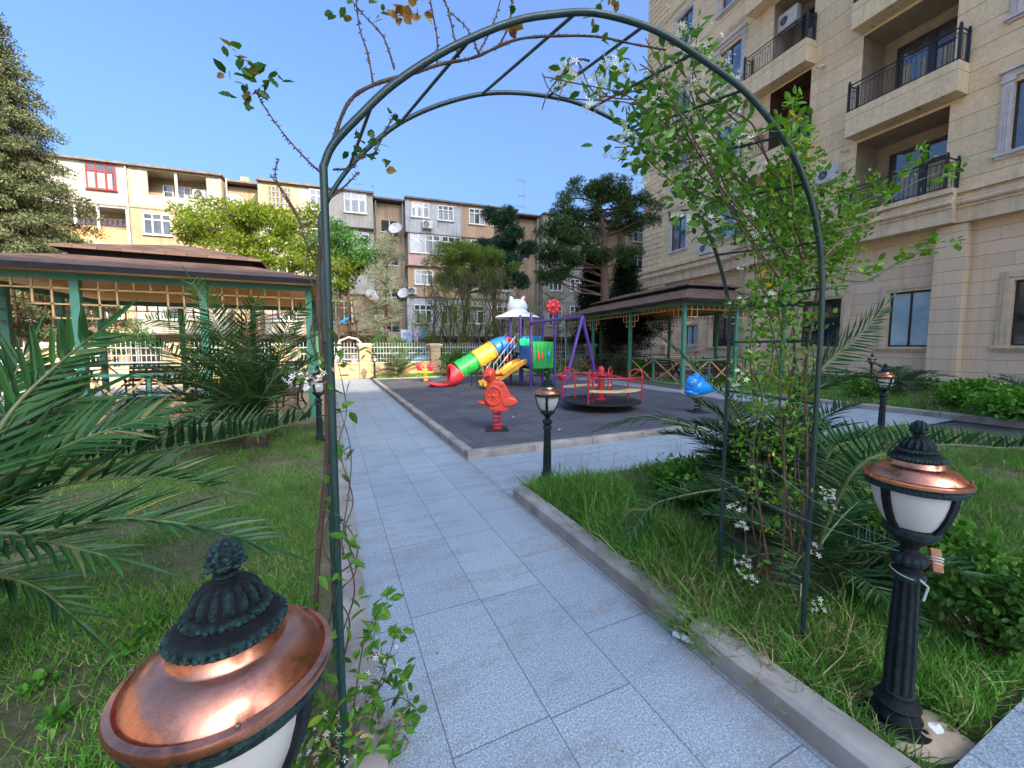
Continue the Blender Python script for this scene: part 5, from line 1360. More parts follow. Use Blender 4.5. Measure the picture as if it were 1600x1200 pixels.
def leafcloud(name, C, spread, n, size, mat, parent, tmpl=LEAF4, up=.5, out=None, smooth=False, sv=.35, asp=1.0):
    """n leaves around every centre in C (k,3); spread (3,)"""
    C = np.asarray(C, float); k = len(C); m = k * n
    off = rng.normal(0, 1, (m, 3)); off = unit(off) * (rng.random((m, 1)) ** .45)
    P = np.repeat(C, n, 0) + off * np.asarray(spread)
    d = off + rng.normal(0, .5, (m, 3)) + np.array([0, 0, up * .4])
    X, Y_, Z_ = frames(d, None, .8)
    s = size * rng.uniform(1 - sv, 1 + sv, (m, 1))
    return scatter(name, tmpl[0], tmpl[1], P, X * s, Y_ * s * asp, Z_ * s, mat, parent, smooth)
def ell(c, r, n, shell=.45):
    d = unit(rng.normal(0, 1, (n, 3))); q = rng.random((n, 1)) ** shell
    return np.array(c) + d * q * np.array(r)
def tree(name, label, base, trunk, tr, blobs, leaf, size, per, cr, lm, bark, group=None, cat='tree', asp=1.0, twig=.03, up=.5, flat=.7, limbs=True):
    base = Vector(base); t = thing(name, label, cat, base, 0, group)
    b = MB(); tp = [Vector(p) - base for p in trunk]
    sp = smooth_path(tp, 4); n = len(sp)
    b.tube(sp, [tr * (1 - .72 * i / (n - 1)) * (1 + .5 * max(0, .08 - i / n) / .08) for i in range(n)], 10)
    b.build('trunk', bark, t, smooth=True)
    L = MB(); allC = []
    for c, r, k in blobs:
        C = ell(Vector(c) - base, r, k); allC.append(C)
        if limbs:
            for q in C[::3]:
                q = Vector(q); j = min(range(n), key=lambda i: (sp[i] - q).length + abs(sp[i].z - (q.z - .3 * (sp[i] - q).length)) * .8)
                a = sp[j]; m_ = a.lerp(q, .5) + Vector((random.uniform(-.1, .1), random.uniform(-.1, .1), random.uniform(-.15, .1))) * (q - a).length
                L.tube([a, a.lerp(m_, .5) + Vector((0, 0, .03)), m_, q], [twig * 1.6, twig * 1.2, twig, twig * .35], 5)
    if L.v: L.build('limbs', bark, t, smooth=True)
    leafcloud('crown', np.vstack(allC), (cr, cr, cr * flat), per, size, lm, t, leaf, up, asp=asp)
    return t
def PD(px, py, d): return D(px, py, d)
def base_at(px, d): p = D(px, 540, d); p.z = 0; return p
M['spruce'] = leafmat('spruce_needles', (.07, .1, .045), (.16, .185, .085), (.24, .22, .12), .12, .6, .5, .2)
M['pine'] = leafmat('pine_needles', (.035, .08, .03), (.1, .16, .05), None, .1, .6, .45, .2)
M['pine2'] = leafmat('dark_pine_needles', (.02, .06, .04), (.05, .11, .055), None, .1, .6, .5, .2)
M['darkspruce'] = leafmat('dark_spruce_needles', (.008, .02, .01), (.018, .035, .014), None, .08, .7, .5, .2)
M['ailan'] = leafmat('bright_leaflets', (.14, .22, .025), (.28, .36, .05), None, .5, .5, .8, .3)
M['green_t'] = leafmat('mid_green_leaves', (.045, .15, .045), (.11, .25, .06), None, .3, .5, .8, .3)
M['olive'] = leafmat('olive_leaves', (.16, .2, .13), (.3, .34, .24), None, .2, .6, 1.2, .3)
M['brownish'] = leafmat('reddish_brown_twigs', (.17, .11, .065), (.16, .15, .06), None, .2, .7, 1.5, .2)
M['cyp'] = leafmat('scale_leaves', (.09, .15, .03), (.2, .29, .05), None, .2, .6, .7, .2)
NEED = ([(0, 0, 0), (1, .22, .0), (1, .06, .0), (1, -.1, .12), (1, -.24, .1), (.9, .0, .3), (.9, .14, .3)], [(0, 1, 2), (0, 3, 4), (0, 5, 6)])
# --- tall spruce at the far left: tiers of drooping boughs
sb_ = base_at(12, 15.2); sb_.z = 0
sp_ = thing('spruce_tree', 'tall sunlit spruce with drooping boughs at the left edge', 'tree', sb_)
b = MB(); b.tube([(0, 0, 0), (0, 0, 13.6)], [.26, .03], 10); b.build('trunk', M['pine_bark'], sp_, smooth=True)
Cs = []; Ls = MB()
for k in range(230):
    z = 2.2 + 11.6 * (k / 230) ** .95; f = (13.9 - z) / 11.7; a = k * 2.399; L_ = (3.2 * f ** .7 + .25) * random.uniform(.72, 1.12)
    tip = Vector((math.cos(a) * L_, math.sin(a) * L_, z - .28 * L_ + .12 * L_ * random.uniform(0, 2)))
    Ls.tube([(0, 0, z), (tip.x * .5, tip.y * .5, z + .02), tip], [.04, .025, .008], 5)
    for s_ in np.linspace(.3, 1, max(3, int(L_ * 4))):
        q = Vector((0, 0, z)).lerp(tip, s_); side = Vector((-math.sin(a), math.cos(a), 0)) * random.uniform(-.4, .4) * (1.2 - s_) * L_ * .45
        Cs.append(q + side + Vector((0, 0, -.05)))
Ls.build('limbs', M['pine_bark'], sp_, smooth=True)
leafcloud('crown', arr(*Cs), (.33, .33, .2), 130, .1, M['spruce'], sp_, LEAF4, .1, asp=.65)
# --- bright pinnate-leaved tree behind the left gazebo
D1 = 20.5
tree('ailanthus_tree', 'bright yellow-green pinnate-leaved tree in sun behind the left gazebo', base_at(400, D1), [base_at(400, D1), PD(398, 500, D1), PD(385, 420, D1), PD(390, 350, D1)], .17,
     [(PD(385, 350, D1), (2.9, 2.4, 1.0), 42), (PD(330, 365, D1), (1.6, 1.6, .8), 18), (PD(450, 345, D1 + .3), (1.9, 1.9, 1.0), 22), (PD(420, 400, D1), (2.9, 2.2, .9), 34), (PD(480, 400, D1), (1.4, 1.6, 1.2), 14), (PD(350, 325, D1), (1.3, 1.2, .6), 9), (PD(470, 460, D1), (1.5, 1.2, .9), 10)],
     LEAF4, .17, 150, .55, M['ailan'], M['bark'], asp=.75, up=-.1, flat=.5)
D2 = 21
tree('green_tree', 'mid-green leafy tree directly right of the left trellis post', base_at(545, D2), [base_at(545, D2), PD(545, 480, D2), PD(540, 400, D2)], .15,
     [(PD(540, 385, D2), (1.5, 1.5, 1.1), 24), (PD(565, 410, D2), (1.1, 1.2, .9), 12), (PD(520, 430, D2), (1.1, 1, 1.0), 10)], LEAF4, .15, 170, .45, M['green_t'], M['bark'], asp=.8)
tree('ailanthus_sapling', 'small bright sapling glowing behind the left trellis post', base_at(530, 19.9), [base_at(530, 19.9), PD(528, 470, 19.9), PD(526, 400, 19.9)], .06,
     [(PD(524, 440, 19.9), (.7, .6, 1.9), 16), (PD(545, 425, 19.9), (.7, .5, .8), 7)], LEAF4, .17, 60, .4, M['ailan'], M['bark'], asp=.6, up=-.2, flat=.4)
tree('olive_tree', 'tall grey-green narrow-crowned tree in front of the satellite dishes', base_at(600, 20.8), [base_at(600, 20.8), PD(603, 500, 20.8), PD(606, 400, 20.8)], .13,
     [(PD(606, 395, 20.8), (.9, 1, 1.0), 20), (PD(600, 445, 20.8), (1.2, 1, 1.1), 22), (PD(590, 500, 20.8), (1.0, 1, .9), 16), (PD(618, 470, 20.8), (.7, .7, .8), 9), (PD(610, 535, 20.8), (1.1, .8, .6), 12)], LEAF4, .1, 170, .32, M['olive'], M['bark'], asp=.5)
tree('brown_shrub_tree', 'reddish-brown twiggy tree behind the fence by the path end', base_at(560, 20.6), [base_at(560, 20.6), PD(558, 520, 20.6), PD(550, 470, 20.6)], .1,
     [(PD(550, 480, 20.6), (1.8, 1.2, 1.0), 40), (PD(545, 515, 20.6), (1.8, 1.0, .7), 22), (PD(585, 540, 20.6), (1.0, .9, .7), 12)], LEAF4, .09, 110, .3, M['brownish'], M['bark'], asp=.35, twig=.025)
tree('dark_green_bush_tree', 'dark green bushy growth behind the fence under the laundry', base_at(605, 20.2), [base_at(605, 20.2), PD(605, 560, 20.2), PD(606, 520, 20.2)], .1,
     [(PD(612, 545, 20.2), (1.1, .8, .75), 24), (PD(590, 540, 20.2), (.9, .8, .7), 14)], LEAF4, .1, 130, .3, M['green_t'], M['bark'], asp=.5)
D3 = 24
tree('juniper_tree', 'round mid-green conifer with bare lower branches in the middle of the block', base_at(727, D3), [base_at(727, D3), PD(725, 520, D3), PD(735, 440, D3), PD(740, 390, D3)], .2,
     [(PD(740, 400, D3), (2.2, 1.8, 1.0), 44), (PD(700, 405, D3), (1.3, 1.3, .9), 18), (PD(775, 420, D3), (1.3, 1.2, 1.0), 18), (PD(735, 440, D3), (1.9, 1.5, .8), 26), (PD(690, 440, D3), (.8, .8, .7), 7)], LEAF4, .13, 300, .42, M['cyp'], M['bark'], asp=.45, twig=.03)
tw_ = thing('bare_tree', 'tangle of bare brown branches and thin ivy-clad stems behind the fence', 'tree', base_at(715, 22.5))
b = MB(); o_ = Vector(tw_.location)
for k in range(46):
    x0 = random.uniform(650, 800); d0 = 22.5 + random.uniform(-.6, .8); p = [base_at(x0, d0) - o_]
    x, y = x0, 540.0
    for s_ in range(5):
        x += random.uniform(-13, 13); y -= random.uniform(12, 34); p.append(PD(x, y, d0) - o_)
    r0 = random.uniform(.02, .055); b.tube(p, [r0 * (1 - .16 * i) for i in range(len(p))], 5)
    for s_ in range(3):
        q = p[random.randint(2, 4)]; b.tube([q, q + Vector((random.uniform(-.6, .6), random.uniform(-.3, .3), random.uniform(0, .7))), q + Vector((random.uniform(-1, 1), random.uniform(-.3, .3), random.uniform(.1, 1.2)))], [.02, .014, .006], 4)
b.build('branches', M['bark'], tw_, smooth=True)
leafcloud('leaves', np.vstack([ell(PD(x, y, 22.6) - o_, (1.2, .6, .8), 16) for x, y in ((670, 500), (720, 520), (760, 500), (690, 470), (800, 520), (650, 540), (740, 555), (700, 550), (780, 550), (675, 520), (710, 490), (745, 480), (800, 490), (770, 535))]), (.4, .35, .35), 130, .09, M['cyp'], tw_, LEAF4, asp=.45)
tree('pine_tree', 'smaller dark pine with clumped tufts left of the big pine', base_at(778, 25), [base_at(778, 25), PD(776, 520, 25), PD(772, 450, 25), PD(785, 400, 25), PD(782, 350, 25)], .2,
     [(PD(782, 345, 25), (.9, .9, .7), 9), (PD(790, 375, 25), (1.4, 1.3, .6), 14), (PD(812, 385, 25), (1.2, 1.1, .45), 9), (PD(785, 405, 25), (1.5, 1.3, .6), 14), (PD(770, 390, 25), (.8, .8, .8), 6), (PD(800, 435, 25), (1.0, .9, .35), 7), (PD(815, 440, 25), (.7, .7, .3), 4), (PD(765, 335, 25), (.5, .5, .5), 4)], NEED, .17, 330, .42, M['pine2'], M['pine_bark'], 'pine trees before the block', twig=.05)
D4 = 25
tree('pine_tree', 'big umbrella-shaped pine with a bare reddish trunk beside the stone building', base_at(944, D4), [base_at(944, D4), PD(945, 480, D4), PD(944, 420, D4), PD(944, 370, D4), PD(935, 320, D4)], .34,
     [(PD(935, 300, D4), (1.9, 1.7, .75), 22), (PD(900, 325, D4), (1.8, 1.6, .9), 22), (PD(872, 360, D4), (1.2, 1.2, 1.0), 14), (PD(905, 365, D4), (1.7, 1.4, .7), 18), (PD(866, 400, D4), (1.1, 1.1, .8), 12), (PD(895, 405, D4), (1.3, 1.2, .6), 12), (PD(870, 430, D4), (1.0, .9, .5), 8), (PD(975, 310, D4), (1.5, 1.5, .8), 14), (PD(960, 340, D4), (1.2, 1.2, .6), 9), (PD(985, 345, D4), (1.0, 1.0, .7), 6), (PD(1010, 330, D4), (1.3, 1.2, .9), 7), (PD(852, 435, D4), (.6, .6, .35), 4), (PD(980, 400, D4), (.8, .8, .9), 6), (PD(935, 395, D4 - .5), (1.0, .8, .5), 6)],
     NEED, .17, 230, .42, M['pine'], M['pine_bark'], 'pine trees before the block', twig=.045)
def cone_tree(label, px, d, py0, py1, rmax, mat, n=60, name='spruce_tree', size=.16):
    b0 = base_at(px, d); t = thing(name, label, 'tree', b0); zt = PD(px, py0, d).z; zb = PD(px, py1, d).z
    b = MB(); b.tube([(0, 0, 0), (0, 0, zt)], [.15, .02], 8); b.build('trunk', M['pine_bark'], t, smooth=True)
    Cc = []; Lb = MB()
    for k in range(n):
        z = zb + (zt - zb) * k / n; f = 1 - k / n; a = k * 2.4; L_ = rmax * (f ** .8 + .08) * random.uniform(.75, 1.15)
        Lb.tube([(0, 0, z), (math.cos(a) * L_, math.sin(a) * L_, z - .1 * L_)], [.03, .008], 4)
        for s_ in np.linspace(.25, 1, 6): Cc.append((math.cos(a) * L_ * s_, math.sin(a) * L_ * s_, z - .1 * L_ * s_))
    Lb.build('limbs', M['pine_bark'], t, smooth=True)
    leafcloud('crown', np.array(Cc), (.3, .3, .2), 60, size, mat, t, LEAF4, 0, asp=.5); return t
cone_tree('very dark spruce standing in front of the big pine trunk', 926, 26.4, 392, 560, 1.7, M['darkspruce'], 110)
cone_tree('dark spruce between the big pine and the stone building', 975, 27.5, 395, 540, 2.0, M['darkspruce'], 80)
tree('grey_shrub_tree', 'small grey-green tree between the block and the white-roofed tower', base_at(872, 24.5), [base_at(872, 24.5), PD(872, 520, 24.5), PD(870, 470, 24.5)], .1,
     [(PD(868, 465, 24.5), (1.4, 1.1, .9), 20), (PD(840, 470, 24.5), (.9, .8, 1.0), 10), (PD(880, 500, 24.5), (1.4, 1.0, .8), 14)], LEAF4, .1, 90, .35, M['olive'], M['bark'], asp=.5)
tree('yard_tree', 'dark round tree seen through the right gazebo above the fence', base_at(985, 23.5), [base_at(985, 23.5), PD(985, 530, 23.5), PD(985, 500, 23.5)], .22,
     [(PD(985, 500, 23.5), (2.6, 2, .8), 40), (PD(955, 520, 23.5), (1.4, 1.4, .7), 14), (PD(1015, 515, 23.5), (1.2, 1.4, .8), 14)], LEAF4, .13, 110, .4, M['darkspruce'], M['bark'], asp=.6)
for px, d, h, lab in ((30, 22, 6, 'leafy tree behind the spruce at the far left edge'), (180, 21, 2.6, 'low sunlit tree behind the left gazebo floor')):
    tree('yard_tree', lab, base_at(px, d), [base_at(px, d), base_at(px, d) + Vector((0, 0, h * .5)), base_at(px, d) + Vector((0, 0, h * .8))], .12,
         [(base_at(px, d) + Vector((0, 0, h * .75)), (2, 1.6, h * .3), 30)], LEAF4, .14, 110, .4, M['green_t'], M['bark'], asp=.7)

# ================================================================== PALMS
def frond(t, pts, L=.3, n=34, wd=.02, lift=.35, mat='palm', r=.011, start=.12, up=(0, 0, 1), droop=.0, fwd=.8):
    o = Vector(t.location); pts = smooth_path([Vector(p) - o for p in pts], 5); N_ = len(pts)
    b = MB(); b.tube(pts, [r * (1.15 - .95 * i / (N_ - 1)) for i in range(N_)], 7); fo = b.build('frond', M['rachis'], t, smooth=True)
    A = np.array([tuple(p) for p in pts]); seg = np.r_[0, np.cumsum(np.linalg.norm(np.diff(A, axis=0), axis=1))]; tot = seg[-1]
    P = []; X = []; U = []; S = []
    upv = Vector(up)
    n = int(n * 1.2)
    for sgn in (-1, 1):
        for k in range(n):
            s_ = start + (1 - start) * (k + random.uniform(-.3, .3) + (.5 if sgn > 0 else 0)) / n; s_ = min(max(s_, 0), .995)
            x = s_ * tot; p = Vector([np.interp(x, seg, A[:, i]) for i in range(3)]); q = Vector([np.interp(min(x + .02 * tot, tot), seg, A[:, i]) - np.interp(max(x - .02 * tot, 0), seg, A[:, i]) for i in range(3)]).normalized()
            sd_ = q.cross(upv).normalized(); u_ = sd_.cross(q).normalized()
            f = (s_ - start) / (1 - start); ln = L * (.45 + 1.0 * math.sin(PI * min(1, f * .8 + .22)) * .6) * random.uniform(.85, 1.1)
            ff = fwd * (.55 + .75 * f) + random.uniform(-.12, .12)
            d = (q * ff + sd_ * sgn + u_ * (lift + random.uniform(-.3, .3)) - Vector((0, 0, droop))).normalized()
            P.append(p); X.append(d); U.append(u_ + sd_ * sgn * -.3); S.append(ln)
    P.append(pts[-1]); X.append((pts[-1] - pts[-2]).normalized()); U.append(upv); S.append(L * .7)
    P = arr(*P); X = arr(*X); U = arr(*U); S = np.array(S)[:, None]
    Xn = unit(X); Yn = unit(np.cross(U + rng.normal(0, .12, U.shape), Xn)); Zn = np.cross(Xn, Yn)
    w_ = wd * .85 * rng.uniform(.75, 1.2, S.shape)
    scatter('leaflets', LANCE[0], LANCE[1], P, Xn * S, Yn * w_, Zn * (w_ * .8 + S * .06), M[mat], fo)
    return fo
def crownpalm(label, base, h, nf, FL, L, mat, n=26, wd=.02, trunk_r=.1, zs=(.15, 1.3), seed=0, group=None, skip=None, tilt=0, lmin=.7):
    r_ = random.Random(seed); t = thing('date_palm', label, 'palm', base, 0, group); o = Vector(base)
    b = MB(); b.lathe([(trunk_r * 1.2, -.02), (trunk_r * 1.1, h * .5), (trunk_r, h), (trunk_r * .4, h + .15)], 14, flute=(7, 0, h, .2)); b.build('trunk', M['bark'], t, smooth=True)
    for k in range(nf):
        a = k * 2.4 + r_.uniform(-.2, .2); e = zs[0] + (zs[1] - zs[0]) * (1 - (k + .5) / nf) if nf > 1 else zs[1]
        e = zs[1] - (zs[1] - zs[0]) * ((k % nf) / nf)
        fl = FL * r_.uniform(lmin, 1.05); hx, hy = math.cos(a), math.sin(a)
        if skip and skip(hx, hy, e): continue
        p0 = o + Vector((0, 0, h)); pts = [p0]
        ang = e
        p = p0.copy()
        for s_ in range(5):
            p = p + Vector((hx * math.cos(ang), hy * math.cos(ang), math.sin(ang))) * fl / 5; pts.append(p.copy()); ang -= r_.uniform(.1, .26)
        frond(t, pts, L, n, wd, .3, mat, r=.012 * FL, up=(0, 0, 1) if e < 1.1 else (-hx, -hy, .3))
    return t
# left foreground palm: trunk just outside the picture, fronds measured one by one
lp0 = D(-240, 900, 1.35); lp0.z = 0
lp = thing('date_palm', 'large dark date palm whose fronds sweep in from the left edge', 'palm', lp0)
b = MB(); b.lathe([(.2, -.02), (.19, .3), (.17, .5), (.08, .7)], 18, flute=(8, 0, .5, .2)); b.build('trunk', M['bark'], lp, smooth=True)
c0 = lp0 + Vector((0, 0, .55))
def PF(*q): return [c0] + [D(*p) for p in q]
frond(lp, PF((-120, 840, 1.15), (40, 835, 1.12), (180, 812, 1.12), (300, 822, 1.12), (400, 850, 1.12)), .27, 46, .019, .45, r=.012, fwd=1.5, start=.1)
frond(lp, PF((-120, 800, 1.5), (60, 735, 1.75), (200, 712, 1.9), (340, 690, 2.0), (485, 655, 2.1)), .3, 52, .024, .9, r=.012, fwd=.6)
frond(lp, PF((-60, 760, 1.3), (20, 640, 1.45), (90, 570, 1.55), (150, 520, 1.6)), .3, 30, .024, .3, r=.012, up=(.3, -.9, .3), fwd=1.1)
frond(lp, PF((-110, 780, 1.4), (-50, 700, 1.5), (0, 630, 1.6), (35, 560, 1.7)), .36, 34, .024, .3, up=(.6, -.8, .2), fwd=1.0)
frond(lp, PF((-160, 850, 1.3), (-20, 760, 1.35), (120, 690, 1.45), (240, 650, 1.55)), .3, 36, .022, .2, up=(.2, -.6, .7), fwd=1.3)
frond(lp, PF((-150, 860, 1.2), (-20, 800, 1.3), (90, 760, 1.4), (230, 745, 1.5), (330, 760, 1.55)), .34, 40, .022, .7, fwd=.9)
frond(lp, PF((-140, 900, 1.2), (-10, 900, 1.2), (60, 920, 1.2), (110, 960, 1.2)), .28, 28, .018, .3, fwd=1.4)
frond(lp, PF((-150, 880, 1.1), (-60, 850, 1.1), (60, 845, 1.1), (170, 870, 1.1)), .3, 30, .02, .1, fwd=1.4)
frond(lp, PF((-120, 780, 1.6), (40, 690, 1.8), (150, 650, 1.9), (240, 640, 2.0)), .36, 34, .022, .6, fwd=1.0)
frond(lp, PF((-100, 820, 1.4), (-20, 720, 1.45), (50, 660, 1.5), (130, 620, 1.6)), .32, 36, .024, .2, up=(.3, -.8, .5), fwd=1.2)
b2 = base_at(392, 5.6)
crownpalm('dark bushy date palm in front of the left gazebo', b2, .45, 44, 1.7, .3, 'palm_dark', 40, .022, .14, (.05, 1.4), 5, skip=lambda hx, hy, e: hx > .35 and e < .9)
mp = thing('date_palm', 'upright inner fronds rising from the palm in front of the left gazebo', 'palm', b2)
bpy.data.objects.remove(mp)
mp = [o for o in COL.objects if o.get('label', '').startswith('dark bushy date palm')][0]; q0 = b2 + Vector((0, 0, .45))
frond(mp, [q0, D(375, 590, 5.5), D(345, 520, 5.4), D(315, 465, 5.4), D(300, 440, 5.4)], .42, 44, .024, .2, 'palm_dark', up=(.4, -.9, 0), fwd=.7)
frond(mp, [q0, D(385, 590, 5.5), D(380, 540, 5.4), D(385, 500, 5.4), D(400, 470, 5.4)], .36, 40, .022, .2, 'palm_dark', up=(.4, -.9, 0), fwd=.7)
frond(mp, [q0, D(430, 600, 5.4), D(440, 540, 5.3), D(455, 500, 5.3), D(475, 480, 5.3)], .34, 40, .022, .2, 'palm_dark', up=(.4, -.9, 0), fwd=.7)
frond(mp, [q0, D(360, 600, 5.3), D(320, 545, 5.3), D(275, 505, 5.3), D(230, 500, 5.3)], .36, 40, .022, .2, 'palm_dark', up=(.3, -.8, .5), fwd=.7)
frond(mp, [q0, D(410, 620, 5.2), D(430, 590, 5.1), D(452, 580, 5.1), D(472, 590, 5.1)], .24, 36, .02, .2, 'palm_dark', up=(.2, -.6, .8), fwd=.7)
frond(mp, [q0, D(330, 610, 5.3), D(290, 570, 5.2), D(250, 545, 5.2), D(205, 535, 5.1)], .34, 40, .022, .3, 'palm_dark', up=(.2, -.6, .8))
# palm behind the flowering trellis
rp0 = base_at(1205, 3.4)
rpalm = crownpalm('bushy date palm growing behind the flowering side of the trellis', rp0, .35, 30, 1.0, .27, 'palm', 36, .019, .13, (-.05, 1.2), 9)
q0 = rp0 + Vector((0, 0, .4))
frond(rpalm, [q0, D(1130, 690, 3.2), D(1060, 660, 3.1), D(1000, 655, 3.1), D(950, 668, 3.1)], .26, 40, .019, .2, up=(0, 0, 1), droop=.2)
frond(rpalm, [q0, D(1150, 640, 3.3), D(1110, 600, 3.3), D(1070, 560, 3.3), D(1035, 530, 3.3)], .26, 40, .018, .2, up=(.3, -.5, .8))
frond(rpalm, [q0, D(1250, 620, 3.3), D(1300, 560, 3.3), D(1345, 520, 3.3), D(1380, 480, 3.3)], .34, 40, .02, .2, up=(.3, -.8, .3))
frond(rpalm, [q0, D(1240, 640, 3.2), D(1290, 600, 3.2), D(1340, 590, 3.2), D(1385, 605, 3.2)], .3, 36, .02, .2)
frond(rpalm, [q0, D(1150, 760, 2.9), D(1090, 770, 2.8), D(1020, 790, 2.7), D(985, 840, 2.6)], .28, 36, .018, .3)
# long low frond lying behind the right-hand lamp, from a palm at the right
lp2 = base_at(1290, 2.35)
lowp = crownpalm('low young palm on the lawn between the trellis and the right lamp', lp2, .18, 16, .75, .2, 'palm', 26, .017, .08, (-.1, .8), 12)
q0 = lp2 + Vector((0, 0, .2))
frond(lowp, [q0, D(1330, 740, 2.1), D(1400, 705, 2.05), D(1480, 695, 2.0), D(1560, 700, 1.95), D(1610, 698, 1.9)], .17, 44, .024, 1.3, fwd=.35)
frond(lowp, [q0, D(1290, 720, 2.3), D(1330, 690, 2.3), D(1380, 690, 2.3), D(1430, 700, 2.3)], .2, 34, .024, 1.0, fwd=.4)
crownpalm('small palm against the beige wall behind the distant lamps', base_at(1410, 11.5), .35, 22, 1.15, .3, 'palm_grey', 22, .03, .13, (.0, 1.1), 15)
crownpalm('palm frond cluster cut by the right edge beside the stone wall', base_at(1625, 8.5), .3, 16, 1.1, .28, 'palm_grey', 22, .026, .12, (.05, 1.1), 17)
crownpalm('young palm in front of the fence to the right of the path end', Vector((2.9, 18.6, 0)), .25, 18, 1.5, .3, 'palm_grey', 20, .035, .12, (.4, 1.4), 19)
crownpalm('young palm by the fence seen through the right gazebo', base_at(965, 19.5), .3, 18, 1.3, .28, 'palm_grey', 20, .035, .12, (.2, 1.3), 21)
crownpalm('small palm under the fence to the left of the A-frame', base_at(885, 19.0), .3, 16, 1.2, .28, 'palm_grey', 18, .035, .12, (.2, 1.3), 22)

# ================================================================== SHRUBS
def shrub(label, c, r, n, size, mat, k=None, tmpl=LEAF, name='shrub', asp=1.15, group=None):
    c = Vector(c); t = thing(name, label, 'shrub', c, 0, group)
    k = k or max(8, int(n / 26)); C = ell((0, 0, r[2] * .95), (r[0] * .8, r[1] * .8, r[2] * .75), k, .4)
    b = MB()
    for q in C[::2]: b.tube([(q[0] * .15, q[1] * .15, 0), (q[0] * .6, q[1] * .6, q[2] * .55), tuple(q)], [.007 + .004 * r[0], .006, .003], 5)
    b.build('stems', M['stem'], t, smooth=True)
    leafcloud('leaves', C, (r[0] * .3, r[1] * .3, r[2] * .26), max(4, int(n / k)), size, M[mat], t, tmpl, .6, asp=asp); return t
def gz(px, d, z=0.06): p = D(px, 540, d); p.z = z; return p
shrub('low glossy green bush left of the trellis, against the cross path', gz(1072, 3.55), (.34, .3, .24), 2300, .045, 'shrub')
shrub('dark leafy bush just behind the trellis base', gz(1120, 3.3), (.3, .3, .22), 1500, .045, 'shrub_dark')
shrub('bright green bush behind the right-hand lamp', gz(1500, 2.15), (.33, .3, .26), 2300, .045, 'shrub')
shrub('leafy green bush at the right edge of the lawn', gz(1590, 1.75), (.2, .25, .26), 1500, .04, 'shrub_dark')
shrub('small bright shrub top showing over the low palm frond', gz(1400, 2.7), (.3, .25, .24), 1200, .045, 'shrub')
shrub('wide green hedge bush at the foot of the stone building', gz(1535, 8.8), (1.15, .7, .38), 5200, .085, 'shrub', name='hedge_bush')
shrub('dense green bush at the right edge by the stone building', gz(1610, 7.4), (1.2, .7, .38), 3000, .085, 'shrub', name='hedge_bush')
shrub('round bush left of the distant lamp on the far lawn', gz(1362, 10.5), (.6, .5, .36), 1500, .08, 'shrub')
shrub('low plants along the wall foot beyond the far lawn', gz(1440, 12.2), (1.3, .5, .25), 1500, .08, 'shrub_dark')
shrub('rounded bush by the fence seen through the right gazebo', gz(1000, 18.8), (.85, .6, .42), 1400, .12, 'shrub', tmpl=LEAF4)
shrub('green bush at the fence behind the green play panel', gz(855, 19), (.9, .6, .45), 1200, .12, 'shrub', tmpl=LEAF4)
shrub('grey-green bush against the fence behind the tube slide', gz(715, 18.8), (1.1, .5, .7), 2400, .1, 'shrub_dark', tmpl=LEAF4)
shrub('bush at the fence behind the stair of the play tower', gz(765, 18.9), (.9, .5, .5), 1400, .1, 'shrub_dark', tmpl=LEAF4)
for i, (px, py, lab) in enumerate(((95, 1130, 'broad-leaved weed in the bottom left corner'), (200, 1020, 'pale green weed beside the large copper lid'), (235, 985, 'small weed above the large copper lamp lid'), (55, 1080, 'weed at the left edge low in the grass'))):
    g_ = G(px, py, .05); shrub(lab, g_, (.04 + .012 * i, .05, .025 + .006 * i), 40 + 22 * i, .05 - .006 * i, 'shrub', 8 + 2 * i, name='weed')

# ================================================================== CLIMBERS on the arch
an = Vector((FB.y - FA.y, -(FB.x - FA.x), 0)).normalized()
if an.y < 0: an = -an
def AP(px, py, off=0.0):
    return PL(px, py, FA + an * off, an)
def vines(parent, px_paths, r, mat, off=(.0, .3), n=6, name='stem', jit=5, thorns=False):
    b = MB(); o = Vector(parent.location); res = []
    for path in px_paths:
        of = random.uniform(*off)
        p = [AP(x + random.uniform(-jit, jit) * .4, y, of) for x, y in path]; p = smooth_path(p, 5)
        rr = [r * (1 - .6 * i / len(p)) * random.uniform(.85, 1.15) for i in range(len(p))]
        b.tube([q - o for q in p], rr, n); res.append(p)
        if thorns:
            for i in range(1, len(p) - 1):
                for _ in range(2):
                    q = p[i].lerp(p[i + 1], random.random()) - o; v_ = Vector((random.uniform(-1, 1), random.uniform(-.3, .3), random.uniform(-1, 1))).normalized()
                    b.tube([q, q + v_ * .012], [.003, .0004], 4, cap=False)
    b.build(name, mat, parent, smooth=True); return res
def leaves_near(parent, P, size, mat, tmpl=LEAF, jit=.02, name='leaves', asp=1.25, up=.3, dirs=None, sv=.35):
    o = np.array(parent.location); P = np.asarray(P, float) + rng.normal(0, jit, (len(P), 3)); n = len(P)
    d = rng.normal(0, 1, (n, 3)) * np.array([1, 1, .7]) + np.array([0, 0, up]); X, Y_, Z_ = frames(d, None, .7)
    s = size * rng.uniform(1 - sv, 1 + sv, (n, 1))
    return scatter(name, tmpl[0], tmpl[1], P - o, X * s, Y_ * s * asp, Z_ * s, mat, parent, False)
def blobpts(blobs, dens, depth=(.0, .45)):
    out = []
    for px, py, r in blobs:
        k = int(dens * (r / 50) ** 2 * (1 if py < 520 else .66) + 3)
        for _ in range(k):
            a = random.uniform(0, 2 * PI); q = r * math.sqrt(random.random()) * random.uniform(.8, 1.15)
            out.append(AP(px + q * math.cos(a), py + q * math.sin(a), random.uniform(*depth)))
    return out
ci = 0
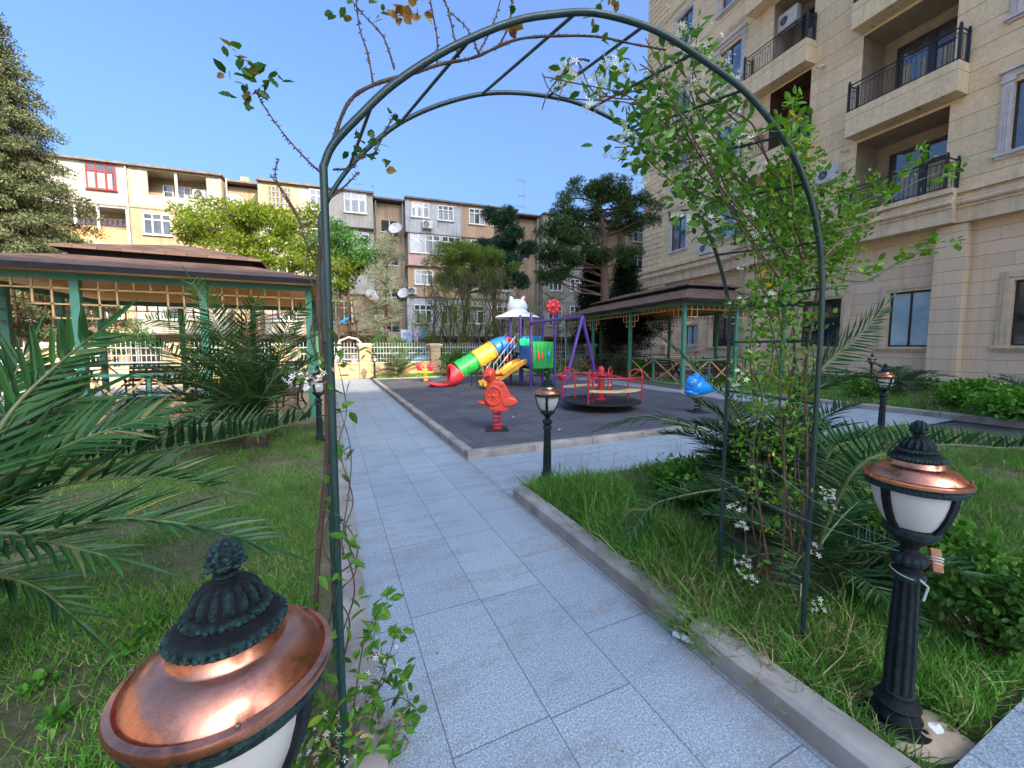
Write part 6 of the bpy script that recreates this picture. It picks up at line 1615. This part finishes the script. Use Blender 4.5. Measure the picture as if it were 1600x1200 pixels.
# --- star jasmine over the right half of the arch
jz = thing('star_jasmine', 'white-flowering star jasmine hanging over the right half of the arch', 'climbing plant', (1.9, 1.4, 0))
JB = [(1000, 150, 42), (1050, 130, 40), (1085, 62, 26), (1000, 215, 46), (1055, 185, 52), (1100, 225, 52), (955, 110, 20), (1125, 285, 52), (1040, 255, 38), (985, 232, 24), (1130, 160, 30), (885, 122, 16), (1160, 335, 42), (1115, 355, 26), (1185, 300, 42), (1075, 300, 40), (930, 150, 18), (1120, 110, 24), (1150, 230, 35), (1090, 340, 26)]
JP = [[(1200, 420), (1150, 340), (1100, 260), (1040, 200), (980, 150), (900, 130), (850, 120)], [(1240, 430), (1180, 300), (1130, 220), (1080, 160), (1040, 110), (1010, 60)], [(1220, 400), (1160, 290), (1090, 240), (1010, 230), (960, 230)], [(1180, 380), (1130, 300), (1080, 260), (1030, 130), (1000, 100)], [(1260, 400), (1200, 250), (1140, 180), (1090, 130), (1080, 60)], [(1150, 330), (1090, 200), (1020, 160), (950, 150), (930, 110)], [(900, 90), (905, 110), (880, 130), (870, 160)], [(1170, 350), (1120, 330), (1070, 290), (1020, 250)], [(1060, 90), (1080, 150), (1110, 230), (1150, 260)]]
vines(jz, JP + [[(a + random.uniform(-30, 30), c + random.uniform(-30, 30)) for a, c in p] for p in JP], .0045, M['stem'], (.0, .4), 6)
leaves_near(jz, blobpts(JB, 105), .05, M['jas'], asp=1.0)
fl_ = []
for _ in range(85):
    bx, by, br_ = random.choice(JB); q = AP(bx + random.uniform(-br_, br_), by + random.uniform(-br_, br_), random.uniform(.0, .4))
    for _ in range(13): fl_.append(q + Vector((random.gauss(0, .02), random.gauss(0, .02), random.gauss(0, .02))))
leaves_near(jz, fl_, .0125, M['flower'], STAR, .004, 'flowers', 1.0)['kind'] = 'stuff'
# --- the small-leaved climber covering the right side of the trellis
vz = thing('climbing_vine', 'dense small-leaved yellow-green climber covering the right side of the trellis', 'climbing plant', (2.0, 1.3, 0))
VB = [(1230, 310, 48), (1275, 335, 46), (1320, 305, 32), (1370, 290, 18), (1200, 360, 48), (1260, 395, 58), (1310, 380, 36), (1225, 440, 44), (1190, 470, 30), (1300, 430, 26), (1240, 190, 20), (1245, 225, 24), (1262, 262, 26), (1220, 270, 26), (1340, 340, 22),
      (1185, 540, 34), (1235, 560, 42), (1200, 610, 42), (1250, 640, 36), (1170, 690, 28), (1228, 700, 36), (1180, 760, 26), (1240, 770, 24), (1160, 580, 22), (1215, 500, 36), (1270, 500, 18), (1170, 630, 22), (1215, 820, 20), (1150, 480, 14)]
VP = []
for k in range(9):
    x = random.uniform(1165, 1262); p = [(x + random.uniform(-15, 15), 880)]
    for y in (800, 720, 640, 560, 480, 400, 330): x += random.uniform(-22, 22); x = min(max(x, 1150), 1285); p.append((x, y))
    VP.append(p[:random.randint(5, 8)])
vines(vz, VP, .0048, M['stem'], (.03, .45), 6, jit=10)
vines(vz, [[(1262, 860), (1258, 700), (1262, 560), (1275, 460), (1280, 340), (1240, 260)], [(1240, 880), (1225, 700), (1240, 560), (1230, 420), (1210, 330)]], .009, M['stem'], (.1, .3), 8)
vines(vz, [[(1280, 360), (1340, 320), (1400, 290), (1440, 240), (1450, 225)], [(1290, 400), (1340, 350), (1420, 290), (1490, 262)], [(1300, 420), (1370, 425), (1420, 400), (1480, 385)], [(1240, 330), (1235, 250), (1240, 180), (1235, 145)], [(1290, 430), (1350, 440), (1400, 415), (1460, 400)]], .0035, M['green_stem'], (-.05, .1), 6)
leaves_near(vz, blobpts(VB, 480), .026, M['vine'], LEAF, .02)
leaves_near(vz, blobpts([(1240, 165, 16), (1225, 210, 16), (1265, 215, 14), (1345, 322, 16), (1390, 300, 16), (1425, 265, 14), (1440, 238, 14), (1460, 290, 12), (1490, 265, 13), (1360, 420, 16), (1410, 400, 15), (1450, 385, 18), (1490, 385, 12), (1330, 350, 18)], 190, (-.08, .1)), .034, M['vine'], LEAF, .012, 'leaves', 1.3)
yl = blobpts([(1210, 440, 30), (1250, 600, 30), (1280, 420, 26), (1210, 700, 24), (1310, 360, 20)], 14)
leaves_near(vz, yl, .02, leafmat('yellow_leaves', (.6, .35, .01), (.75, .5, .03), None, .3, .5), LEAF, .02, 'yellow_leaves')
fl_ = []
for px, py in ((1155, 470), (1160, 420), (1155, 585), (1150, 605), (1195, 490), (1150, 795), (1165, 880), (1170, 900), (1290, 770), (1305, 790), (1300, 780), (1290, 945), (1270, 950), (1160, 825), (1275, 860), (1290, 775), (1205, 460)):
    q = AP(px, py, random.uniform(-.02, .15))
    for _ in range(9): fl_.append(q + Vector((random.gauss(0, .018), random.gauss(0, .018), random.gauss(0, .014))))
leaves_near(vz, fl_, .0115, M['flower'], STAR, .004, 'flowers', 1.0)['kind'] = 'stuff'
leaves_near(vz, blobpts([(1165, 890, 22), (1290, 780, 24), (1155, 810, 12), (1205, 870, 18), (1290, 940, 14)], 26, (-.02, .15)), .03, M['jas'], LEAF, .012)
# brown earth heaped round the plants at the trellis foot
em = MB(); em.ball((0, 0, 0), (.42, .34, .17), 28, 14, fn=lambda p: p * (1 + .12 * math.sin(p.x * 23 + p.y * 17) + .1 * math.sin(p.y * 31)))
mo = em.build('soil_mound', earth('red_earth', (.13, .07, .04), (.09, .05, .03), (.2, .12, .07)), None, smooth=True)
mo.location = (2.62, 1.5, .03); tag(mo, 'mound of crumbly reddish earth at the foot of the climber', 'earth', kind='stuff')

# --- thorny rose canes on the left
rz = thing('climbing_rose', 'thorny rose cane climbing the left posts and running across the arch', 'climbing plant', (0, 1.5, 0))
cane = [[(492, 985), (498, 860), (508, 760), (511, 640), (500, 520), (497, 430), (507, 330), (505, 275), (522, 215), (546, 158), (585, 132), (640, 116), (690, 100), (740, 90), (800, 64), (850, 57), (930, 57), (985, 68), (1040, 78)]]
vines(rz, cane, .0088, M['stem'], (.08, .08), 9, 'cane', 0, True)
sub = [[(503, 272), (470, 240), (440, 205), (412, 165), (398, 140)], [(583, 132), (575, 85), (562, 45), (555, -12)], [(616, 108), (600, 60), (570, 25), (538, -12)], [(683, 100), (683, 60), (676, 20), (670, -12)], [(717, 90), (708, 50), (700, 15), (690, -12)], [(748, 82), (770, 40), (785, -12)], [(778, 75), (795, 40), (800, 5), (806, -12)], [(500, 420), (480, 385), (465, 340), (440, 300), (430, 270), (436, 248)], [(470, 350), (450, 310), (422, 272)], [(497, 560), (485, 520), (500, 470), (478, 420), (487, 380)], [(520, 265), (550, 262), (562, 246), (585, 240)], [(580, 250), (605, 200), (615, 180)], [(516, 310), (545, 285), (560, 268)], [(748, 84), (730, 45), (702, 18)]]
for s1_ in sub: vines(rz, [s1_], .0035, M['stem'], (.06, .1), 6, 'twig', 0, True)
def leafset(parent, pts, size, mat, name='leaves', off=(.04, .1), jit=.006, sv=.3, asp=1.5): return leaves_near(parent, [AP(x, y, random.uniform(*off)) for x, y in pts], size, mat, LEAF, jit, name, asp, -.1, sv=sv)
rl = [(355, 75), (372, 88), (375, 78), (352, 115), (365, 125), (380, 110), (395, 100), (400, 128), (385, 140), (405, 150), (378, 135), (432, 112), (425, 122), (440, 125), (412, 100), (392, 120), (370, 150), (400, 135), (388, 165), (385, 95), (410, 120), (398, 112), (420, 130)]
leafset(rz, rl * 2, .036, M['rose'])
leafset(rz, [(520, 20), (537, 8), (537, 30), (575, 5), (585, 28), (598, 18), (548, 190), (555, 210), (565, 215), (545, 235), (580, 225), (595, 235), (575, 245), (600, 250), (602, 262), (590, 228), (612, 178), (618, 188), (925, 25), (935, 40), (960, 20), (940, 60), (935, 8), (955, 5), (800, 12), (570, 240), (585, 215)] * 2, .032, M['rose'])
M['autumn'] = leafmat('brown_yellow_leaves', (.35, .2, .05), (.2, .07, .04), (.3, .28, .04), .4, .5)
leafset(rz, [(628, 20), (640, 25), (655, 12), (660, 22), (620, 28), (800, 35), (795, 45), (650, 8), (636, 10)] * 2, .045, M['autumn'], 'old_leaves')
# --- jasmine at the foot of the left post
lj = thing('star_jasmine', 'leggy star jasmine with white flowers at the foot of the left trellis post', 'climbing plant', (0, 1.35, 0))
JL = [[(545, 1210), (560, 1120), (600, 1060), (585, 1010), (590, 960)], [(530, 1210), (545, 1130), (590, 1100), (625, 1090), (650, 1105)], [(520, 1210), (515, 1120), (505, 1060), (500, 1010)], [(560, 1210), (610, 1160), (640, 1120), (630, 1060)], [(540, 1190), (560, 1040), (575, 980), (605, 940)], [(530, 1180), (580, 1100), (605, 1030), (620, 985)],
      [(520, 1100), (545, 980), (530, 930), (556, 890), (540, 830), (552, 780), (530, 700), (540, 640), (527, 560)], [(530, 1000), (553, 930), (548, 880), (536, 850), (545, 760), (548, 700), (530, 640)], [(498, 900), (505, 760), (520, 700), (515, 600), (525, 540), (505, 500)], [(512, 1000), (520, 900), (505, 850), (518, 780), (508, 700)], [(525, 900), (556, 870), (550, 830), (530, 815)]]
vines(lj, JL, .003, M['stem'], (-.02, .1), 6)
jl = [(x + random.uniform(-12, 12), y + random.uniform(-12, 12)) for p in JL[:6] for x, y in p for _ in range(7)] + [(x + random.uniform(-8, 8), y + random.uniform(-10, 10)) for p in JL[6:] for x, y in p for _ in range(2)]
jl += [(random.uniform(480, 640), random.uniform(1080, 1200)) for _ in range(110)] + [(x + random.uniform(-8, 8), y + random.uniform(-8, 8)) for x, y in ((590, 950), (600, 1000), (575, 1000), (625, 1000), (555, 1010), (610, 1055), (640, 1040), (490, 1090), (505, 1110))  for _ in range(3)]
leafset(lj, jl, .05, M['jas'], off=(-.06, .12), asp=.95)
leafset(lj, [(480, 565), (492, 555), (500, 572), (470, 575), (488, 560), (570, 545), (575, 552), (545, 572), (548, 590), (462, 580), (478, 600), (468, 552), (548, 935), (552, 860), (540, 870), (530, 830), (545, 820), (480, 930), (475, 940), (500, 940)] * 2, .042, M['jas'], off=(0, .06), asp=1.0)
fl_ = [AP(random.gauss(x, 14), random.gauss(y, 11), random.uniform(-.05, .1)) for x, y in ((478, 590), (490, 585), (500, 600), (465, 592), (525, 1130), (540, 1150), (560, 1110), (530, 1170), (600, 1020), (510, 1150), (555, 1180), (510, 1190), (485, 1165), (575, 1060)) for _ in range(11)]
leaves_near(lj, fl_, .0105, M['flower'], STAR, .003, 'flowers', 1.0)['kind'] = 'stuff'
leaves_near(lj, [AP(random.uniform(480, 640), random.uniform(1120, 1215), random.uniform(0, .15)) for _ in range(160)], .04, M['dry_grass'], LANCE, .01, 'dry_leaves', .12)
# ================================================================== THINGS ON THE BUILDINGS AND IN THE YARD
def aircon(label, loc, rot, w_=.9, h=.62):
    t = thing('air_conditioner', label, 'air conditioner', loc, rot, 'air conditioners on the facades')
    b = MB(); b.box((0, 0, 0), (w_, .34, h)); b.build('casing', M['ac_white'], t, bevel=.02)
    b = MB(); cx = w_ * .13
    b.add([(cx + .22 * math.cos(a), .172, .22 * math.sin(a)) for a in np.linspace(0, 2 * PI, 25)[:-1]], [tuple(range(24))]); b.build('fan_opening', M['room_dark'], t)
    b = MB()
    for r_ in (.06, .12, .18, .23): b.tube([(cx + r_ * math.cos(a), .18, r_ * math.sin(a)) for a in np.linspace(0, 2 * PI, 21)[:-1]], .007, 4, closed=True)
    for k in range(6): a = k * PI / 6; b.tube([(cx - .22 * math.cos(a), .185, -.22 * math.sin(a)), (cx + .22 * math.cos(a), .185, .22 * math.sin(a))], .005, 4)
    b.build('fan_grille', M['grey_metal'], t)
    b = MB(); b.bb((-w_ * .4, -.3, -h / 2 - .05), (-w_ * .4 + .05, .15, -h / 2)); b.bb((w_ * .4 - .05, -.3, -h / 2 - .05), (w_ * .4, .15, -h / 2)); b.build('bracket', M['grey_metal'], t)
    return t
M['ac_white'] = plain('ac_casing', (.6, .59, .55), (.48, .46, .42), 4, .5)
def NBP(u, z, y): 
    return (FO.x + u * math.cos(FROT) - y * math.sin(FROT), FO.y + u * math.sin(FROT) + y * math.cos(FROT), z)
def OBP(s, z, y): return (BO.x + s * math.cos(BROT) - y * math.sin(BROT), BO.y + s * math.sin(BROT) + y * math.cos(BROT), z)
aircon('air conditioner under the leaves on the stone wall between the balcony columns', NBP(4.5, 10.35, .22), FROT, 1.1, .8)
aircon('air conditioner low on the stone building near its far corner', NBP(12.3, 8.35, .22), FROT, 1.1, .8)
aircon('air conditioner hanging inside the topmost visible balcony of the stone building', NBP(7.6, 20.3, -.5), FROT, 1.2, .9)
aircon('air conditioner under the top grey bay window of the old block', OBP(1.0, 10.85, -.22), BROT + PI, .75, .55)
aircon('air conditioner on the open top loggia of the old block', OBP(-14.0, 11.75, 1.05), BROT + PI)
aircon('air conditioner on the slatted bay of the old block', OBP(-.2, 5.75, -.02), BROT + PI, .6, .5)
aircon('air conditioner beside the laundry near the ground of the old block', OBP(-1.0, .95 + .5, 1.05), BROT + PI, .8, .6)
aircon('air conditioner on the white lower storey behind the play tower', OBP(9.3, 2.75, 1.05), BROT + PI, .8, .6)
def dish(label, loc, r, yaw, el=.5):
    t = thing('satellite_dish', label, 'satellite dish', loc, yaw, 'satellite dishes on the old block')
    Mx = Matrix.Rotation(PI / 2 - el, 3, 'X')
    b = MB(); b.lathe([(.001, .0), (r * .5, .035 * r / .45), (r * .85, .1 * r / .45), (r, .14 * r / .45), (r * 1.02, .135 * r / .45), (r * .86, .085 * r / .45), (r * .5, .02 * r / .45), (.001, -.015)], 24, M=Mx); b.build('reflector', M['ac_white'], t, smooth=True)
    b = MB(); b.tube([Mx @ Vector((0, r * .9, .1)), Mx @ Vector((0, 0, r * .9))], .012, 5); b.ball(Mx @ Vector((0, 0, r * .92)), .045, 8, 6); b.tube([(0, 0, 0), (0, .35, -.3)], .025, 6); b.build('arm', M['grey_metal'], t)
    return t
dish('upper satellite dish beside the dark stair opening of the old block', OBP(-1.3, 10.55, .75), .52, -.5)
dish('middle satellite dish above the grey-green tree, lower on the tan wall', OBP(-.8, 5.6, .7), .45, -.5)
dish('pale satellite dish half hidden in the olive tree', OBP(-3.2, 5.2, -.4), .5, .3)
dish('satellite dish by the ground floor behind the purple posts', OBP(8.3, 2.1, -.4), .4, .6)
dish('white satellite dish on the recessed roof edge behind the bright tree', OBP(-11.9, 11.4, .6), .5, .4)
def camera_unit(label, u, z):
    t = thing('security_camera', label, 'camera', NBP(u, z, .02), FROT, 'wall cameras')
    b = MB(); b.tube([(0, 0, 0), (0, .12, -.02)], .05, 10); b.build('mount', M['white_paint'], t, smooth=True)
    b = MB(); b.tube([(-.02, .12, 0), (.16, .28, -.05)], [.06, .075], 12); b.build('camera_body', M['white_paint'], t, smooth=True)
    b = MB(); b.tube([(.16, .28, -.05), (.165, .285, -.052)], .06, 12); b.build('lens', M['black'], t)
camera_unit('white security camera between the two balcony columns, upper one', 5.1, 16.1)
camera_unit('white security camera beside the lower balcony', 3.7, 11.25)
for u, z, lab in ((6.1, 13.75, 'terracotta flower box on the brick-lined balcony, nearer one'), (8.3, 13.7, 'terracotta flower box on the brick-lined balcony, farther one')):
    t = thing('flower_box', lab, 'flower box', NBP(u, z, .82), FROT, 'flower boxes')
    b = MB(); b.box((0, 0, 0), (.9, .22, .2), taper=1.1); b.build('trough', plain('terracotta', (.45, .13, .07), None, 6, .7), t, bevel=.01)
    leafcloud('plants', np.array([[x, 0, .15] for x in (-.3, 0, .3)]), (.18, .1, .1), 14, .09, M['rose'], t)
# roof antennas
def mast(label, s, z, h, arms):
    t = thing('tv_antenna', label, 'antenna', OBP(s, z, 1.2), BROT, 'roof antennas')
    b = MB(); b.tube([(0, 0, 0), (0, 0, h)], .028, 6); b.build('mast', M['grey_metal'], t)
    b = MB()
    for hz_, L_ in arms:
        b.tube([(-L_, 0, hz_), (L_ * .2, 0, hz_ - .05)], .016, 5)
        for k in range(4): x = -L_ + L_ * k * .3; b.tube([(x, -.25, hz_), (x, .25, hz_)], .01, 4)
    b.build('aerial', M['grey_metal'], t)
mast('tall lattice TV antenna with three arms on the roof of the old block', 9.6, 12.9, 2.9, ((2.85, .7), (1.6, .5), (.7, .9)))
mast('short antenna on the roof near the left trellis post', -3.7, 12.9, 1.0, ((.9, .5),))
mast('small roof antenna next to the short antenna', -2.9, 12.9, .95, ((.85, .1),))
mast('low roof antenna left of the tall antenna', 7.9, 12.9, .8, ((.7, .15),))
# laundry
ln = thing('clothesline', 'clothesline with washing at the ground floor of the old block', 'clothesline', OBP(-.1, 2.75, -.2), BROT)
b = MB(); b.tube([(-1.3, 0, 0), (0, 0, -.05), (1.4, 0, 0)], .01, 5); b.beam((-1.3, .0, 0), (-1.3, .5, 0), .03, .03); b.beam((1.4, .0, 0), (1.4, .5, 0), .03, .03); b.build('line', M['grey_metal'], ln)
def cloth(label, x, w_, h, c, name='garment'):
    n = 8; b = MB(); vs = []
    for j in range(5):
        for i in range(n + 1): vs.append((x + w_ * (i / n - .5) * (1 + .1 * j / 4), .05 * math.sin(i * 1.9 + j * .6) * (j + 1) / 5, -h * j / 4 - .03))
    b.add(vs, [(j * (n + 1) + i, j * (n + 1) + i + 1, (j + 1) * (n + 1) + i + 1, (j + 1) * (n + 1) + i) for j in range(4) for i in range(n)])
    o = b.build(name, plain('cloth_' + name, c, tuple(q * .85 for q in c), 6, .9), None, smooth=True); m = o.modifiers.new('thick', 'SOLIDIFY'); m.thickness = .015
    o.location = OBP(-.1, 2.75, -.2); o.rotation_euler = (0, 0, BROT); tag(o, label, 'laundry', 'washing on the line')
cloth('white shirt hanging leftmost on the line', -.85, .42, .9, (.6, .62, .68), 'shirt'); cloth('pale blue shirt hanging second on the line', -.42, .42, 1.15, (.42, .5, .68), 'shirt')
cloth('lilac cloth hanging in the middle of the line', .12, .42, 1.0, (.55, .42, .55), 'towel'); cloth('blue cloth hanging near the right end of the line', .6, .34, .72, (.12, .3, .5), 'towel')
l2 = thing('clothesline', 'clothesline of small dark washing on the timber loggia of the old block', 'clothesline', OBP(-19.6, 9.45, .3), BROT)
b = MB(); b.tube([(-2.6, 0, 0), (2.0, 0, 0)], .008, 4); b.build('line', M['grey_metal'], l2)
b = MB()
for k in range(13): x = -1.4 + k * .26; b.box((x, 0, -.22), (.14, .03, .36 + .1 * math.sin(k * 2)), taper=.8)
b.build('socks', plain('dark_cloth', (.03, .03, .05), (.08, .08, .12), 9, .9), l2)
# cars parked behind the fence
def car(label, loc, rot, col):
    t = thing('parked_car', label, 'car', loc, rot, 'cars parked behind the fence')
    Mc = paint('car_' + name_c(col), col, .25, .05)
    prof = [(-2.1, .35), (-2.15, .6), (-2.05, .85), (-1.2, .95), (-.55, 1.38), (.55, 1.42), (1.35, 1.0), (2.05, .9), (2.15, .6), (2.1, .35)]
    b = MB(); b.prism(prof, -.82, .82); b.build('body', Mc, t, bevel=.06)
    g = MB(); gp_ = [(-1.02, .98), (-.5, 1.32), (.5, 1.35), (1.15, 1.0)]; g.prism(gp_, -.835, .835); g.build('side_window', M['glass'], t)
    g = MB(); g.beam((-1.19, 0, 1.02), (-.58, 0, 1.4), 1.35, .02); g.beam((.62, 0, 1.43), (1.32, 0, 1.06), 1.35, .02); g.build('windscreen', M['glass'], t)
    for x in (-1.3, 1.3):
        for y in (-.76, .76):
            w_ = MB(); K = Matrix.Rotation(PI / 2, 3, 'X'); w_.lathe([(.2, -.1), (.31, -.1), (.33, -.06), (.33, .06), (.31, .1), (.2, .1)], 20, c=(x, y, .33), M=K); wo = w_.build('wheel', M['black'], t, smooth=True)
            w_ = MB(); w_.lathe([(.01, -.09), (.2, -.105), (.2, .105), (.01, .09)], 12, c=(x, y, .33), M=K); w_.build('rim', M['grey_metal'], wo)
    for y in (-.6, .6):
        h = MB(); h.box((-2.1, y, .68), (.12, .3, .14)); h.build('headlight', M['white_paint'], t, bevel=.03)
def name_c(c): return 'white' if c[0] > .4 else 'blue'
car('pale blue-grey car parked behind the fence near the end of the path', base_at(560, 22.6), BROT + .05, (.5, .55, .6))
car('blue car parked behind the fence between the first two pillars', base_at(640, 23.0), BROT, (.12, .3, .45))
# curved white pipe and blue pole beyond the fence
b = MB(); b.tube([PD(530, 533, 19.5), PD(545, 527, 19.5), PD(558, 530, 19.5), PD(568, 540, 19.5), PD(574, 552, 19.5)], .045, 8)
b.tube([PD(530, 533, 19.5), PD(529, 560, 19.5)], .045, 8)
tag(b.build('pipe_hoop', M['white_paint'], smooth=True), 'curved white pipe rising above the fence at the end of the path', 'pipe')
b = MB(); b.tube([PD(520, 511, 20.0), PD(544, 497, 20.0)], .06, 8); tag(b.build('blue_pole', M['sky_plastic'], smooth=True), 'slanting light-blue pole end above the fence', 'pole')
# litter
M['clear_plastic'] = plain('crumpled_plastic', (.55, .6, .66), (.4, .45, .5), 30, .2)
q = G(1052, 995); b = MB(); b.lathe([(.001, 0), (.017, .002), (.018, .02), (.015, .035), (.018, .05), (.016, .075), (.008, .09), (.008, .098), (.001, .1)], 14, flute=(5, .01, .08, .2), M=Matrix.Rotation(1.5, 3, 'X') )
o = b.build('plastic_bottle', M['clear_plastic'], smooth=True); o.location = (q.x, q.y, .02); o.rotation_euler = (0, 0, .35); tag(o, 'small crushed clear plastic bottle lying by the kerb on the path', 'bottle')
def scrap(label, px, py, z, s, c, grp='paper scraps'):
    q = G(px, py, z); b = MB(); vs = [(random.uniform(.6, 1) * s * math.cos(a), random.uniform(.6, 1) * s * math.sin(a), random.uniform(0, .35) * s) for a in np.linspace(0, 2 * PI, 8)[:-1]]
    b.add(vs + [(0, 0, s * .3)], [(i, (i + 1) % 7, 7) for i in range(7)]); o = b.build('paper_scrap', c); o.location = (q.x, q.y, z + .004); tag(o, label, 'litter', grp)
scrap('white scrap on the rubber right of the middle lamp', 874, 672, .067, .035, M['white_paint'])
scrap('white scrap on the rubber left of the middle lamp', 802, 652, .067, .03, M['white_paint'])
scrap('tiny white scrap on the rubber beside the larger one, farther right', 812, 650, .067, .018, M['white_paint'])
scrap('white scrap on the rubber at the foot of the spring rider', 753, 674, .067, .018, M['white_paint'])
scrap('white scrap in the grass near the cross path', 956, 757, .1, .018, M['white_paint'])
scrap('crumpled white paper behind the foot of the right lamp', 1462, 1140, .08, .03, M['white_paint'])
M['dead_leaf'] = leafmat('dead_leaves', (.25, .13, .05), (.4, .26, .12), None, .1, .7)
q_ = np.column_stack([rng.uniform(.2, 2.3, 130), rng.uniform(.7, 7, 130), np.full(130, .012)]); q_[q_[:, 0] > 1.6, 2] = .16
q_ = q_[(q_[:, 0] < 1.55) | (q_[:, 0] > 1.8)]
n = len(q_); a = rng.uniform(0, 2 * PI, n); X = np.stack([np.cos(a), np.sin(a), rng.normal(0, .15, n)], 1); Y_ = np.stack([-np.sin(a), np.cos(a), rng.normal(0, .15, n)], 1); s = np.where(q_[:, 0] < 1.6, .012, .026)[:, None] * rng.uniform(.6, 1.4, (n, 1))
o = scatter('leaf_litter', LEAF[0], LEAF[1], q_, X * s, Y_ * s * 1.3, np.cross(X, Y_) * s, M['dead_leaf']); tag(o, 'scattered dead leaves and crumbs on the path and by the kerb', 'leaf litter', kind='stuff')
sd_ = G(1470, 1170); b = MB(); b.ball((0, 0, 0), (.12, .08, .022), 20, 8, fn=lambda p: p * (1 + .15 * math.sin(p.x * 40) + .1 * math.sin(p.y * 50)))
o = b.build('sand_patch', plain('sand', (.5, .38, .25), (.4, .3, .2), 20, .95, bmp=.6, bscale=150), smooth=True); o.location = (2.02, .6, .035); o.scale = (1.3, 1.15, .8); tag(o, 'patch of pale sand round the foot of the right lamp', 'sand', kind='stuff')
